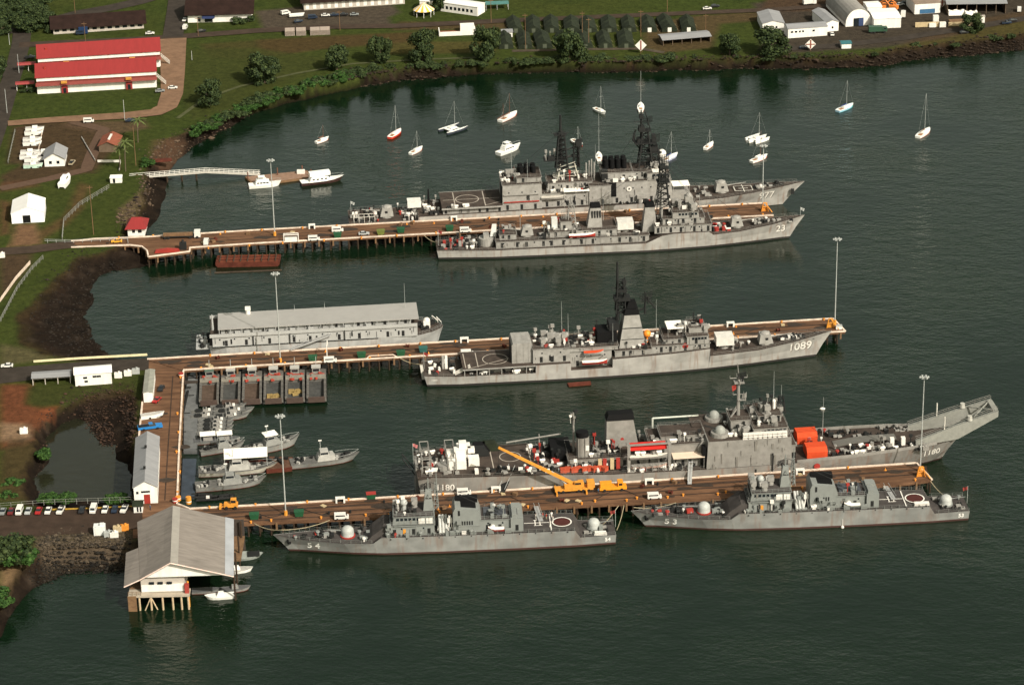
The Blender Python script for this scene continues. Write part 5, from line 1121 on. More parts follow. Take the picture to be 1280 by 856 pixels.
# ---------------- two corvettes
def corvette(num, bow, label, seed):
    st = [(0, 3.2, 4.9, .2, 4.4), (10.4, 3.1, 5.4, 10.4, 5.1), (11.8, 5.45, 5.5, 11.8, 5.2), (30, 5.5, 5.7, 30, 5.5), (50, 5.6, 5.7, 50, 5.5), (66.5, 5.75, 5.5, 66, 5.0), (67.4, 5.7, 5.45, 66.8, 4.95), (69.6, 4.0, 5.3, 68.5, 4.75), (78, 4.05, 4.7, 76, 3.6, .55), (88, 4.6, 3.0, 85, 1.7, .45), (95, 5.1, 1.1, 90.6, .4, .4), (98.2, 5.4, .06, 93.7, .05, .5)]
    s = Ship(label, st, 182.7, bow, 93.7, hm=HULL_B, dm=DECK_B, um=UPPER_B, seed=seed, group='pair of matching corvettes moored at the lowest pier')
    s.number(' '.join(num), 88.6, 1.6, 2.9, 1, m=mat('number_white', (.85, .83, .8), .6, .02), shadow=False); s.number(num, 3.3, 1.3, 1.7, 1, m=MATS['number_white'], shadow=False)
    s.dome_gun(76.9, 0, 4.0, 1, 1.15); s.fittings(80, 93, -2, 2, 4.45, 12, 'blhvp', .3, .3); s.fittings(69.8, 74, -4, 4, 4.0, 8, 'lvb', .2, 0)
    G().xz([(69.3, 3.9), (71.6, 3.9), (69.8, 5.8), (66.6, 8.2), (64.4, 8.2), (64.4, 3.9)], -4.0, 4.0).build('sloped_breakwater', DECK_B, s.t)
    h = s.house('bridge_block', 52, 64.5, 4.4, 5.6, 8.9, doors=3, ports=2); br = s.house('bridge', 52.2, 64.0, 4.2, 8.9, 11.6, doors=1, fs=.5); s.windows(br, 63.75, -3.6, 3.6, 10.7, 8); s.side_windows(br, 4.22, 56, 63, 10.7, 6)
    s.b('bridge_wing', s.um, 57, 63.5, -4.9, 4.9, 8.75, 8.95)
    G().box(57.4, 62.6, 4.0, 4.26, 7.7, 8.5).build('recess_shade', GLASS, h)  # dark glassy block drawn in place of a recess's shade
    for x in (53.4, 55.6): G().box(x - .9, x + .9, 4.25, 4.32, 9.2, 10.9).build('white_panel', WHITE, br)
    G().box(60.2, 61.0, 4.4, 4.52, 6.2, 7.7).build('yellow_box', YELLOW, h); s.fittings(57, 63, -3.4, 3.4, 11.65, 9, 'mdvl', .4, .12)
    d = G().cyl(60.5, 0, 11.6, 13.2, .7, .7, 9).ell((60.5, 0, 14.0), 1.1, 1.1, 1.1, 10, 6).build('fire_control_radar', mat('pale_gun_house', (.44, .45, .44)), s.t, True)
    m = G().taper(52.0, 55.0, -1.3, 1.3, 11.55, 52.6, 54.2, -.6, .6, 18.0).build('mast', s.um, s.t); G().tube((53.4, 0, 18), (53.4, 0, 21.5), .18, 5).build('topmast', s.um, m)
    G().tube((53.4, -3, 16.6), (53.4, 3, 16.6), .14).tube((51, 0, 17.6), (55.6, 0, 17.6), .14).build('yardarm', s.um, m); s.radar(54.2, 0, 18.8, 3.2, 1.5, DARKM, .3); s.lattice(51.2, 0, 11.6, 20, .7, .3, s.um, 5, r=.1); s.mast(51, 0, 11.6, 23.4, .22, [(19, 1.4, 'y')], s.um)
    G().box(52.5, 54.1, .6, .9, 13, 13.6).box(52.5, 54.1, .6, .9, 15, 15.6).build('mast_box', DARKM, m)
    # canister launchers and the white frame between bridge and funnel
    for k in range(3): G().tube((50.4 - k * .9, 4.6, 6.0), (50.4 - k * .9, -1.5, 8.6), .42, 9).build('missile_tube', mat('canister_pale', (.46, .46, .44), .6), s.t)
    g = G().tube((48.2, 3, 5.6), (47.6, 2.4, 8.4), .2).tube((46.8, 3, 5.6), (47.2, 2.4, 8.4), .2).box(46.8, 48.2, 2.1, 2.7, 8.2, 9.7).box(47.2, 47.9, 2.1, 2.7, 9.6, 10.4); g.build('white_davit', WHITE, s.t)
    f = G().xz([(38.6, 5.55), (46.6, 5.55), (46.6, 12.0), (46.0, 13.3), (39.4, 12.5), (38.6, 10)], -3.9, 3.9).build('funnel', s.um, s.t); G().box(39.4, 45.8, -3.4, -1.0, 12.4, 13.9).box(40, 45.4, -2.6, 2.6, 12.4, 13.1).build('funnel_cap', BLACK, f)
    G().box(44.6, 45.2, 3.9, 3.98, 11.0, 12.6).build('vent_slot', DARKM, f); G().box(39, 45.6, 3.9, 4.15, 7.6, 7.85).build('wall_rail', s.um, f)
    for k in range(6): G().box(41 + k * .7, 41.4 + k * .7, 3.9, 3.96, 7.95, 9.2).build('wall_louver', DARKM, f)
    h2 = s.house('midship_house', 30.4, 38.7, 3.8, 5.55, 9.4, doors=2, ports=2)
    G().box(31.4, 37.8, -3.3, 1.8, 9.4, 9.75).build('dark_roof_hatch', mat('dark_slate', (.055, .06, .07), .7), h2); G().tube((35.4, 3.1, 7.0), (35.4, 4.4, 7.0), .75, 12).build('white_radome', WHITE, h2); s.boat(34.4, 4.4, 5.9, 4.6, WHITE, RED if num == '54' else s.um, False); s.fittings(31, 38, 2.4, 3.4, 9.45, 3, 'lm', .5, .3)
    hg = s.house('hangar', 26.6, 30.2, 4.5, 5.55, 9.8, doors=1, top=False); G().box(26.5, 26.62, -3.4, 3.4, 5.7, 9.0).build('hangar_door', DARKM, hg); G().box(27.2, 29.8, -3.6, -.6, 9.8, 10.6).box(28.4, 29.8, .4, 4.2, 9.8, 10.9).build('roof_gear', s.um, hg); G().box(28.2, 29.6, -3.9, 2.4, 9.82, 10.3).build('dark_gear', DARKM, hg)
    zd = 5.54
    s.ring(15.3, 0, zd + .05, 2.9, .38, WHITE); o = G().cyl(15.3, 0, zd - .02, zd + .03, 2.4, 2.4, 28).build('red_landing_spot', mat('deck_red', (.062, .020, .018), .85), s.t)
    s.line(18.6, -4.9, 18.6, 4.9, zd + .06, .32); s.line(18.6, 0, 26.2, 0, zd + .06, .3); s.line(21, -1.6, 23.4, -1.6, zd + .06, .28); s.line(21, 1.6, 23.4, 1.6, zd + .06, .28); s.line(21.6, -1.6, 21.6, 1.6, zd + .07, .3); s.line(23, -1.6, 23, 1.6, zd + .07, .3)
    for k in range(7): part('net_post', 'netpost', lambda g: g.box(-.07, .07, -.07, .07, 0, .8), DARKM, s.t, (12.8 + k * 2.1, 5.35, 5.4))
    s.rail([(12, -5.4, 5.45), (26, -5.6, 5.5)], 1.0, 1.6)
    if num == '53': G().box(11.9, 16.2, 3.4, 5.0, zd, zd + .7).build('white_dinghy', WHITE, s.t)
    else: G().taper(2.6, 6.4, 3.2, 4.6, 3.1, 2.9, 6.1, 3.3, 4.5, 3.9).build('white_dinghy', WHITE, s.t)
    s.dome_gun(6.1, 0, 3.15, -1, 1.1, red=False); s.fittings(.8, 9, -4.2, 4, 3.2, 10, 'blhv', .15, .1); s.flag(-.2, 0, 3.2, 5.6, FLAGRED)
    s.rigging((53.4, 0, 20.5), [(68, 2, 7), (68, -2, 7), (40, 1, 13.5), (30, 0, 10)]); s.fittings(39, 66, 4.6, 5.1, 5.62, 14, 'lvm', .2, .05); s.fittings(44.5, 51, -4.2, 4.2, 5.62, 8, 'lvmr', .3, .05); s.fittings(30.6, 38.4, -3.4, 3.4, 9.42, 6, 'lvm', .2, .05)
    s.deck_rail(70, 96); s.deck_rail(.2, 10); s.rail([(12, 5.45, 5.45), (30, 5.6, 5.5), (66, 5.5, 5.72)], 1.0, 2.2)
    for k in range(12): part('scupper', 'scup', lambda g: g.box(-.16, .16, -.03, .06, -.25, .1), DARKM, s.t, (14 + k * 4.6, 5.66, 5.3))
    G().tube((94.2, 1.0, 4.2), (93.6, 1.5, 3.0), .3, 6).box(93.2, 94.2, .8, 1.3, 2.8, 3.4).build('anchor', BLACK, s.t)
    for k in range(3): part('deck_gear', 'dgear', lambda g: g.box(-.9, .9, -.35, .35, 0, 1.3), s.um, s.t, (31 + k * 5, 4.9, 5.5))
    return s
S54 = corvette('54', (362.3, 688), 'grey corvette with hull number 54 at the inner end of the lowest pier', 54)
S53 = corvette('53', (807.8, 658), 'grey corvette with hull number 53 at the outer end of the lowest pier', 53)

# ---------------- barracks ship
def barracks_ship():
    st = [(-.5, 6.3, 6.0, 0, 5.4), (5, 6.3, 7.4, 5, 7.2), (55, 6.3, 7.5, 55, 7.4), (68, 6.0, 6.6, 67, 5.6), (73, 6.0, 4.4, 71, 3.4), (76, 6.2, 2.0, 74, 1.4), (77, 6.3, .3, 75, .2)]
    s = Ship('pale grey barracks ship under one long flat roof behind the middle pier', st, 5.0, origin=Vector((-99.5, 845.4, 0)), um=mat('barracks_grey', (.33, .33, .325), .6, .08, .5), hm=hull_mat('barracks_hull', (.33, .33, .325), (.03, .03, .03), .45), name='barracks_ship', cat='ship', seed=9)
    u = s.um
    s.house('lower_house', .6, 68, 7.35, 6.25, 9.9, doors=9, ports=14, top=False); s.b('upper_deck', DECK, 0, 68.2, -7.6, 7.4, 9.85, 10.05)
    for sg in (-1, 1): s.b('deck_edge', u, -.2, 68, sg * 7.62, sg * 7.9, 9.75, 10.9); s.b('rubbing_band', DARKM, .5, 55, sg * 7.55, sg * 7.72, 6.1, 6.35)
    s.house('upper_house', 3.5, 66, 5.6, 10.0, 12.0, doors=12, ports=10, top=False)
    s.b('flat_roof', mat('barracks_roof', (.28, .27, .26), .7, .06, .3), 2.6, 68.6, -6.9, 6.2, 12.0, 12.35)
    for k in range(18): part('awning_post', 'bpost', lambda g: g.box(-.1, .1, -.1, .1, 0, 2), u, s.t, (3 + k * 3.7, -6.7, 10.0))
    for x in (9, 12, 20, 27, 33, 45, 52): G().box(x - .9, x + .9, -7.2, -6.2, 10.05, 11.2).build('deck_locker', u, s.t)
    for x in (26, 44, 14): G().box(x - .12, x + .12, -7.9, -7.35, 6.3, 9.9).build('drain_pipe', DARKM, s.t)
    part('ventilator', 'bvent', lambda g: g.cyl(0, 0, 0, 1.8, .8, .8, 10).box(-.9, .9, -.9, .9, 1.7, 2.4), WHITE, s.t, (12.6, 4.5, 12.3))
    s.mast(.8, -2, 10, 15.5, .45, (), u); s.whip(64.6, 2, 12.3, 9); s.whip(28, 5, 12.3, 2.2); s.whip(38, 5, 12.3, 2.2)
    G().box(70.4, 72.6, -1.2, 1.2, 6.0, 8.4).ell((71.5, 0, 8.4), 1.1, 1.2, .9, 10, 5, 0, 90).build('bow_winch_house', WHITE, s.t); s.fittings(69, 75, -2.4, 2.4, 6.05, 8, 'bvp', .2, 0); s.rail([(68.5, -6.4, 6), (73, -4.3, 6), (76.5, -1, 6.2), (76.5, 1, 6.2), (73, 4.3, 6), (68.5, 6.4, 6)], 1.1, 1.3)
    G().path([(74, 3, 6), (73.5, 3, 8.6), (75.4, 1.2, 7.4)], .14).path([(75.4, 3, 6), (75, 2.2, 8.4), (76.4, .6, 7.2)], .14).build('bow_davit', WHITE, s.t)
    G().hexa([(26, -11.2, 5.2), (39.5, -8.4, 8.4), (39.5, -7.4, 8.4), (26, -10.2, 5.2)], [(26, -11.2, 5.5), (39.5, -8.4, 8.7), (39.5, -7.4, 8.7), (26, -10.2, 5.5)]).path([(26, -11.2, 6.4), (39.5, -8.4, 9.6)], .06).build('gangway', mat('gangway_grey', (.3, .3, .3), .6), s.t)
    s.b('stern_platform', u, -5, 0, -5, 5, 4.6, 5.0); s.fittings(-4.6, -.6, -4.5, 4, 5.0, 9, 'mvpl', .1, 0)
barracks_ship()

# ------------------------------------------------------------------ small craft
def small_hull(L, B, fb, m, dm, par, bowz=.5, stern=.8, low=-.5, rise=.0, name='hull', pos=(0, 0, 0)):
    rows = []
    for f, w, k in ((-.5, stern, .08), (-.25, .98, 0), (.05, 1, .02), (.25, .82, .18), (.38, .52, .5), (.46, .24, .8), (.5, .03, 1)):
        z = fb + bowz * k; b = B / 2 * w; xr = f * L - (rise * L * max(0, f - .2))
        rows.append([(xr, -b * .5, low), (xr, -b * .82, 0.05), (f * L, -b, z), (f * L, b, z), (xr, b * .82, .05), (xr, b * .5, low)])
    g = G()
    g.loft([r[:3] for r in rows]).loft([r[3:] for r in rows]).quad(*rows[0])
    h = g.build(name, m, par)
    d = G().loft([[(r[2][0], r[2][1], r[2][2] - .03), (r[3][0], r[3][1], r[3][2] - .03)] for r in rows]).build('deck', dm, par)
    if pos != (0, 0, 0): h.location = pos; d.location = pos
    return h, rows
def two(p, q, z=0.0):
    a, c = at(*p, z), at(*q, z); d = c - a; return (a + c) / 2, math.atan2(d.y, d.x), d.length
SAILS = 'yachts swinging at moorings between the piers and the far shore'
CABINW = mat('cabin_white', (.74, .73, .70), .5, .04)
TEAK = mat('teak', (.28, .15, .08), .8, .2, 1)
def sailboat(stern, bow, top, label, hull=CABINW, deck=CABINW, L=None, mastm=STEEL, cover=None, boot=None, boom=True, kind='mono', masts=1):
    c, h, ln = two(stern, bow); L = L or min(max(ln, 6.5), 13); B = L * .32
    t = T('sailboat', label, 'sailboat', c, h, SAILS)
    if kind == 'mono':
        small_hull(L, B, .85, hull, deck, t, .45, .7, rise=.25)
        G().taper(-.14 * L, .2 * L, -B * .25, B * .25, .85, -.12 * L, .15 * L, -B * .2, B * .2, 1.45).build('cabin', deck, t); G().box(-.38 * L, -.16 * L, -B * .22, B * .22, .83, .9).build('cockpit', TEAK, t)
        if boot: small_hull(L * .99, B * .93, .12, boot, boot, t, 0, .7, rise=.25, name='waterline_stripe')
    else:
        offs = (-.24 * L, .24 * L) if kind == 'cat' else (-.28 * L, 0, .28 * L)
        for y in offs: small_hull(L * (1 if kind == 'cat' or y == 0 else .8), L * (.13 if y or kind == 'cat' else .2), .9, hull, deck, t, .3, .5, rise=.2, pos=(0, y, 0))
        G().box(-.3 * L, -.18 * L, -.24 * L, .24 * L, .75, 1.0).box(.1 * L, .16 * L, -.28 * L, .28 * L, .75, 1.0).box(-.18 * L, .1 * L, -.1 * L, .1 * L, .8, 1.5).build('crossbeam', deck, t)
    base = at(*((stern[0] + bow[0]) / 2 + .04 * (bow[0] - stern[0]), (stern[1] + bow[1]) / 2), 1.0)
    mh = 11
    for k in np.arange(4, 22, .25):
        p = c + Vector((0, 0, k)); dpt = p - Vector((0, 0, CAM_H)); y = 428 - dpt.dot(CAM_U) / dpt.dot(CAM_F) * FPX
        if y <= top: mh = float(k); break
    for i in range(masts):
        x = .08 * L - i * .38 * L; hh = mh * (1 - .3 * i)
        m = G().tube((x, 0, .5), (x, 0, hh), .09, 6, .055).build('mast', mastm, t); G().tube((x, -B * .3, hh * .6), (x, B * .3, hh * .6), .03, 4).build('spreader', mastm, m)
        if boom:
            G().tube((x, 0, 1.9), (x - .36 * L, 0, 1.9), .06, 5).build('boom', mastm, t)
            if cover: G().tube((x - .02 * L, 0, 2.05), (x - .36 * L, 0, 2.0), .2, 7, .12).build('sail_cover', cover, t)
    G().tube((.49 * L, 0, 1.3), (.08 * L, 0, mh), .014, 3).tube((-.49 * L, 0, .95), (.08 * L, 0, mh), .014, 3).build('stay', STEEL, t)
    return t
BLUEC = mat('navy_cover', (.02, .04, .16), .8); BROWNC = mat('brown_cover', (.14, .06, .04), .8); HREDB = mat('hull_red', (.55, .05, .025), .45); BOOTR = mat('boot_red', (.35, .06, .04), .6)
sailboat((395, 180), (411, 174), 157, 'small white sailboat with brown mast, nearest the footbridge dock', mastm=BROWNC, cover=BROWNC, boot=BOOTR)
sailboat((487, 174), (501, 164), 133, 'red hulled sailboat with white cabin', hull=HREDB, boot=HREDB)
sailboat((513, 194), (528, 186), 165, 'plain white sailboat just below the red one', boot=BOOTR)
sailboat((553, 167), (580, 158.5), 128, 'catamaran with dark hull sides and a tall pale mast', hull=mat('navy_hull', (.03, .035, .05), .4), kind='cat', L=11)
sailboat((625, 153), (646, 142), 118, 'white two masted boat with brown trim above the motor cruiser', boot=BOOTR, mastm=BROWNC, masts=2, cover=BROWNC)
sailboat((744, 137.5), (756, 143), 108, 'small white sailboat lying nose down, right of the two masted boat', L=8, boom=False)
sailboat((716, 177), (727, 183), 158, 'white sailboat half hidden behind the black main mast of destroyer 977', L=8, boot=BOOTR)
sailboat((749, 202), (748.5, 193), 143, 'white sailboat seen end on beside the forward funnel of destroyer 977', L=8, boot=BOOTR)
sailboat((801, 141.5), (801, 130), 90, 'white sailboat seen end on directly above the tallest mast', L=9, boot=BOOTR)
sailboat((827, 204), (848, 193.5), 166, 'white sailboat with blue deck covers right of the white radome', cover=BLUEC, hull=mat('lilac_hull', (.42, .44, .60), .5), L=10)
sailboat((881, 188), (891.5, 180), 163, 'small white sailboat with dark cockpit, left of the trimaran', L=7.5, boot=BOOTR)
sailboat((935, 179), (959, 171), 142, 'white trimaran with a thick pale mast', kind='tri', L=10)
sailboat((939, 204), (959, 196), 165, 'white sailboat moored just below the trimaran', L=9.5, boot=BOOTR, mastm=BROWNC, cover=CANVAS)
sailboat((1046, 141), (1067, 132), 102, 'white sailboat with blue cockpit cover and turquoise waterline', cover=BLUEC, hull=mat('sky_blue_hull', (.32, .52, .66), .45), boot=mat('turquoise', (.03, .35, .35), .5), L=10.5)
sailboat((1146, 174), (1163, 162), 118, 'lone white sailboat farthest to the right', cover=BROWNC, boot=BOOTR, L=11)
def cruiser(stern, bow, label, L, hull=CABINW, group=None, fly=True, name='motor_yacht', B=None, z=0):
    c, h, _ = two(stern, bow, z); B = B or L * .3
    t = T(name, label, 'motor boat', c, h, group); small_hull(L, B, 1.25, hull, CABINW, t, .8, .9, rise=.3)
    cb = G().taper(-.3 * L, .2 * L, -B * .38, B * .38, 1.25, -.28 * L, .12 * L, -B * .33, B * .33, 2.7).build('cabin', CABINW, t)
    for k in range(4):
        for sg in (-1, 1): part('window', 'cw', lambda g: g.box(-.45, .45, -.05, .05, -.25, .25), GLASS, cb, (-.22 * L + k * .095 * L, sg * B * .362, 2.05))
    G().box(.13 * L, .16 * L, -B * .28, B * .28, 1.9, 2.45).build('windscreen', GLASS, cb)
    if fly: G().box(-.26 * L, .05 * L, -B * .33, B * .33, 2.7, 3.2).box(-.2 * L, 0, -B * .3, B * .3, 4.2, 4.3).tube((-.2 * L, -B * .3, 3), (-.2 * L, -B * .3, 4.2), .05).tube((-.2 * L, B * .3, 3), (-.2 * L, B * .3, 4.2), .05).tube((0, -B * .3, 3), (0, -B * .3, 4.2), .05).tube((0, B * .3, 3), (0, B * .3, 4.2), .05).build('flybridge', CABINW, t)
    G().path([(.2 * L, -B * .4, 2.4), (.42 * L, -B * .2, 2.7), (.49 * L, 0, 2.9), (.42 * L, B * .2, 2.7), (.2 * L, B * .4, 2.4)], .04, 4).build('bow_rail', STEEL, t)
    return t
cruiser((622, 195), (651, 184), 'white motor cruiser anchored below the two masted boat', 12.5)
cruiser((311, 235), (352, 231.5), 'white motor boat at the footbridge dock, left of the larger yacht', 12.5, z=0, B=4)
y_ = cruiser((375, 231.5), (431, 224.5), 'larger white yacht with dark hull at the end of the footbridge dock', 17, hull=mat('dark_maroon', (.05, .025, .022), .4), B=4.8)
G().box(-5, 3, -1.4, 1.4, 3.2, 4.6).build('upper_cabin', CABINW, y_)

# footbridge and its float
def footbridge():
    a, c = at(162, 222, 3.2), at(257, 214.5, 3.2); e = at(325, 217.5, 1.0); o = Vector((a.x, a.y, 0)); t = T('footbridge', 'narrow footbridge with white handrails leading out to the yacht float', 'footbridge', o)
    pts = [a - o, c - o, e - o]; g = G()
    for p, q in zip(pts, pts[1:]): g.hexa([p + Vector((0, -.9, -.35)), q + Vector((0, -.9, -.35)), q + Vector((0, .9, -.35)), p + Vector((0, .9, -.35))], [p + Vector((0, -.9, 0)), q + Vector((0, -.9, 0)), q + Vector((0, .9, 0)), p + Vector((0, .9, 0))])
    g.build('walkway', mat('pale_walkway', (.45, .42, .38), .8), t)
    for dy in (-.9, .9):
        g = G(); sh = [p + Vector((0, dy, 0)) for p in pts]
        for z in (.55, 1.15): g.path([p + Vector((0, 0, z)) for p in sh], .08, 4)
        for q in along(sh, 1.9): g.tube(q, q + Vector((0, 0, 1.15)), .07, 4)
        g.build('handrail', WHITE, t)
    for q in along([p + Vector((0, -.5, 0)) for p in pts[:2]], 5.6, 3): part('pile', 'fbpile', lambda g: g.cyl(0, 0, -5, 0, .28, .28, 7).cyl(0, 1.2, -5, 0, .28, .28, 7).box(-.3, .3, -.4, 1.6, -.6, -.3), PILE, t, (q.x, q.y, q.z - .3))
footbridge()
def slab_thing(name, label, cat, px, z0, z1, m, deckm=None, group=None):
    o = at(*px[0], z1); o.z = 0; t = T(name, label, cat, o, 0, group); p = [(at(x, y, z1) - o).xy for x, y in px]
    G().prism([tuple(q) for q in p], z0, z1).build('pontoon', m, t)
    if deckm:
        c = sum((Vector(q) for q in p), Vector((0, 0))) / len(p)
        G().prism([tuple(c + (Vector(q) - c) * .94) for q in p], z1 - .02, z1 + .05).build('deck_planks', deckm, t)
    return t
f_ = slab_thing('yacht_float', 'brown floating stage at the end of the footbridge', 'pontoon', [(306, 221), (384, 213), (392, 221), (316, 231)], -.4, .8, WOOD, mat('float_planks', (.22, .14, .10), .9, .2, .8))
for k, (x, y) in enumerate(((310, 224), (347, 219), (378, 216), (389, 221))): part('mooring_pile', 'fpile', lambda g: g.cyl(0, 0, -4, 3.8, .25, .22, 7), BROWNC, f_, (at(x, y, .8) - f_.location).xy.to_3d())
G().box(20, 23, 1.5, 3, .8, 2.2).build('locker', WHITE, f_)
# red barge under the upper pier
def red_barge():
    c, h, ln = two((270, 333), (350, 331.5)); t = T('barge', 'rust red flat barge with stacked rails below the upper pier', 'barge', c + Vector((0, 2.5, 0)), h); L = ln
    G().xz([(-L / 2 + 1, -.4), (L / 2 - 1, -.4), (L / 2, .8), (L / 2, 1.7), (-L / 2, 1.7), (-L / 2, .8)], -3.6, 3.6).build('hull', BARGE_RED, t)
    for k in range(3): part('rail_stack', 'brail', lambda g: g.box(-L / 2 + .6, L / 2 - .6, -.3, .3, 0, .35), mat('rusty_rail', (.12, .036, .02), .85, .3, .5), t, (0, -2.8 + k * 2.6, 1.72))
    for k in range(9): part('frame', 'bframe', lambda g: g.box(-.15, .15, -3.4, 3.4, 0, .25), DARKWOOD, t, (-L / 2 + 1.5 + k * (L - 3) / 8, 0, 2.05))
red_barge()
t = slab_thing('mooring_float', 'long thin dark float just off the red barge', 'float', [(268, 340), (352, 336.5), (352.5, 337.6), (268, 341.2)], -.3, .25, DARKWOOD)
t = slab_thing('work_float', 'small rust brown float against the side of frigate 1089', 'float', [(709, 478.2), (738, 476), (739, 479), (711, 481.5)], -.3, .6, BARGE_RED)

# basin: pontoons, landing craft, patrol boats
PONT = mat('pontoon_grey', (.09, .092, .095), .8, .15, .3)
p_ = slab_thing('pontoon', 'grey floating pontoon along the quay inside the basin', 'pontoon', [(230, 470), (248, 468), (246.5, 564), (229.5, 564)], -.6, .9, PONT, mat('pontoon_deck', (.115, .118, .12), .85, .25, .4))
for k in range(7): G().box(.3, 4.7, -2 - k * 13.2, -1.5 - k * 13.2, .93, 1.05).build('deck_seam', DARKM, p_)
G().box(.6, 1.6, -38, -2, .94, 1.7).box(2.2, 2.8, -34, -12, .94, 1.5).build('pipe_bundle', DARKM, p_)
slab_thing('pontoon', 'dark low pontoon at the inner corner of the lowest pier', 'pontoon', [(228.5, 573), (245.5, 573), (243, 622), (226, 622)], -.6, .5, mat('dark_pontoon', (.03, .04, .055), .7, .3, .3))
def landing_craft(stern, bow, label, well, extra, roof):
    c, h, ln = two(stern, bow, .8); t = T('landing_craft', label, 'landing craft', Vector((c.x, c.y, 0)), h, 'landing craft moored stern-on to the middle pier'); L = 22.5; B = 6.3
    lc = mat('landing_craft_grey', (.105, .098, .090), .8, .35, .6)
    hb = B / 2
    G().xz([(-L / 2, -.5), (L / 2 - 2, -.5), (L / 2, .9), (L / 2, 1.0), (-L / 2, .9)], -hb, hb).build('hull', lc, t)
    for sg in (-1, 1): G().xz([(-L / 2, .88), (L / 2 - .4, .98), (L / 2 - .4, 2.6), (-L / 2, 2.0)], sg * hb, sg * (hb - .75)).build('side_wall', lc, t)
    G().box(-L / 2 + 7.6, L / 2 - .5, -hb + .76, hb - .76, .92, 1.02).build('well_deck', well, t)
    G().hexa([(L / 2 - .35, -hb + .5, .6), (L / 2 - .1, -hb + .5, .6), (L / 2 - .1, hb - .5, .6), (L / 2 - .35, hb - .5, .6)], [(L / 2 + .5, -hb + .5, 2.9), (L / 2 + .7, -hb + .5, 2.9), (L / 2 + .7, hb - .5, 2.9), (L / 2 + .5, hb - .5, 2.9)]).build('bow_ramp', mat('ramp_brown', (.10, .07, .06), .8), t)
    G().box(-L / 2, -L / 2 + 7.5, -hb + .7, hb - .7, .9, 2.1).build('engine_deck', lc, t)
    w = G().box(-L / 2 + 1.6, -L / 2 + 3.9, -1.3, 1.3, 2.05, 4.2).build('pilothouse', mat('pilothouse_grey', (.20, .195, .18), .6), t); G().box(-L / 2 + 1.4, -L / 2 + 4.1, -1.5, 1.5, 4.18, 4.34).build('pilothouse_roof', roof, w); G().box(-L / 2 + 3.88, -L / 2 + 3.96, -1.0, 1.0, 3.0, 3.8).build('window', GLASS, w)
    G().tube((-L / 2 + 1.2, 0, 2), (-L / 2 + 1.2, 0, 7), .1).build('mast', STEEL, t)
    r = random.Random(hash(label) % 99 if False else len(label))
    for k in range(13): part('orange_gear', 'lcgear', lambda g: g.box(-.4, .4, -.35, .35, 0, .7).cyl(.1, .5, 0, .5, .3, .3, 7), mat('orange_red_gear', (.30, .04, .025), .7), t, (-L / 2 + r.uniform(3.9, 8.2), r.uniform(-2.2, 2.2), 2.08), r.uniform(0, 3))
    G().box(-L / 2 + 6.2, -L / 2 + 7.9, -hb + .1, hb - .1, 2.08, 3.0).box(-L / 2 + 6.3, -L / 2 + 7.6, -1.6, -.9, 3, 3.4).build('coaming', mat('coaming_pale', (.19, .175, .15), .8), t)
    if extra: 
        for k in range(3): part('cargo', 'lccargo', lambda g: g.box(-1.4, 1.4, -.9, .9, 0, .5), mat('yellowish_cargo', (.26, .18, .07), .85, .4, 1.5), t, (L / 2 - 4.5 + (k % 2) * 1.5 - 3 * (extra > 1), -1.2 + k * 1.1, 1.03), .2 * k)
    for k in range(5):
        for sg in (-1, 1): part('tyre_fender', 'tyre', lambda g: g.tube((0, -.15, 0), (0, .15, 0), .55, 10), RUBBER, t, (-L / 2 + 3 + k * 4.2, sg * (hb + .12), 1.3))
WB, WG = mat('well_brown', (.075, .052, .040), .9, .35, .6), mat('well_grey', (.055, .055, .053), .9, .35, .6)
LCL = ['landing craft nearest the quay, red gear aft and a green sheeted wheelhouse', 'second landing craft from the quay, with a dark bare well', 'third landing craft from the quay, with a brown well', 'fourth landing craft from the quay, with yellow cargo near its ramp', 'fifth landing craft from the quay, with yellow cargo amidships and much red gear', 'landing craft farthest from the quay, with a tan hatch and dark well']
for k in range(6):
    xs_, xb_ = 262.5 + k * 26.6, 261.3 + k * 26.9
    landing_craft((xs_, 470 - k * .5), (xb_, 506.5 - k * 1.3), LCL[k], WB if k in (0, 2) else WG, {3: 1, 4: 2}.get(k, 0), mat('sheet_green', (.06, .10, .08), .7) if k == 0 else mat('wheelhouse_top', (.34, .33, .31), .7))
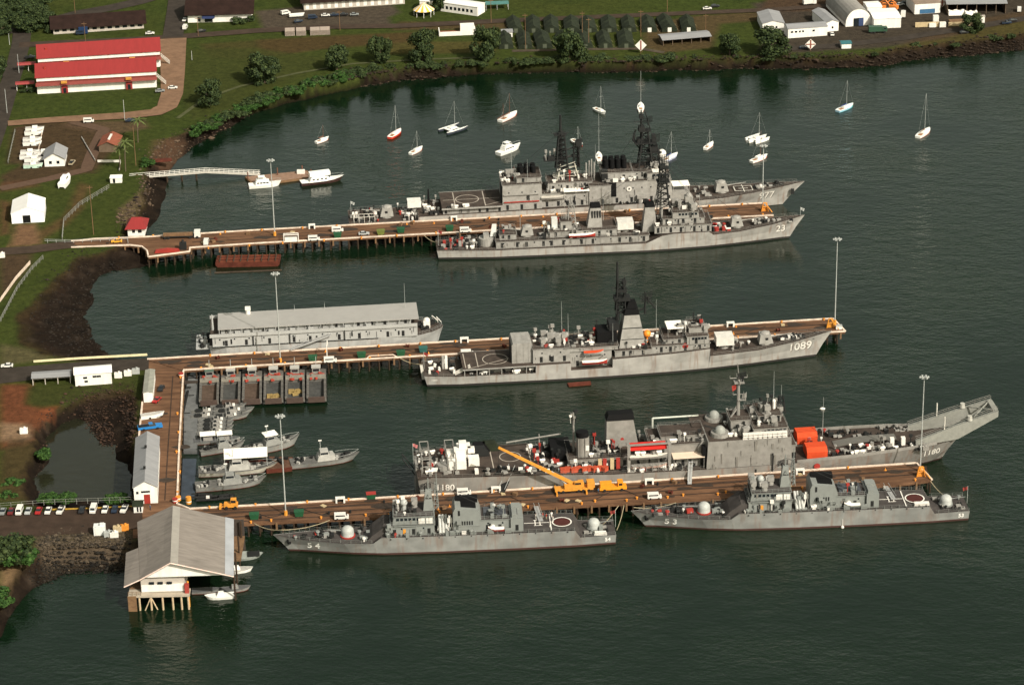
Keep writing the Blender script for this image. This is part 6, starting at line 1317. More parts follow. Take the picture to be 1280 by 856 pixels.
def patrol_boat(stern, bow, L, label, B=None, canopy=None, cabin=None, hull=HULL_P, group=None, mast=True, seed=1, fb=1.5, big=True):
    c, h, _ = two(stern, bow); B = B or L * .25; t = T('patrol_boat', label, 'patrol boat', c, h, group); r = random.Random(seed); cm = cabin or mat('patrol_cabin', (.21, .21, .20), .6)
    dk = mat('patrol_deck', (.105, .102, .097), .85, .3, .8)
    small_hull(L, B, fb, hull, dk, t, fb * .7, .88, -.6, .35)
    zc = fb
    cb = G().taper(-.12 * L, .16 * L, -B * .34, B * .34, zc - .05, -.1 * L, .12 * L, -B * .3, B * .3, zc + 1.6).build('deckhouse', cm, t)
    G().taper(-.08 * L, .06 * L, -B * .27, B * .27, zc + 1.55, -.07 * L, .045 * L, -B * .25, B * .25, zc + 3.0).build('wheelhouse', cm, t)
    for k in range(3):
        for sg in (-1, 1): part('window', 'pbw%d' % seed, lambda g: g.box(-.035 * L * .5, .035 * L * .5, -.05, .05, -.3, .3), GLASS, cb, (-.05 * L + k * .036 * L, sg * B * .268, zc + 2.35))
    G().box(.05 * L, .06 * L, -B * .22, B * .22, zc + 2.0, zc + 2.7).build('windscreen', GLASS, cb)
    if canopy: G().box(-.12 * L, .1 * L, -B * .36, B * .36, zc + 3.35, zc + 3.6).build('canopy', canopy, t)
    if mast:
        m = G().tube((-.06 * L, 0, zc + 2.9), (-.06 * L, 0, zc + 6.2), .1, 5).tube((-.06 * L, -1, zc + 5), (-.06 * L, 1, zc + 5), .06, 4).build('mast', STEEL, t); G().box(-.06 * L - .5, -.06 * L + .5, -.15, .15, zc + 6.1, zc + 6.4).build('radar_antenna', WHITE, m)
    for x in (-.32, .3):
        o = G().cyl(0, 0, 0, .9, .45, .35, 8).box(-.35, .35, -.3, .3, .85, 1.35).tube((.3, 0, 1.1), (1.7, 0, 1.3), .07, 5).build('deck_gun', DARKM, t); o.location = (x * L, 0, zc + (.25 if x > 0 else 0)); o.rotation_euler = (0, 0, 0 if x > 0 else math.pi)
    for _ in range(17):
        part('deck_locker', 'pbl%d' % r.randrange(4), lambda g: g.box(-.5, .5, -.35, .35, 0, .7), DARKM if r.random() < .55 else (WHITE if r.random() < .22 else cm), t, (r.choice((r.uniform(-.47, -.14), r.uniform(-.47, -.14), r.uniform(.14, .36))) * L, r.uniform(-.3, .3) * B, zc), r.uniform(0, 3))
    G().path([(.16 * L, -B * .42, zc + 1), (.36 * L, -B * .3, zc + 1.4), (.49 * L, 0, zc + 1.9), (.36 * L, B * .3, zc + 1.4), (.16 * L, B * .42, zc + 1)], .05, 4).build('bow_rail', STEEL, t)
    return t
WCAB = mat('pale_cabin', (.34, .33, .31), .6)
patrol_boat((366, 583), (447, 573.5), 21.5, 'grey patrol boat with pale cabin, outermost beyond the brown barge', cabin=WCAB, seed=2)
patrol_boat((300, 570), (378, 553), 19, 'grey patrol boat with a white canopy over its wheelhouse', canopy=CANVAS, seed=3, fb=2)
patrol_boat((250, 593), (346, 586.5), 24, 'olive tinged patrol boat with pale cabin, between the awning and the lowest boat', cabin=WCAB, seed=4, hull=hull_mat('patrol_hull_pale', (.38, .36, .31), (.14, .06, .05), .3, .3))
patrol_boat((246, 612), (332, 603.5), 21.5, 'dark grey patrol boat lowest in the basin', seed=5)
patrol_boat((253, 568), (304, 559), 14.5, 'stubby grey workboat with a red hatch, behind the long white awning', mast=False, seed=6)
for o in ((261, 551, 'canopied launch nearest the pontoon, white roofed'), (282, 550, 'white roofed launch right beside the other canopied launch')):
    c = at(o[0], o[1] + 2, 0); t = T('launch', o[2], 'launch', c, R(8), 'white roofed launches'); small_hull(9, 3.4, 1.1, HULL_P, PONT, t, .4, .95); G().box(-2.6, 2.2, -1.5, 1.5, 3.0, 3.2).build('canopy', CANVAS, t); G().box(-1.6, 1.2, -1, 1, 1.1, 2.2).build('cabin', UPPER, t)
    for x in (-2.4, 2): part('canopy_post', 'lpost', lambda g: g.tube((0, -1.3, 1), (0, -1.3, 3), .06, 4).tube((0, 1.3, 1), (0, 1.3, 3), .06, 4), STEEL, t, (x, 0, 0))
def river_boat(c, L, h, label, seed):
    t = T('river_boat', label, 'patrol boat', c, h, 'small grey river boats rafted side by side'); r = random.Random(seed); small_hull(L, L * .3, 1.0, HULL_P, mat('river_deck', (.115, .113, .108), .85, .3, .8), t, .7, .85, -.4, .3)
    cb = G().taper(-.1 * L, .1 * L, -L * .1, L * .1, .95, -.08 * L, .05 * L, -L * .09, L * .09, 2.0).build('cockpit', UPPER, t); G().box(-.06 * L, .02 * L, -L * .07, L * .07, 2.0, 2.05).build('hatch', DARKM, cb); part('white_box', 'rbw', lambda g: g.box(-.4, .4, -.35, .35, 0, .7), WHITE, t, (.14 * L, 0, 1.1)); part('engine_cover', 'rbe', lambda g: g.box(-.9, .9, -.8, .8, 0, .6), DARKM, t, (-.24 * L, 0, 1.0))
    G().tube((.3 * L, 0, 1.2), (.3 * L, 0, 2.2), .12, 5).tube((.3 * L, 0, 2.1), (.42 * L, 0, 2.3), .06, 4).build('bow_gun', DARKM, t)
RBL = ['uppermost small river boat of the raft below the landing craft', 'second river boat down the raft, longest of them', 'third river boat down the raft, with a red waterline', 'fourth river boat down the raft', 'fifth river boat down the raft', 'sixth river boat down the raft', 'lowest river boat of the raft, above the white roofed launches']
for k, (x, y, L) in enumerate(((286, 511, 11.5), (291, 516.5, 14), (287, 523, 13), (271, 528.5, 11.5), (270, 533.5, 11.5), (270, 538.5, 11.5), (269, 543.5, 11.5))):
    river_boat(at(x, y, 0), L, R(9), RBL[k], k)
for k, (x, y) in enumerate(((257, 517), (256, 523))): river_boat(at(x, y, 0), 9, R(7), ['grey skiff inside the raft nearest the landing craft ramps', 'grey skiff inside the raft, just below the other skiff'][k], 40 + k)
t = slab_thing('barge', 'rusty brown work barge under the right end of the white awning', 'barge', [(331, 570), (366, 571), (365, 584), (333, 587)], -.5, 1.3, BARGE_RED, mat('barge_brown', (.085, .045, .030), .9, .4, .6))
for k in range(7): part('deck_gear', 'bgear', lambda g: g.box(-.6, .6, -.4, .4, 0, .9), WOOD if k % 2 else DARKM, t, (1 + k * .95, -2.5 - (k % 3) * 1.5, 1.33), k)
def awning():
    p = [at(279.5, 560.5, 5.2), at(334, 558, 5.2), at(334, 569.6, 5.2), at(280, 573.3, 5.2)]; o = Vector((p[3].x, p[3].y, 0)); t = T('awning', 'long flat white awning on posts above the patrol boats', 'awning', o); q = [v - o for v in p]
    G().hexa([v + Vector((0, 0, -.25)) for v in q], q).build('roof_sheet', CANVAS, t); slab = [v * 1 for v in q]
    G().hexa([Vector((v.x, v.y, -.4)) for v in slab], [Vector((v.x, v.y, .9)) for v in slab]).build('float', BARGE_RED, t)
    for v in q: part('post', 'awnp', lambda g: g.tube((0, 0, .6), (0, 0, 5), .1, 5), STEEL, t, (v.x * .98 + .1, v.y * .96 + .1, 0))
awning()
def rafts():
    for k, (x, y, L, h, lab) in enumerate(((262, 624, 8, 4, 'black inflatable boat at the foot of the lowest pier, with white gear'), (278, 622.5, 7, 10, 'second black inflatable boat right of the one with white gear'), (252, 621, 6, 0, 'dark skiff squeezed against the pontoon corner'))):
        t = T('inflatable_boat', lab, 'inflatable boat', at(x, y, 0), R(h)); g = G().path([(-L / 2, -1, .4), (L * .3, -1, .4), (L / 2, 0, .6), (L * .3, 1, .4), (-L / 2, 1, .4)], .38, 8); g.build('tube', RUBBER, t); G().box(-L / 2 + .3, L * .3, -.9, .9, .1, .3).build('floor', DARKM, t); G().box(-1, 0, -.5, .5, .3, 1.1).build('console', WHITE if k == 0 else DARKM, t)
rafts()
# boats around the boathouse
def skiff(px, h, L, label, m, dm, box=True, B=None):
    t = T('skiff', label, 'small boat', at(*px, 0), R(h)); small_hull(L, B or L * .34, .9, m, dm, t, .4, .95, -.3, .3)
    if box: G().taper(-1.2, .8, -.6, .6, .9, -1.1, .4, -.5, .5, 2.0).build('console', m, t); part('outboard', 'outb', lambda g: g.box(-.3, .3, -.3, .3, .3, 1.4), DARKM, t, (-L / 2, 0, 0))
    return t
skiff((275, 747), 186, 8.5, 'white open boat with centre console at the boathouse mouth', CABINW, CABINW)
skiff((295, 738), 10, 8.5, 'grey boat poking out of the boathouse behind the white one', HULL_P, PONT)
skiff((258, 740), 4, 8.0, 'grey open boat inside the boathouse bay', HULL_P, PONT, False)
skiff((297, 714.5), 8, 9, 'pale boat nosing out from under the boathouse eave', CABINW, mat('pale_deck', (.35, .34, .32), .8))
t = skiff((303, 697), 6, 12, 'flat grey ramped boat right of the boathouse roof', mat('ramped_grey', (.26, .28, .265), .7), mat('ramped_deck', (.26, .28, .265), .8), False, 4.6)
G().box(1.5, 5, -1.6, 1.6, 1.0, 1.2).build('hatch', DARKM, t)
buoy = T('buoy', 'tiny white float beside the hull of corvette 53', 'buoy', at(1053, 659, 0)); G().cyl(0, 0, -.2, .5, .5, .4, 9).tube((0, 0, .4), (0, 0, 2.6), .1).build('float', WHITE, buoy)
gull = at(1028, 511.5, 0); t = T('buoy', 'small white mooring buoy beyond landing ship 1180', 'buoy', gull); G().ell((0, 0, .2), .9, .5, .5, 9, 6).build('float', WHITE, t)

# ------------------------------------------------------------------ vehicles
def car(px, h, m, label, kind='car', z=ZL + .14, group=None, rel=True):
    t = T('parked_' + {'car': 'car', 'van': 'van', 'pickup': 'pickup', 'truck': 'truck'}[kind], label, {'car': 'car', 'van': 'van', 'pickup': 'pickup truck', 'truck': 'truck'}[kind], at(*px, z), R(h), group)
    W = .9
    if kind == 'car':
        G().xz([(-2.25, .35), (2.25, .35), (2.3, .75), (1.1, .95), (-1.5, 1.0), (-2.25, .9)], -W, W).build('body', m, t)
        G().taper(-1.75, 1.0, -W + .06, W - .06, .95, -1.2, .25, -W + .24, W - .24, 1.42).build('cabin_glass', GLASS, t); G().box(-1.2, .25, -W + .24, W - .24, 1.4, 1.46).build('roof', m, t)
    elif kind == 'van':
        G().xz([(-2.4, .35), (2.4, .35), (2.45, 1.0), (1.9, 1.25), (1.4, 2.0), (-2.4, 2.05)], -W - .05, W + .05).build('body', m, t)
        G().box(-2.0, 1.2, -W - .07, W + .07, 1.3, 1.75).build('window', GLASS, t); G().hexa([(1.95, -.8, 1.28), (1.97, -.8, 1.28), (1.97, .8, 1.28), (1.95, .8, 1.28)], [(1.48, -.75, 1.95), (1.5, -.75, 1.95), (1.5, .75, 1.95), (1.48, .75, 1.95)]).build('windscreen', GLASS, t)
    elif kind == 'pickup':
        G().xz([(-2.6, .4), (2.5, .4), (2.5, 1.0), (1.2, 1.1), (-.4, 1.1), (-2.6, 1.1)], -W, W).build('body', m, t); G().box(-2.5, -.5, -W + .12, W - .12, 1.08, 1.14).build('load_bed', DARKM, t)
        G().taper(-.45, 1.15, -W + .05, W - .05, 1.08, -.3, .5, -W + .2, W - .2, 1.65).build('cabin_glass', GLASS, t); G().box(-.3, .5, -W + .2, W - .2, 1.63, 1.7).build('roof', m, t)
    else:
        G().box(1.6, 3.4, -1.05, 1.05, .5, 2.3).build('cab', m, t); G().box(3.38, 3.45, -.9, .9, 1.4, 2.1).build('windscreen', GLASS, t); G().box(-3.6, 1.4, -1.15, 1.15, .8, 2.7).build('load_body', m, t)
    t.scale = (.86, .88, .88)
    xs2 = (-1.45, 1.4) if kind != 'truck' else (-2.4, 2.4)
    for x in xs2:
        for sg in (-1, 1): part('wheel', 'wheel', lambda g: g.tube((0, -.12, .32), (0, .12, .32), .34, 10), RUBBER, t, (x, sg * (W - .05), 0))
    return t
PAINT = {k: mat('car_' + k, c, .3, .03) for k, c in dict(white=(.62, .60, .57), red=(.30, .02, .02), maroon=(.12, .02, .02), grey=(.20, .21, .21), silver=(.36, .37, .37), black=(.02, .02, .022), blue=(.02, .16, .42), navy=(.018, .028, .05), yellow=(.70, .34, .03), tan=(.35, .29, .2), green=(.03, .07, .045)).items()}
ROW = 'cars parked in the row by the pond fence'
for x, col, kd, lab in ((3.5, 'grey', 'car', 'dark grey car at the very left end of the parking row'), (14, 'maroon', 'car', 'maroon car between the grey car and the first white car'), (24.5, 'white', 'van', 'white van, first white vehicle of the parking row'), (35.5, 'silver', 'car', 'silver grey car right of the first white van'), (48.5, 'red', 'car', 'dark red car in the parking row'), (60.5, 'white', 'car', 'white car right of the dark red one in the row'), (76, 'white', 'pickup', 'white pickup truck sticking out of the parking row'), (102.5, 'black', 'car', 'black car alone in the gap of the parking row'), (117, 'white', 'van', 'white van right of the black car'), (131.5, 'white', 'car', 'white car second from the warehouse end of the row'), (143.5, 'navy', 'car', 'small dark car in front of the pond bush'), (155.5, 'white', 'pickup', 'long white pickup nearest the guard shack')):
    car((x, 641 - x * .02), 268 if kd != 'pickup' else 262, PAINT[col], lab, kd, group=ROW)
QZ = ZL + .03
car((201.5, 487), 262, PAINT['black'], 'black car on the quay beside the booth building', z=QZ)
car((196, 501.5), 250, PAINT['red'], 'bright red car tight against the booth building', z=QZ)
car((184.5, 549.5), 268, PAINT['white'], 'white open truck at the back of the quay warehouse', 'pickup', z=QZ)
b2 = car((188, 535.5), 14, PAINT['blue'], 'bright blue pickup on the quay', 'pickup', z=QZ); b2.scale = (1.5, 1.25, 1.1)
t = T('trailer_boat', 'white speedboat on a trailer above the blue pickup', 'boat on trailer', at(191, 521.5, QZ), R(16)); small_hull(7.5, 2.3, 1.3, CABINW, mat('boat_grey_in', (.4, .38, .36), .7), t, .4, .9, .45, .3); G().box(-3, 3, -.9, .9, .3, .44).build('trailer', DARKM, t)
for sg in (-1, 1): part('wheel', 'wheel', None, RUBBER, t, (-1, sg * 1.0, 0))
car((9, 458.5), 185, PAINT['white'], 'white car alone on the road at the left edge', z=ZL + .08)
car((146, 303), 184, PAINT['yellow'], 'orange yellow car on the shore end of the upper pier', z=QZ)
car((258, 304.5), 90, PAINT['white'], 'white van by the near kerb of the upper pier', 'van', z=QZ)
def flatbed():
    t = T('flatbed_truck', 'flatbed lorry with white cab and a long brown load on the upper pier', 'lorry', at(226, 297.5, QZ), R(2)); 
    G().box(5, 7.2, -1.15, 1.15, .5, 2.8).build('cab', PAINT['white'], t); G().box(7.18, 7.25, -.9, .9, 1.6, 2.5).build('windscreen', GLASS, t); G().box(-6.5, 4.8, -1.2, 1.2, .8, 1.1).build('flatbed', DARKM, t); G().box(-6.2, 4.4, -.9, .9, 1.1, 1.9).build('load', WOOD, t)
    for x in (-5.5, -4.3, 3.4, 6): 
        for sg in (-1, 1): part('wheel', 'bigwheel', lambda g: g.tube((0, -.18, .5), (0, .18, .5), .5, 10), RUBBER, t, (x, sg * 1.0, 0))
flatbed()
t = T('red_float', 'long red covered load by the widened bay of the upper pier', 'boat cover', at(209, 315, QZ), R(4)); G().xz([(-4.5, 0), (4.5, 0), (4, .9), (0, 1.3), (-4, .9)], -.8, .8).build('cover', RED, t)
t = T('pier_crate', 'dark upright machine beside the long red load', 'machine', at(229, 311.5, QZ)); G().box(-1.2, 1.2, -.8, .8, 0, 2.6).cyl(0, 0, 2.6, 3.6, .5, .4, 8).build('body', DARKM, t)
car((422, 289.5), 5, PAINT['white'], 'white van near the far kerb right of the upper pier light mast', 'van', z=QZ)
car((392.5, 300.5), 5, PAINT['white'], 'white van at the near kerb between frame and green skip', 'van', z=QZ)
car((455, 293.5), 4, PAINT['silver'], 'pale silver car midway along the upper pier', z=QZ)
car((582, 290), 4, PAINT['white'], 'white van at the near kerb above the stern of destroyer 23', 'van', z=QZ)
car((413, 452.5), 4, PAINT['white'], 'white van at the near kerb of the middle pier above the landing craft', 'van', z=QZ)
car((584, 443.5), 4, PAINT['white'], 'white van on the middle pier by the stern of frigate 1089', 'van', z=QZ)
car((427, 648), 4, PAINT['white'], 'white van at the near kerb of the lowest pier above corvette 54', 'van', z=QZ)
car((580, 617.5), 4, PAINT['white'], 'long white van at the far kerb of the lowest pier, left of the crane', 'van', z=QZ)
car((818, 622.5), 4, PAINT['white'], 'white van on the lowest pier above the bow of corvette 53', 'van', z=QZ)
def skip(px, label, m=GREEN, red=False):
    t = T('skip', label, 'rubbish skip', at(*px, QZ), R(5), 'green skips standing along the piers'); G().taper(-1.1, 1.1, -.8, .8, .1, -1.4, 1.4, -1.0, 1.0, 1.7).build('bin', m, t); G().box(-1.45, 1.45, -1.05, 1.05, 1.65, 1.75).build('lid', RED if red else m, t)
    for x in (-1, 1): part('foot', 'skipfoot', lambda g: g.box(-.15, .15, -.9, .9, 0, .15), DARKM, t, (x, 0, 0))
for px, lab, rd in (((422, 296.5), 'green skip in front of the white van on the upper pier', 0), ((501, 290.5), 'green skip halfway along the upper pier', 0), ((476, 293), 'olive skip right of the pale silver car', 2), ((562, 288), 'green skip left of the white van above destroyer 23', 0), ((391, 450.5), 'green skip on the middle pier left of the white van', 0), ((452, 446.5), 'brightest green skip in the middle of the middle pier', 0), ((501, 444.5), 'green skip by the white bent pipe on the middle pier', 0), ((529, 439.5), 'blue green skip nearest to the flight deck of frigate 1089', 3), ((464, 622.5), 'green skip with a red lid on the lowest pier', 1), ((374, 644.5), 'green skip beside the light mast on the lowest pier', 0), ((318, 648), 'green skip close to the boathouse on the lowest pier', 0)):
    skip(px, lab, {2: mat('skip_olive', (.12, .14, .03), .6), 3: mat('skip_teal', (.02, .09, .08), .6)}.get(rd, GREEN), rd == 1)
def riser(px, label, w=2.6):
    t = T('utility_riser', label, 'utility box', at(*px, QZ), R(4), 'white utility boxes on the pier kerbs'); G().box(-w / 2, -w / 2 + .5, -.6, .6, 0, 1.3).box(w / 2 - .5, w / 2, -.6, .6, 0, 1.3).box(-w / 2, w / 2, -.6, .6, 1.28, 1.65).build('housing', WHITE, t); G().box(-w / 2 + .5, w / 2 - .5, .2, .5, .1, 1.25).build('valve_panel', DARKM, t)
for px, lab, w in (((390, 285.5), 'white kerb box left of the white van on the upper pier', 2.4), ((567.5, 275.5), 'white kerb box above the green skip on the upper pier', 2.4), ((580.5, 427.5), 'white kerb box on the far side of the middle pier behind frigate 1089', 2.8), ((913, 408), 'white kerb box near the outer end of the middle pier', 2.6), ((425.5, 627.5), 'white kerb box left of the red lidded skip', 2.8), ((620, 614.5), 'white kerb box between the long van and the crane', 2.8), ((811.5, 604.5), 'white kerb box right of the orange truck', 2.6), ((1000, 592), 'white kerb box in front of the orange covers of the landing ship', 2.6)): riser(px, lab, w)
t = T('goal_frame', 'white tubular frame like a gate on the upper pier', 'frame', at(364, 302, QZ), R(4)); G().path([(-2.6, -.6, 0), (-2.6, -.6, 2.8), (2.6, -.6, 2.8), (2.6, -.6, 0)], .16).path([(-2.6, .9, 0), (-2.6, .9, 2.8), (2.6, .9, 2.8), (2.6, .9, 0)], .16).build('frame', WHITE, t); G().box(-2.2, 2.2, -.4, .8, .0, 1.6).build('tank', WHITE, t)
t = T('bent_pipe', 'low white bent pipe rail along the near kerb of the middle pier', 'pipe', at(478, 448, QZ), R(4)); G().path([(-5.4, 0, 0), (-4.2, .8, .8), (3.6, .8, .8), (5.2, 0, 0)], .17).build('pipe', KERB, t)
t = T('pipe_gantry', 'thin white upright pipe and arm at the far kerb of the middle pier', 'pipe', at(409, 450, QZ)); G().path([(0, 0, 0), (0, 0, 5), (0, 4, 5.2), (0, 4.6, 3)], .16).build('pipe', WHITE, t)

# crane and orange lorry
def crane():
    t = T('mobile_crane', 'yellow mobile crane with its long boom raised over the lowest pier', 'mobile crane', at(716, 613.5, QZ), R(6))
    G().box(-5.4, 6.0, -1.3, 1.3, .7, 1.3).build('chassis', YELLOW, t); G().box(4.2, 6.4, -1.35, 1.35, 1.3, 3.0).build('driver_cab', YELLOW, t); G().box(6.38, 6.46, -1.1, 1.1, 2.0, 2.8).build('windscreen', GLASS, t)
    for x in (-4.4, -3.0, 1.6, 3.0, 4.6):
        for sg in (-1, 1): part('wheel', 'bigwheel', None, RUBBER, t, (x, sg * 1.2, 0))
    for x in (-5.0, 3.8):
        for sg in (-1, 1): part('outrigger', 'outrig', lambda g: g.box(-.2, .2, -.9, .9, .5, .9).box(-.25, .25, .6, .9, 0, .6), YELLOW, t, (x, sg * 1.9, 0), 0 if sg > 0 else math.pi)
    u = G().box(-2.6, 2.6, -1.3, 1.3, 1.4, 2.6).box(.4, 2.4, -1.35, -.3, 2.55, 3.5).box(1.6, 3.2, -1.2, 1.2, 1.6, 3.0).build('crane_house', YELLOW, t)
    G().box(.5, 2.3, -1.38, -1.34, 2.7, 3.3).build('window', GLASS, u)
    # boom reaches to the upper left of the photo
    tip = Vector((-21.8, -.4, 16.2)); root = Vector((0, 0, 2.6)); d = (tip - root).normalized(); up = Vector((d.z, 0, -d.x)) * -1; sd = Vector((0, 1, 0))
    def sec(f0, f1, w): a, c = root.lerp(tip, f0), root.lerp(tip, f1); return G().hexa([a - sd * w - up * w, a + sd * w - up * w, a + sd * w + up * w, a - sd * w + up * w], [c - sd * w - up * w, c + sd * w - up * w, c + sd * w + up * w, c - sd * w + up * w])
    bo = sec(0, .45, .42).build('boom', YELLOW, t); sec(.44, .78, .35).build('boom_section', YELLOW, bo); sec(.77, 1, .28).build('boom_section', YELLOW, bo); G().tube(root + Vector((-1.5, 0, -.6)), root.lerp(tip, .3) - up * .5, .22, 7).build('lift_ram', STEEL, bo); G().tube(tip, tip + Vector((0, 0, -6)), .05, 4).build('hoist_rope', DARKM, bo); o = G().ell((0, 0, 0), .45, .45, .6, 8, 6).build('hook', BLACK, bo); o.location = tip + Vector((0, 0, -6.4))
crane()
def otruck():
    t = T('orange_truck', 'orange service truck just right of the yellow crane', 'truck', at(766, 612, QZ), R(5)); o = mat('truck_orange', (.66, .25, .015), .5)
    G().box(-4, 4, -1.25, 1.25, .6, 1.5).box(-3.8, -.3, -1.2, 1.2, 1.5, 2.6).box(1.4, 3.0, -1.2, 1.2, 1.5, 2.9).build('body', o, t); G().box(2.98, 3.06, -1, 1, 1.9, 2.7).build('windscreen', GLASS, t); G().box(1.7, 2.7, -1.24, 1.24, 1.9, 2.6).build('window', GLASS, t)
    for x in (-2.6, 2.5):
        for sg in (-1, 1): part('wheel', 'bigwheel', None, RUBBER, t, (x, sg * 1.1, 0))
otruck()
t = T('forklift', 'yellow wheeled loader at the head of the lowest pier', 'loader', at(289, 634.5, QZ), R(180)); G().box(-2, 2, -1, 1, .6, 1.6).box(-1.6, 0, -.8, .8, 1.6, 3).build('body', YELLOW, t); G().box(-1.5, -.1, -.84, .84, 2, 2.8).build('window', GLASS, t); G().path([(1.6, .7, 1.2), (3, .7, .6)], .15).path([(1.6, -.7, 1.2), (3, -.7, .6)], .15).box(2.8, 3.4, -1.2, 1.2, .1, 1).build('bucket', YELLOW, t)
for x in (-1.3, 1.3):
    for sg in (-1, 1): part('wheel', 'bigwheel', None, RUBBER, t, (x, sg * 1.1, 0))
def gantry(px, label, m=YELLOW):
    t = T('fender_gantry', label, 'gantry', at(*px, QZ)); G().path([(-1.2, 0, 0), (-.6, 0, 3.4), (.6, 0, 3.4), (1.2, 0, 0)], .2).path([(-.9, 0, 1.7), (.9, 0, 1.7)], .16).tube((0, 0, 3.4), (2.6, -1.5, .2), .16).box(-.9, .9, .3, 1.5, 0, 1.5).build('frame', m, t)
    return t
gantry((956, 264.5), 'orange steel frame at the outer end of the uppermost pier', BOLL); gantry((1038, 410), 'orange steel frame at the outer end of the middle pier'); gantry((1151, 596), 'orange steel frame at the outer end of the lowest pier', BOLL)
t = T('end_hut', 'small white cabinet at the outer corner of the middle pier', 'cabinet', at(1048.5, 411, QZ)); G().box(-1, 1, -.6, .6, 0, 1.2).build('body', WHITE, t); G().box(-1.1, 1.1, -.7, .7, 1.2, 1.32).build('lid', STEEL, t)
for k, (px, m, lab) in enumerate((((219, 627.5), RED, 'red striped barrier drum beside the quay corner'), ((223, 625), BOLL, 'orange drum right of the striped barrier'), ((236, 629), YELLOW, 'yellow post box at the corner of quay and lowest pier'), ((226.5, 470.5), RED, 'dark red crate at the upper corner of the quay'))):
    t = T('drum', lab, 'drum', at(*px, QZ)); G().cyl(0, 0, 0, 2.2 if k == 2 else 1.3, .8, .8, 10).build('body', m, t); G().cyl(0, 0, .6, .9, .82, .82, 10).build('band', WHITE, t)

# gangways and mooring lines
def gangway(a, za, c, zc, label, w=1.0, m=None):
    p, q = at(*a, za), at(*c, zc); o = Vector((p.x, p.y, 0)); t = T('gangway', label, 'gangway', o); p -= o; q -= o; d = (q - p).normalized(); s = Vector((-d.y, d.x, 0)).normalized() * w / 2; up = Vector((0, 0, .2))
    G().hexa([p - s, q - s, q + s, p + s], [p - s + up, q - s + up, q + s + up, p + s + up]).build('walkway', m or mat('gangway_grey', (.3, .3, .3)), t)
    for sg in (-1, 1): G().path([p + s * sg + Vector((0, 0, 1.2)), q + s * sg + Vector((0, 0, 1.2))], .07).build('handrail', STEEL, t)
gangway((670, 633), ZL + .3, (676, 651), 5.9, 'gangway landing beside the crew on the flight deck of corvette 54', 1.4)
gangway((1107, 608), ZL + .3, (1117, 624), 5.9, 'narrow gangway from the pier end down to the deck of corvette 53', 1.4)
gangway((862, 605), ZL + .3, (864, 570), 9, 'ribbed gangway up to the deck of landing ship 1180', 1.2)
gangway((627, 615), ZL + .3, (640, 585), 9.4, 'dark sloping brow to the stern deck of landing ship 1180', 2.0, DARKM)
def line(a, za, c, zc, label, sag=.8):
    p, q = at(*a, za), at(*c, zc); o = Vector((p.x, p.y, 0)); pts = []
    for k in range(9):
        f = k / 8; v = p.lerp(q, f) - o; v.z -= sag * 4 * f * (1 - f); pts.append(v)
    g = G().path(pts, .11, 5).build('mooring_line', ROPE); g.location = o; tag(g, label, 'rope', 'mooring lines of the grey ships')
for a, za, c, zc, lab in (((742, 665), 3.4, (773, 632), ZL, 'mooring line from the stern of corvette 54 up to the pier'), ((771, 662), 3.4, (780, 631.5), ZL, 'short steep mooring line at the flag end of corvette 54'), ((352, 662), 5.2, (412, 650), ZL, 'slack mooring line from the bow of corvette 54'), ((352, 662), 5.2, (318, 654), ZL, 'mooring line from the bow of corvette 54 to the boathouse side'), ((792, 634), 5, (845, 628), ZL, 'slack mooring line from the bow of corvette 53'), ((1186, 622), 3.4, (1163, 601), ZL, 'mooring line from the stern of corvette 53 to the pier corner'), ((530, 455), 4, (500, 447.5), ZL, 'mooring line from the stern of frigate 1089'), ((548, 303), 3.8, (530, 294), ZL, 'mooring line from the stern of destroyer 23')): line(a, za, c, zc, lab)

# small working clutter on the pier decks
rc = random.Random(12)
CL = {'crate': ('wooden crate', lambda g: g.box(-.7, .7, -.5, .5, 0, .9), WOOD), 'pallet': ('flat pallet', lambda g: g.box(-.8, .8, -.6, .6, 0, .06).box(-.8, .8, -.6, -.45, .05, .2).box(-.8, .8, .45, .6, .05, .2).box(-.8, .8, -.6, .6, .2, .26), TAN), 'oil_drum': ('dark oil drum', lambda g: g.cyl(0, 0, 0, .9, .3, .3, 9).cyl(0, 0, .42, .48, .33, .33, 9), DARKM), 'cable_reel': ('rusty cable reel', lambda g: g.tube((0, -.5, .6), (0, .5, .6), .35, 9).tube((0, -.58, .6), (0, -.45, .6), .6, 10).tube((0, .45, .6), (0, .58, .6), .6, 10), BARGE_RED), 'traffic_cone': ('orange cone', lambda g: g.cyl(0, 0, .05, .8, .25, .05, 8).box(-.35, .35, -.35, .35, 0, .06), BOLL)}
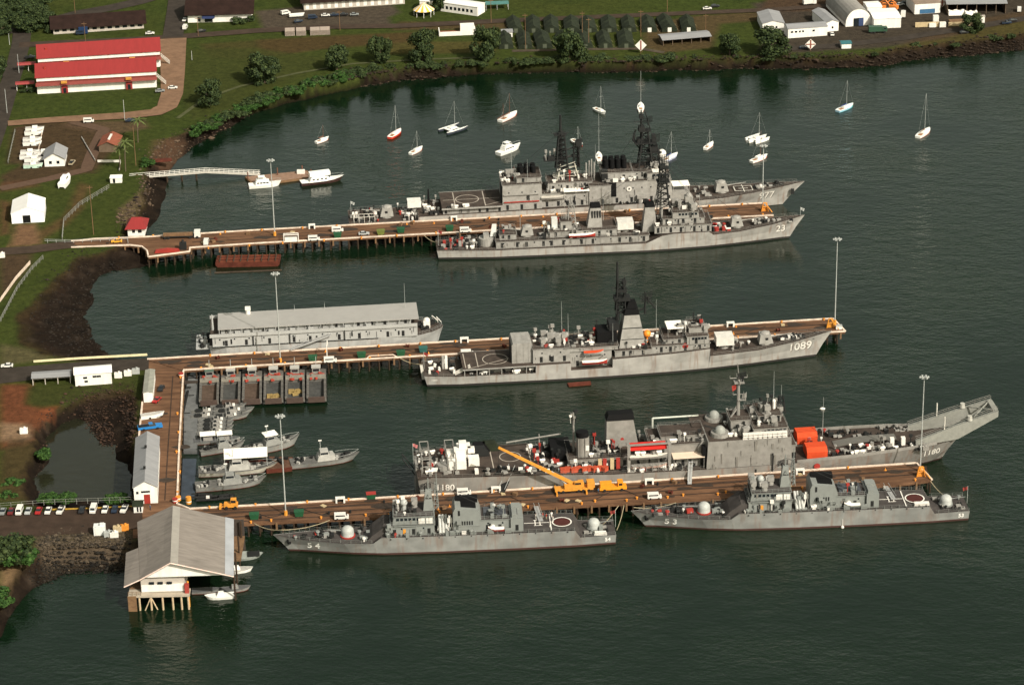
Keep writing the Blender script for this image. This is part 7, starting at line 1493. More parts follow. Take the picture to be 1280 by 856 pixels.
for pn, n0, x0, x1, far, near in (('uppermost', 26, 250, 940, [(118, 299), (320, 288), (640, 271), (953, 254.3)], [(118, 309), (320, 304.5), (640, 287), (967, 269.5)]), ('middle', 30, 250, 1030, [(184, 449.3), (640, 423), (1041, 398.5)], [(229, 463), (545, 444.2), (1056, 414.5)]), ('lowest', 34, 310, 1130, [(238, 636), (640, 612.5), (1145, 579)], [(292, 655.5), (640, 636.5), (905, 622.5), (1165, 600)])):
    for k in range(n0):
        x = rc.uniform(x0, x1); f = rc.choice((rc.uniform(.12, .3), rc.uniform(.65, .86))); y = np.interp(x, *zip(*far)) * (1 - f) + np.interp(x, *zip(*near)) * f; kd = rc.choice(list(CL)); nm, fn, m_ = CL[kd]
        o = part(kd, 'clutter_' + kd, fn, m_, None, at(x, y, ZL + .01), rc.uniform(0, 3)); tag(o, nm + ' left lying on the ' + pn + ' pier deck', nm.split()[-1], nm + 's on the ' + pn + ' pier')
    for k in range(3):
        x = rc.uniform(x0, x1 - 120); pts = []
        for j in range(8):
            xx = x + j * 13; f = .5 + .22 * math.sin(j * 1.3 + k * 2); pts.append(at(xx, np.interp(xx, *zip(*far)) * (1 - f) + np.interp(xx, *zip(*near)) * f, ZL + .1))
        o = pts[0].copy(); h_ = G().path([p - o for p in pts], .09, 5).build('hose', RUBBER); h_.location = o; tag(h_, 'black hose snaking along the ' + pn + ' pier deck', 'hose', 'hoses on the ' + pn + ' pier')

# ------------------------------------------------------------------ people
def person_mesh(top, legs):
    g = G()
    for sg in (-1, 1): g.tube((0, sg * .11, 0), (0, sg * .1, .48), .07, 6, .085).tube((0, sg * .1, .48), (0, sg * .09, .92), .085, 6, .11).box(-.06, .17, sg * .1 - .05, sg * .1 + .05, 0, .08)
    nb = len(g.f)
    g.taper(-.11, .11, -.19, .19, .86, -.12, .12, -.23, .23, 1.42)
    for sg in (-1, 1): g.tube((0, sg * .23, 1.4), (.03, sg * .29, 1.1), .06, 6, .05).tube((.03, sg * .29, 1.1), (.1, sg * .26, .85), .05, 6, .035)
    nt_ = len(g.f)
    g.tube((0, 0, 1.4), (0, 0, 1.54), .06, 7).ell((.02, 0, 1.64), .1, .085, .125, 10, 7)
    me = g.mesh('person', None); 
    me.materials.append(top); me.materials.append(legs); me.materials.append(mat('skin', (.30, .17, .11), .7))
    for p in me.polygons:
        z = p.center.z; p.material_index = 2 if z > 1.45 else (1 if z < .9 and abs(p.center.y) < .22 else 0)
    return me
PM = {'w': person_mesh(WHITE, WHITE), 'b': person_mesh(mat('shirt_blue', (.05, .09, .16), .8), mat('trouser_dark', (.03, .035, .05), .8)), 'r': person_mesh(RED, mat('trouser_tan', (.25, .2, .13), .8))}
def person(p, kind, rz, label, group=None):
    o = bpy.data.objects.new('person', PM[kind]); COL.objects.link(o); o.location = p; o.rotation_euler = (0, 0, rz); tag(o, label, 'person', group)
def onship(s, x, y, z): return s.o + s.d * x + s.n * y + Vector((0, 0, z))
GP = 'crew gathered on the flight deck of corvette 54'
for k, (x, y, kd, lab) in enumerate(((22.6, -2.4, 'w', 'person in white at the left of the group on the flight deck of corvette 54'), (20.6, -2.9, 'r', 'person in red standing far left of the landing circle on corvette 54'), (19.6, -2.2, 'r', 'person in red in the middle of the group on corvette 54'), (18.9, 2.6, 'w', 'person in white nearest to the camera side on corvette 54'), (18.0, -3.4, 'w', 'person in white by the far edge of the flight deck of corvette 54'), (17.8, -.5, 'w', 'person in white right beside the white cross line on corvette 54'))):
    person(onship(S54, x, y, 5.56), kd, k * 1.3, lab, GP)
person(at(1105, 612.5, QZ), 'w', 1, 'person in white on the lowest pier beside the gangway of corvette 53')
person(at(748, 616, QZ), 'b', 2, 'person in dark clothes standing between the crane and the orange truck')
person(onship(S1089, 103, -1, 5.45), 'w', 0, 'person in white on the bare foredeck of frigate 1089')
person(at(188, 637, QZ), 'b', .5, 'person in dark clothes in front of the guard shack')

# ------------------------------------------------------------------ vegetation
def foliage(name, c1, c2):
    m = bpy.data.materials.new(name); m.use_nodes = True; nt = m.node_tree; n = nt.nodes; l = nt.links; b = n['Principled BSDF']
    b.inputs['Roughness'].default_value = .75; b.inputs['Specular IOR Level'].default_value = .2
    g = n.new('ShaderNodeNewGeometry'); rp = n.new('ShaderNodeValToRGB'); rp.color_ramp.elements[0].color = (*c1, 1); rp.color_ramp.elements[1].color = (*c2, 1)
    l.new(g.outputs['Random Per Island'], rp.inputs[0]); l.new(rp.outputs[0], b.inputs['Base Color']); return m
LEAF = foliage('broad_leaves', (.010, .021, .008), (.046, .064, .019)); LEAFB = foliage('bright_leaves', (.012, .036, .007), (.040, .085, .016)); PALM = foliage('palm_leaves', (.03, .05, .015), (.08, .10, .03))
BARK = mat('bark', (.10, .075, .055), .9, .2, 2)
def crown_mesh(seed, n=5600, rx=1.0, rz=1.0, leaf=.07, m=LEAF, lumps=26, flat=0):
    r = np.random.default_rng(seed); v = []; f = []
    c = []
    for k in range(lumps):
        a = r.uniform(0, 6.283); e = r.uniform(-1.15 if not flat else .0, 1.2); q = r.uniform(.35, .85)
        c.append((math.cos(a) * q * math.cos(e) * rx, math.sin(a) * q * math.cos(e) * rx, math.sin(e) * q * rz, r.uniform(.2, .42)))
    for k in range(n):
        cx, cy, cz, cr = c[r.integers(lumps)]
        d = r.normal(size=3); d /= np.linalg.norm(d); p = np.array([cx, cy, cz]) + d * cr * r.uniform(.6, 1.03) * np.array([1, 1, .8])
        nrm = d + r.normal(size=3) * .55; nrm /= np.linalg.norm(nrm); u = np.cross(nrm, r.normal(size=3)); u /= np.linalg.norm(u); w = np.cross(nrm, u); s = leaf * r.uniform(.6, 1.3)
        i = len(v); v += [tuple(p + u * s), tuple(p + w * s * .7), tuple(p - u * s), tuple(p - w * s * .7)]; f.append((i, i + 1, i + 2, i + 3))
    me = bpy.data.meshes.new('crown'); me.from_pydata(v, [], f); me.materials.append(m); return me
CROWNS = [crown_mesh(k) for k in range(4)]; BUSH = [crown_mesh(20 + k, 1000, 1, .7, .12, LEAFB, 10, 1) for k in range(3)]; HEDGE = [crown_mesh(30 + k, 800, 1, .7, .13, LEAF, 10, 1) for k in range(3)]
rt = random.Random(8)
def tree(px, rad, h, label, k=0, group=None, meshes=None, squash=1.0, z=None):
    p = at(*px, ZL if z is None else z); t = T('tree', label, 'tree', p, rt.uniform(0, 6), group)
    tr = G().tube((0, 0, -.5), (.2, 0, h * .45), .055 * rad + .12, 7, .03 * rad + .08)
    for a in range(5): tr.tube((.2, 0, h * .35), (math.cos(a * 1.26) * rad * .5, math.sin(a * 1.26) * rad * .5, h * .62), .14, 5, .06)
    tr.build('trunk', BARK, t); zr = (h * .5) / .85 * squash
    o = bpy.data.objects.new('crown', (meshes or CROWNS)[k % len(meshes or CROWNS)]); COL.objects.link(o); o.parent = t; o.location = (0, 0, h * .47); o.scale = (rad * 1.12, rad * 1.12, zr * 1.05); o.rotation_euler = (0, 0, rt.uniform(0, 6))
GT = 'trees standing along the far shore'
for k, (px, rad, h, lab) in enumerate((((263, 131), 5.6, 9.5, 'leftmost shore tree, standing alone by the dirt road lawn'), ((331, 104), 7.2, 12.5, 'broad shore tree on the lawn above the bend of the bay'), ((421, 87), 5.4, 11.5, 'shore tree left of the darkest round tree'), ((475, 78), 5.2, 12.5, 'darkest, roundest shore tree'), ((529, 76), 6.0, 12.5, 'shore tree below the striped pavilion'), ((609, 74), 6.4, 14.5, 'big shore tree at the left end of the tent rows'), ((712, 75), 6.6, 14, 'tree standing in front of the tents'), ((912, 69), 4.6, 10.5, 'small bright tree right of the open grey shed'), ((964, 68), 7.4, 10.5, 'wide dark tree beside the white yard buildings'), ((1214, 40), 5.0, 8, 'bright green tree in the yard left of the white cabinet'), ((546, 14), 4.0, 11, 'dark tree behind the white long building'))):
    tree(px, rad, h, lab, k, GT)
tree((10, 705), 7.5, 9.5, 'large dark tree at the left edge above the rocky bank', 2, None, None); tree((26, 708), 5, 6.5, 'smaller green tree leaning from the left edge tree to the water', 1, None, BUSH)
tree((4, 757), 5.0, 5.0, 'low bright tree at the bottom left waterline', 0, None, BUSH, z=3)
tree((-1, 96), 4.2, 9, 'dark tree cut by the left edge beside the red barracks', 1)
def bush(px, rad, h, label, k=0, group=None, meshes=None, z=None):
    x, y = at(*px, ZL).xy; t = bpy.data.objects.new('bush', (meshes or BUSH)[k % 3]); COL.objects.link(t); p = at(*px, ZL if z is None else z); t.location = (p.x, p.y, p.z + h * .2); t.scale = (rad * 1.3, rad * 1.15, h); t.rotation_euler = (0, 0, rt.uniform(0, 6)); tag(t, label, 'bush', group)
for k, (px, rad, h, lab) in enumerate((((53, 571), 3.2, 3.4, 'round bush on the brown bank left of the pond'), ((17, 606), 3.0, 2.6, 'round bush nearest the left edge beside the pond'), ((11, 623), 2.8, 2.2, 'low bush between the parking row and the left edge'), ((58, 627), 3.4, 2.6, 'left half of the long bush at the foot of the pond'), ((72, 626.5), 3.6, 2.8, 'middle of the long bush at the foot of the pond'), ((86, 627), 3.0, 2.4, 'right end of the long bush at the foot of the pond'), ((140, 626), 3.0, 2.2, 'bush at the pond corner below the warehouse, left half'), ((152, 625), 3.0, 2.2, 'bush at the pond corner beside the warehouse wall'))):
    bush(px, rad, h, lab, k, None, BUSH, 3.2)
sh = [(248, 170), (272, 158), (300, 144), (322, 133), (345, 124), (372, 116), (402, 107), (430, 100), (455, 96)]
for i in range(60):
    f = i / 60 * (len(sh) - 1); a, c = sh[int(f)], sh[int(f) + 1]; q = lerp2(a, c, f % 1)
    bush((q[0] + rt.uniform(-5, 5), q[1] - 3 + rt.uniform(-4, 3)), rt.uniform(1.6, 4.0), rt.uniform(1.4, 3.6), 'scrubby green bush on the curved bank of the bay', i, 'bushes along the curved bank', HEDGE if i % 2 else BUSH, 3.6)
for i in range(64):
    x = rt.choice([rt.uniform(424, 560), rt.uniform(560, 700), rt.uniform(655, 840), rt.uniform(655, 800)]); y = np.interp(x, [424, 480, 560, 640, 740, 850], [94, 88, 83, 79, 76, 74])
    bush((x, y - rt.uniform(-2, 3)), rt.uniform(1.3, 3.4), rt.uniform(1.1, 2.8), 'low dark green bush on the straight far bank', i, 'bushes along the straight far bank', HEDGE, 4)
for i in range(16):
    bush((rt.uniform(850, 1275), 0), 1, 1, '', 0) if False else None
    x = rt.uniform(850, 1275); bush((x, np.interp(x, [850, 960, 1080, 1160, 1280], [75, 73, 69, 59, 44]) + rt.uniform(-3, 4)), rt.uniform(1.0, 2.4), rt.uniform(.9, 2.0), 'small dark bush on the brown bank below the far yard', i, 'bushes on the bank below the far yard', HEDGE, 3.8)
for i in range(22):
    tree((rt.uniform(-12, 56), rt.uniform(2, 40) * (1 - .012 * i) + 2), rt.uniform(4.5, 6.5), rt.uniform(5, 8), 'dark green tree in the dense grove at the top left corner', i, 'trees of the top left grove')
for px, h, lab in (((172.5, 178), 9.5, 'taller palm with a bright head by the shore dirt patch'), ((157, 214), 12, 'tall palm leaning beside the footbridge landing'), ((150, 212), 9, 'shorter palm left of the leaning palm')):
    t = T('palm_tree', lab, 'palm tree', at(*px, ZL), 0); G().path([(0, 0, -.3), (.2, 0, h * .5), (.7, .1, h)], .2, 6).build('trunk', BARK, t); g = G()
    for k in range(15):
        a = k * .419 + .1; el = (.5, .15, -.15)[k % 3]; prev = None; rows = []
        for j in range(6):
            f = j / 5; d = f * 3.4; z = h + d * el - f * f * 1.6; w = .42 * math.sin(.35 + f * 2.6); x, y = .7 + d * math.cos(a), .1 + d * math.sin(a); rows.append([(x - math.sin(a) * w, y + math.cos(a) * w, z - .12), (x, y, z), (x + math.sin(a) * w, y - math.cos(a) * w, z - .12)])
        g.loft(rows)
    g.build('crown', PALM, t)
for px, r_, h in (((40, 37 + 78), 2, 1.6), ((205, 24), 2.2, 3), ((300, 29), 2.6, 2.4), ((312, 27), 2.4, 2.2)): pass
bush((35, 115), 3.2, 2.6, 'dark bush at the left corner of the front red barracks', 1, None, HEDGE); bush((62, 41), 2.4, 3.2, 'dark bush at the left end of the dark roofed hall', 2, None, HEDGE); bush((297, 29), 3.4, 3, 'dark clipped bush before the white hall, left one', 0, None, HEDGE); bush((310, 27), 3.4, 3, 'dark clipped bush before the white hall, right one', 1, None, HEDGE); bush((184, 206), 3.4, 2.6, 'green bush where the footbridge meets the land', 2)

def rubble(label, polys, n, z0, zs, seed, c1, c2, size=1.0):
    r = np.random.default_rng(seed); v = []; f = []
    ico = [(0, 0, 1), (.89, 0, .45), (.28, .85, .45), (-.72, .53, .45), (-.72, -.53, .45), (.28, -.85, .45), (.5, .6, -.3), (-.7, 0, -.4), (.5, -.6, -.3)]
    fc = [(0, 1, 2), (0, 2, 3), (0, 3, 4), (0, 4, 5), (0, 5, 1), (1, 6, 2), (2, 6, 7), (2, 7, 3), (3, 7, 4), (4, 7, 8), (4, 8, 5), (5, 8, 1), (1, 8, 6)]
    for _ in range(n):
        (a, c) = polys[r.integers(len(polys))]; t = r.random(); x, y = lerp2(a, c, t); p = at(x + r.normal() * 5, y + r.normal() * zs, z0); z = ground_z(p.x, p.y)
        if z < -.3 or z > ZL + .3: continue
        sc = (r.gamma(2.0, .2) + .12) * size; i = len(v); v += [(p.x + q[0] * sc * r.uniform(.7, 1.3), p.y + q[1] * sc * r.uniform(.7, 1.3), z + q[2] * sc * .7) for q in ico]; f += [tuple(i + k for k in q) for q in fc]
    me = bpy.data.meshes.new('rubble'); me.from_pydata(v, [], f); me.materials.append(foliage('stones_%d' % seed, c1, c2)); o = bpy.data.objects.new('rubble', me); COL.objects.link(o); o['kind'] = 'stuff'; o['label'] = label
rubble('tan and grey riprap stones on the bank left of the boathouse', [((50, 692), (75, 688)), ((70, 688), (162, 684)), ((90, 690), (162, 690))], 1500, 2, 9, 1, (.012, .010, .008), (.085, .064, .044), .5)
rubble('blackened wet stones at the waterline left of the boathouse', [((40, 716), (75, 704)), ((75, 702), (160, 698)), ((80, 711), (156, 706))], 1700, 2, 8, 6, (.004, .0035, .003), (.020, .016, .012), .5)
rubble('dark stones and driftwood along the far bank', [((420, 104), (560, 91)), ((560, 90), (850, 83)), ((850, 83), (1085, 78)), ((1085, 78), (1280, 54))], 6500, 2, 3.5, 2, (.006, .0045, .004), (.040, .026, .017), .6)
rubble('dark stones scattered on the mud flat between the two piers', [((110, 330), (40, 400)), ((150, 325), (80, 400)), ((60, 420), (120, 425))], 2200, 2, 16, 3, (.006, .0045, .004), (.026, .019, .014), .42)
rubble('pale stones on the shore between gatehouse and footbridge', [((150, 285), (182, 250)), ((182, 250), (185, 225)), ((190, 200), (225, 185)), ((225, 180), (320, 138))], 1500, 2, 5, 4, (.010, .007, .006), (.11, .075, .050), .6)
rubble('dark stones on the bank around the pond', [((80, 515), (160, 500)), ((160, 500), (168, 560)), ((60, 530), (45, 600)), ((110, 520), (140, 545))], 2200, 2, 8, 5, (.006, .0045, .004), (.055, .030, .019), .42)

# ------------------------------------------------------------------ far yard: tents, sheds, signs, poles
rt2 = random.Random(77)
def tent(px, label, white_flap=False, L=17, group='dark green army tents in two rows'):
    c = at(*px, ZL); t = T('tent', label, 'tent', c, R(3 + rt2.uniform(-3, 3)), group); t.scale = (rt2.uniform(.92, 1.06), rt2.uniform(.9, 1.05), rt2.uniform(.88, 1.08)); w = 3.35; rows = []
    for k in range(9):
        f = k / 8; y = f * L; sag = .22 * abs(math.sin(f * math.pi * 3)); rows.append([(-w, y, 0), (-w + .15, y, 1.3), (0, y, 3.3 - .8 * (1 - abs(math.cos(f * math.pi * 3)))), (w - .15, y, 1.3), (w, y, 0)])
    G().loft(rows).quad(*rows[0]).quad(*rows[-1]).build('canvas', TARPG, t); G().box(-.8, .8, -.08, .04, 0, 1.9).build('door_flap', WHITE if white_flap else mat('olive_flap', (.075, .085, .06), .9), t)  # door flap is white on some tents, olive on the rest
    for sg in (-1, 1): part('guy_rope', 'guy', lambda g: g.path([(3, 1, 1.3), (4.2, 1, 0)], .03, 3).path([(3, 8, 1.3), (4.2, 8, 0)], .03, 3), ROPE, t, (0, 0, 0), sc=(sg, 1, 1))
for k, x in enumerate((645, 667, 690, 715, 737, 762, 787, 812, 837, 861)): tent((x, 41.5 - k * .15), ['first', 'second', 'third', 'fourth', 'fifth', 'sixth', 'seventh', 'eighth', 'ninth', 'tenth'][k] + ' tent from the left in the back row' + (' with a white doorway' if k > 6 else ''), k > 6)
for k, x in enumerate((633, 645 + 12, 681, 706, 732, 757, 783)): tent((x, 61.5 - k * .2), ['first', 'second', 'third', 'fourth', 'fifth', 'sixth', 'seventh'][k] + ' tent from the left in the front row near the water')
house('open_shed', 'long low grey roofed open shed at the right end of the tents', 'shed', (829, 57.5), (888, 52.5), 7.5, 2.5, .6, BROWNW, ROOF_GREY, open_front=True, over=.5)
house('long_hall', 'dark brown roofed hall with white columns at the top edge', 'building', (380, 13), (506, 5), 20, 4, 4, WALLG, ROOF_DARK, over=1.5, wins=[(k / 14 + .035, 1.5, .3, 3.0) for k in range(14)], winm=WALLW)
house('white_row_building', 'long white flat building behind the striped pavilion', 'building', (551, 14), (597, 20.5), 7, 4, .5, WALLW, ROOF_WHITE, over=.2, wins=[(k / 9 + .06, 1.2, 1.2, 2.6) for k in range(8)])
house('white_block', 'tall narrow white block beside the dark tree', 'building', (525, 14), (541, 15), 7, 4.6, .4, WALLW, ROOF_WHITE, over=.2)
t = T('pavilion', 'round pavilion with a yellow and white striped cone roof', 'pavilion', at(530, 19, ZL)); g1, g2 = G(), G()
for k in range(20):
    a0, a1 = k * .31416, (k + 1) * .31416; (g1 if k % 2 else g2).quad((4.8 * math.cos(a0), 4.8 * math.sin(a0), 2.6), (4.8 * math.cos(a1), 4.8 * math.sin(a1), 2.6), (0, 0, 5.8))
g1.build('roof', WHITE, t); g2.build('roof_stripes', mat('awning_yellow', (.62, .38, .06), .8), t)
for k in range(8): part('post', 'pavpost', lambda g: g.cyl(0, 0, -.2, 2.62, .12, .12, 6), WHITE, t, (4.4 * math.cos(k * .785), 4.4 * math.sin(k * .785), 0))
t = T('canopy_shed', 'flat teal canopy on posts right of the white long building', 'canopy', at(607, 13.5, ZL), R(3)); G().box(0, 10.5, 0, 4.5, 2.6, 2.85).build('roof', mat('teal_roof', (.06, .17, .16), .6), t)
for x in (.3, 5.2, 10.2): part('post', 'canpost', lambda g: g.box(-.1, .1, -.1, .1, 0, 2.6).box(-.1, .1, 4.1, 4.3, 0, 2.6), STEEL, t, (x, .2, 0))
t = T('walled_yard', 'low white walled yard with rusty floor below the shore road', 'enclosure', at(549, 45.5, ZL), R(4)); G().box(0, 16, 0, .4, -.2, 1.7).box(0, .4, .4, 7, -.2, 1.7).box(15.6, 16, .4, 7, -.2, 1.7).box(9.5, 15.6, 3.5, 7, -.2, 3.2).build('wall', WALLW, t); G().box(.4, 15.6, .4, 7, -.1, .12).build('floor', mat('rust_floor', (.16, .06, .03), .9), t)
t = T('kiosk', 'little white kiosk left of the first tents', 'kiosk', at(627.5, 47, ZL), R(3)); G().box(0, 4.6, 0, 3.6, -.2, 2.2).build('wall', WALLW, t); G().box(-.3, 4.9, -.3, 3.9, 2.2, 2.5).build('roof', ROOF_GREY, t); G().box(.8, 2, -.05, .05, .7, 1.7).build('window', GLASS, t)
for k, x in enumerate((356.5, 370.5, 388, 400.5)):
    t = T('tank_pen', ['first', 'second', 'third', 'last'][k] + ' of the four pale slatted pens below the car park', 'pen', at(x, 45.5 - k * .5, ZL), R(4), 'pale slatted pens'); g = G(); pm = mat('pen_pale', (.33, .27, .23), .8, .15, 1)
    for j in range(11): g.box(j * .4, j * .4 + .22, 0, .15, -.1, 2.2)
    g.build('slats', pm, t); G().box(0, 4.2, .2, 5.2, 1.9, 2.1).build('lid', pm, t); G().box(0, .15, .16, 5.2, -.1, 1.9).box(4.05, 4.2, .16, 5.2, -.1, 1.9).box(.16, 4.04, 5.0, 5.15, -.1, 1.88).build('sides', pm, t)
def sign(px, h, s, label, m2=None):
    t = T('range_marker', label, 'navigation sign', at(*px, ZL), 0, 'white diamond range markers'); G().tube((0, .3, -.3), (0, .3, h), .14).tube((.9, 2, -.3), (0, .3, h), .1).tube((-.9, 2, -.3), (0, .3, h), .1).build('post', WOOD, t)
    G().xz([(0, h - s), (s, h), (0, h + s), (-s, h)], -.12, .1).build('board', WHITE, t); G().box(-.3, .3, -.16, -.121, h - s + .35, h + s - .35).build('stripe', mat('sign_brown', (.20, .05, .03), .7), t)
    if m2: G().box(-s + .35, s - .35, -.2, -.161, h - .22, h + .22).build('cross_stripe', MATS['sign_brown'], t)
sign((801, 67), 3.6, 2.5, 'white diamond sign with one dark stripe below the tents'); sign((1013, 64), 3.0, 2.3, 'white diamond sign with red cross beside the low white yard building', 1); sign((1177.5, 11), 3.0, 2.3, 'white diamond sign with red cross against the grey roofed shed', 1)
# yard buildings
house('yard_office', 'white office with grey roof half behind the wide dark tree', 'building', (953, 40), (980, 39), 16, 3.6, 1.2, WALLW, ROOF_GREY, ridge='y', over=.3, wins=[(.35, .8, 1.4, 2.3), (.65, .8, 1.4, 2.3)])
house('yard_store', 'long low white building behind the diamond sign', 'building', (985, 48), (1034, 44.5), 7, 4.0, .8, WALLW, ROOF_GREY, over=.2, wins=[(.1, 1.1, 2.2, 3), (.2, 1.1, 2.2, 3), (.3, .8, 2.2, 3), (.38, .8, 2.2, 3), (.65, 1, 2.2, 3)])
house('yard_cabin', 'grey roofed cabin between the low building and the round roofed hangar', 'building', (1033, 40), (1048, 38.5), 18, 4.0, 1.0, WALLW, ROOF_GREY, ridge='y', over=.3, wins=[(.5, .8, 1.2, 2.2)])
def quonset():
    a, c = at(1057, 34, ZL), at(1090, 32, ZL); w = (c - a).length; d = c - a; t = T('round_roof_hangar', 'white round roofed hangar with dark open doorway', 'hangar', a, math.atan2(d.y, d.x) + R(3)); n = 14; D = 30
    prof = lambda e: [(w / 2 - (w / 2 + e) * math.cos(math.pi * k / n), 1.4 + (6.4 + e) * math.sin(math.pi * k / n)) for k in range(n + 1)]
    G().loft([[(x, 0, z) for x, z in [(0, 0)] + prof(0) + [(w, 0)]], [(x, D, z) for x, z in [(0, 0)] + prof(0) + [(w, 0)]]]).quad(*[(x, .05, z) for x, z in [(0, 0)] + prof(0) + [(w, 0)]]).build('wall', WALLW, t)
    G().loft([[(x, -.3, z) for x, z in prof(.12)], [(x, D + .3, z) for x, z in prof(.12)]]).build('roof', ROOF_LT, t); G().box(w * .3, w * .68, -.08, .04, 0, 3.6).build('door', GLASS, t); G().box(w * .5, w * .68, -.14, -.09, 0, 3.6).build('door_leaf', mat('door_blue', (.03, .05, .12), .5), t)
quonset()
house('yard_annex', 'white building with flat white roofs right of the round roofed hangar', 'building', (1092, 36), (1126, 34.5), 14, 4.2, .5, WALLW, ROOF_WHITE, over=.2); house('yard_lean_to', 'lower white block tucked between hangar and annex', 'building', (1084, 22), (1102, 21), 8, 4.4, .4, WALLW, ROOF_WHITE, over=.2)
house('workshop', 'pale building with rusty roof and blue awning left of the long grey shed', 'building', (1143, 18), (1175, 16), 14, 4.5, 1.2, WALLW, mat('rusty_roof', (.20, .15, .12), .8, .2, .3), over=.2, doors=[(.5, 7, 2.0, mat('awning_blue', (.03, .10, .2), .7))])
house('long_shed', 'long grey roofed open shed at the top right', 'shed', (1184, 18), (1257, 17), 17, 4.6, 1.4, BROWNW, ROOF_GREY, over=.6, open_front=True)
for px, px2, lab in (((1186, 20), (1206, 20), 'crumpled white tarp stack before the long grey shed, left part'), ((1207, 21), (1222, 21), 'white tarp stack before the long grey shed, right part')):
    a, c = at(*px, ZL), at(*px2, ZL); L = (c - a).length; t = T('tarp_stack', lab, 'tarpaulin', a, R(1)); g = G(); rows = [[(L * k / 8, 0, 0), (L * k / 8, .3, 1.9 + .35 * math.sin(k * 2.1)), (L * k / 8, 2, 2.0 + .3 * math.cos(k * 1.7)), (L * k / 8, 2.6, 0)] for k in range(9)]; g.loft(rows, False, True).build('sheet', CANVAS, t)
t = T('stockpile', 'tan fenced stockpile with white tanks below the blue awning', 'stockpile', at(1144, 34.5, ZL), R(2)); G().box(0, 13, 0, .2, 0, 2.2).box(14.5, 25, 0, .2, 0, 1.8).build('fence_panel', TAN, t); G().box(6, 9, -.8, -.05, 0, 1.8).box(10.5, 13.2, -1.2, -.05, 0, 2.2).box(8.6, 11, 4, 6, 0, 3.5).build('white_tank', WHITE, t); G().box(15.5, 23.5, 2, 5.5, -.1, 1.4).build('pallets', WOOD, t)
t = T('cabinet', 'white tall box right of the bright green yard tree', 'cabinet', at(1228, 29, ZL), 0); G().box(-1, 1, 0, 1.6, -.1, 2.9).build('body', WHITE, t); G().box(-1.15, 1.15, -.15, 1.75, 2.9, 3.1).build('lid', WALLG, t)
house('blue_hut', 'tiny hut with teal roof and white front on the shore road', 'hut', (1052, 61), (1064, 60.5), 4, 2.0, .4, WALLW, mat('hut_teal', (.03, .12, .14), .6), over=.3)
t = T('army_truck', 'dark green covered truck parked in front of the hangar annex', 'truck', at(1097, 41, ZL + .05), R(2)); G().box(-4, 2, -1.2, 1.2, .8, 3.0).box(2.2, 4, -1.1, 1.1, .7, 2.6).build('body', PAINT['green'], t); G().box(3.98, 4.04, -.9, .9, 1.7, 2.4).build('windscreen', GLASS, t); G().box(2.6, 3.6, -1.14, 1.14, 1.7, 2.3).build('window', GLASS, t)
for x in (-2.8, -1.5, 2.8):
    for sg in (-1, 1): part('wheel', 'bigwheel', None, RUBBER, t, (x, sg * 1.0, 0))
def excavator(px, label, rz=0):
    o = mat('digger_orange', (.55, .17, .03), .6); t = T('excavator', label, 'digger', at(*px, ZL), R(rz)); G().box(-1.8, 1.8, -1.3, 1.3, .9, 2.6).box(.2, 1.6, -1.2, 0, 2.6, 3.6).build('body', o, t); G().box(.3, 1.66, -1.24, .02, 2.8, 3.4).build('window', GLASS, t); G().path([(1.6, .4, 2.2), (4, .4, 4.8), (6.2, .4, 3.2), (6.4, .4, 1)], .25).box(6, 7, 0, .9, .2, 1.2).build('arm', o, t)
    for sg in (-1, 1): part('track', 'track', lambda g: g.xz([(-2.2, .2), (-1.8, 0), (1.8, 0), (2.2, .2), (2.2, .7), (1.8, .9), (-1.8, .9), (-2.2, .7)], -.3, .3), RUBBER, t, (0, sg * 1.2, 0))
excavator((1102, 13), 'orange digger behind the white annex, left one', 0); excavator((1117, 14), 'orange digger behind the white annex, right one', 150)
YC = 'vehicles parked in the far yard'
for px, h, c, k, lab in (((1129, 21), 80, 'white', 'truck', 'white lorry standing behind the annex right corner'), ((1125, 7), 20, 'silver', 'car', 'silver car by the digger at the top of the yard'), ((1131, 5), 10, 'black', 'car', 'black car at the top of the yard beside the silver one'), ((1012, 6), 15, 'white', 'truck', 'white lorry at the top edge left of the hangar'), ((1040, 44), 90, 'white', 'car', 'white car before the grey roofed cabin'), ((1005, 61), 5, 'navy', 'car', 'dark car left of the red cross sign'), ((1205, 42), 8, 'black', 'car', 'black car on the shore road below the yard tree'), ((1258, 30), 10, 'navy', 'pickup', 'dark pickup at the right of the yard, left one'), ((1266, 27), 12, 'black', 'car', 'black car at the right of the yard, right one'), ((894, 9), 5, 'black', 'car', 'black car on the far road above the tents'), ((884, 12), 5, 'white', 'car', 'white car on the far road above the tents'), ((1274, 14), 80, 'white', 'van', 'white van at the right edge of the yard')): car(px, h, PAINT[c], lab, k, ZL + .12, YC)
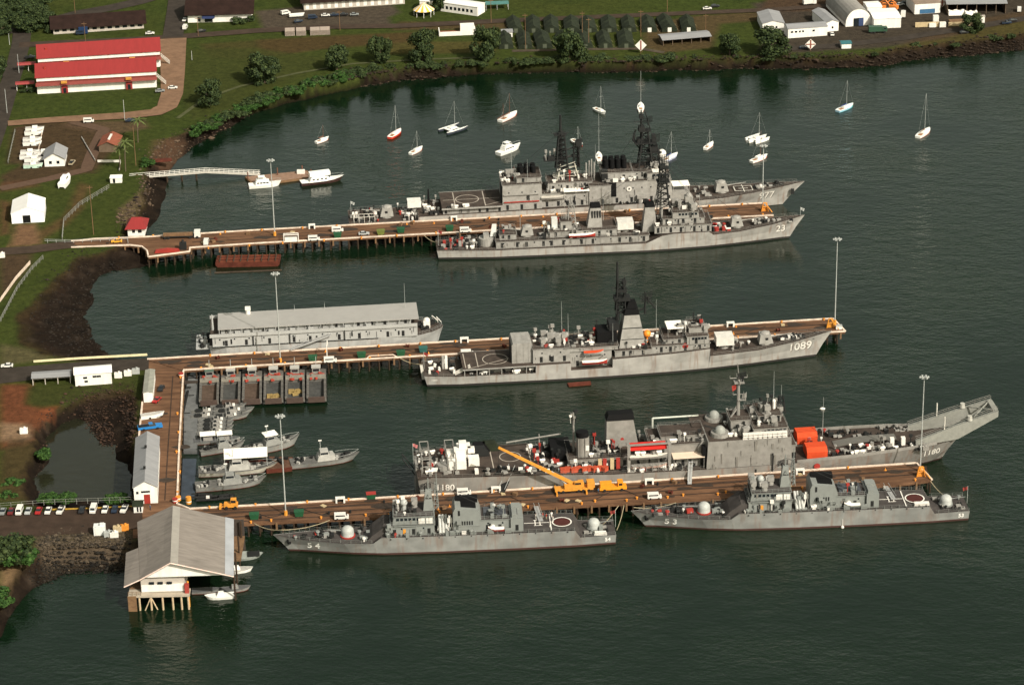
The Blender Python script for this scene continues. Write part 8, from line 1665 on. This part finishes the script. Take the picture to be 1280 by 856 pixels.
for px, h, c, k, lab in (((373, 28), 25, 'navy', 'car', 'navy car above the white boat in the car park'), ((391, 23.5), 8, 'navy', 'van', 'dark blue van in the car park'), ((407, 20.5), 5, 'white', 'car', 'white topped car right of the dark blue van'), ((418, 20), 5, 'navy', 'car', 'navy car in the middle of the car park'), ((430, 19.5), 5, 'black', 'car', 'black car near the hall columns'), ((443, 19.5), 5, 'grey', 'car', 'grey car at the right end of the car park'), ((357, 18), 30, 'white', 'van', 'white van at the left end of the car park'), ((48, 26), 15, 'tan', 'van', 'tan van on the road beside the grove'), ((101, 43), 5, 'navy', 'van', 'navy van before the dark roofed hall'), ((187.5, 43), 5, 'white', 'car', 'white car on the road below the dark roofed hall'), ((231, 26), 85, 'white', 'car', 'white car beside the white hall, upper one'), ((231.5, 36), 85, 'white', 'van', 'white van beside the white hall, lower one'), ((252, 40), 20, 'black', 'car', 'black car on the road before the white hall'), ((38, 73), 5, 'black', 'pickup', 'black pickup left of the rear red barracks'), ((200, 115), 10, 'grey', 'car', 'grey car at the right corner of the front red barracks'), ((216, 111), 5, 'white', 'car', 'white car on the pink dirt road'), ((111, 153), 5, 'white', 'van', 'white van on the dirt road above the brick shelter'), ((163, 152), 5, 'navy', 'car', 'dark car on the dirt road near the palm'), ((90, 205), 80, 'tan', 'pickup', 'tan pickup right of the small white hut')): car(px, h, PAINT[c], lab, k, ZL + .28)
t = skiff((372, 33.5), 12, 7, 'white boat parked in the car park', CABINW, CABINW, False); t.location.z = ZL + .6; G().box(-3, 3, -.8, .8, -.6, -.2).build('trailer', DARKM, t)
BS = 'white boats stored on trailers in the fenced yard'
for k, (x, y, lab) in enumerate(((44, 164, 'top stored boat in the yard'), (43, 168.5, 'second stored boat from the top'), (41, 177, 'third stored boat from the top'), (41, 181.5, 'fourth stored boat from the top'), (38, 193, 'fifth stored boat, left of the white hut roof'), (37, 198.5, 'sixth stored boat from the top'), (43, 202, 'largest stored boat left of the white hut'), (42, 209.5, 'lowest stored boat, pale green'), (55, 193.5, 'white boat behind the white hut'))):
    t = T('stored_boat', lab, 'boat on trailer', at(x, y, ZL + .05), R(4), BS); small_hull(7.5, 2.4, 1.5, mat('pale_green_hull', (.45, .6, .5), .5) if k == 7 else CABINW, mat('boat_grey_in', (.4, .38, .36)), t, .4, .9, .55, .3); G().box(-1, 1, -.7, .7, 1.5, 2.2).build('cabin', CABINW, t); G().box(-3, 3, -.9, .9, .3, .54).build('trailer', DARKM, t)
    for sg in (-1, 1): part('wheel', 'wheel', None, RUBBER, t, (-.8, sg * 1.0, 0))
t = T('stored_cruiser', 'white cabin cruiser on stands above the big white shed', 'boat on stand', at(82, 230, ZL), R(82)); small_hull(10.5, 3.4, 2.0, CABINW, CABINW, t, .5, .9, .7, .3); G().taper(-3, 2, -1.2, 1.2, 2, -2.6, 1, -1, 1, 3.6).build('cabin', CABINW, t); G().box(-2, .4, -1.12, 1.12, 2.6, 3.2).build('window', GLASS, t); G().box(-3.5, 3, -.9, .9, 0, .7).build('stand', DARKM, t)
t = T('white_shack', 'small white cabin beside the top of the bank fence', 'hut', at(138, 229, ZL), R(3)); G().box(0, 4.4, 0, 2.6, -.1, 2.0).build('wall', WHITE, t); G().taper(-.2, 4.6, -.2, 2.8, 2, 0, 4.4, .3, 2.3, 2.5).build('roof', ROOF_WHITE, t); G().box(1, 1.9, -.05, .05, 0, 1.7).build('door', GLASS, t)
t = T('white_container', 'small white tank container beside the road to the lowest pier', 'container', at(117.5, 669.5, ZL), R(3)); G().box(0, 3.3, 0, 2.4, 0, 2.8).box(1.8, 3, .5, 1.6, 2.8, 3.4).build('body', mat('container_pale', (.60, .61, .60), .6, .06), t); G().box(.5, 1.5, -.05, .05, .2, 2.4).build('door', WHITE, t)
for k, (x, y, m, lab) in enumerate(((135.5, 670, STEEL, 'grey gas bottle rack right of the white container'), (143, 670.5, WHITE, 'small white tank among junk by the road'), (147, 663.5, TAN, 'tan pallet pile by the road above the boathouse'), (156, 662, BOLL, 'orange junk pile next to the boathouse roof'), (148, 471.5, WHITE, 'white fuel tank right of the white workshop'), (160, 469, WHITE, 'second white fuel tank near the quay'), (170, 466.5, STEEL, 'pale pump box at the quay entrance'), (2, 321.5, WHITE, 'white block cut by the left edge below the pier road'), (30, 541, WALLW, 'pale rubble block on the red earth'), (123, 24, WALLW, 'unused'))[:9]):
    t = T('yard_tank' if k > 3 else 'junk_pile', lab, 'tank' if k > 3 else 'junk', at(x, y, ZL), R(4)); G().box(-1.2, 1.2, -.7, .7, 0, 1.6).build('body', m, t); G().cyl(.3, 0, 1.6, 2.1, .4, .35, 8).build('cap', m, t)
# poles and fences
for k, (px, h, lab) in enumerate((((94, 17), 11, 'utility pole behind the dark roofed hall'), ((107, 54), 9.5, 'utility pole on the road above the red barracks'), ((24, 92), 8.5, 'street lamp pole left of the red barracks, upper one'), ((9, 142), 10.5, 'street lamp pole left of the red barracks, lower one'), ((156, 150), 8.5, 'pale lamp pole on the lawn edge below the red barracks'), ((248, 46), 9, 'utility pole before the white hall'), ((240, 75), 4, 'short pale post on the lawn'), ((425, 38), 9, 'utility pole below the car park'), ((614, 29), 11, 'tall utility pole beside the teal canopy'), ((657, 62), 16, 'tall pole left of the tent rows'), ((728, 48), 12, 'tall pole between the tent rows'), ((736, 59), 13, 'pole in front of the fourth tent'), ((801, 46), 12, 'pole behind the diamond sign'), ((834, 16), 9, 'pole on the far lawn above the tents'), ((882, 40), 8, 'leaning pole at the end of the tents'), ((170, 207), 16, 'thin tall pole near the footbridge bush'), ((117, 293), 19, 'tall dark pole on the grass before the upper pier'), ((12, 56), 5, 'short lamp post by the road fork'))):
    thin_mast(*px, h, lab, m=STEEL if 'pale' in lab or 'lamp' in lab else WOOD, arm='lamp' not in lab and 'short' not in lab and k != 15, z=ZL)
def fence(pts, h, label, m, z=ZL, step=3.2, rails=2, r=.07, solid=False, zs=None):
    q = [at(x, y, z) for x, y in pts]; o = q[0].copy(); t = T('fence', label, 'fence', o); q = [v - o for v in q]; g = G()
    if solid: 
        for a, c in zip(q, q[1:]): g.hexa([a, c, c + Vector((0, .25, 0)), a + Vector((0, .25, 0))], [a + Vector((0, 0, h)), c + Vector((0, 0, h)), c + Vector((0, .25, h)), a + Vector((0, .25, h))])
        g.build('panel', m, t)
    else:
        for k in range(rails): g.path([v + Vector((0, 0, h * (k + 1) / rails)) for v in q], r, 4)
        g.build('rail', m, t)
        for v in along(q, step)[:90]: part('post', 'fpost%.1f%s' % (h, m.name), lambda g: g.tube((0, 0, -.2), (0, 0, h), .09, 5), m, t, v)
GF = mat('fence_grey', (.20, .20, .18), .8)
fence([(0, 634.5), (60, 630), (120, 628), (166, 626.5)], 1.5, 'grey wire fence along the pond behind the parking row', GF, r=.05)
fence([(62, 637.4), (110, 636), (166, 633.4)], .35, 'low yellow kerb in front of the parking row', mat('kerb_yellow', (.38, .23, .04), .8), solid=True)
fence([(54, 324), (40, 338), (22, 362), (0, 404)], 1.6, 'grey fence along the mud bank below the upper pier road', GF, rails=3)
fence([(38, 330), (20, 350), (0, 378)], 1.4, 'pale low wall left of the grey bank fence', KERB, solid=True)
fence([(78, 300), (80, 278), (100, 258), (137, 236)], 1.8, 'grey fence running up the grass to the white cabin', GF, rails=3)
fence([(42, 453), (100, 449), (184, 444.5)], .7, 'yellow white kerb wall along the road to the middle pier', mat('kerb_cream', (.62, .55, .35), .8), solid=True)
fence([(102, 173), (119, 202)], .8, 'white rail left of the brick shelter', WHITE, solid=True); fence([(122, 203), (151, 203), (149, 214)], .9, 'white low wall in front of the brick shelter', WHITE, solid=True)
fence([(54, 162), (47, 196)], 1.3, 'pale fence right of the stored boats', KERB, rails=2); fence([(19, 165), (10, 205)], 1.3, 'grey fence left of the stored boats', GF, rails=2)
fence([(160, 304), (160, 300.2), (89, 303.8), (56, 303)], 1.2, 'pipe fence from the gatehouse to the shore road', STEEL)
fence([(168, 595), (166.6, 572), (166.2, 550)], .25, 'thin pale floating boom in the pond', STEEL, z=.15, solid=True)
t = T('slipway', 'pale sloped concrete slab on the shore below the palms', 'slab', at(192, 203.5, ZL - .2), R(8)); G().box(0, 7, 0, 2.5, 0, .6).build('slab', BARGE_RED, t)
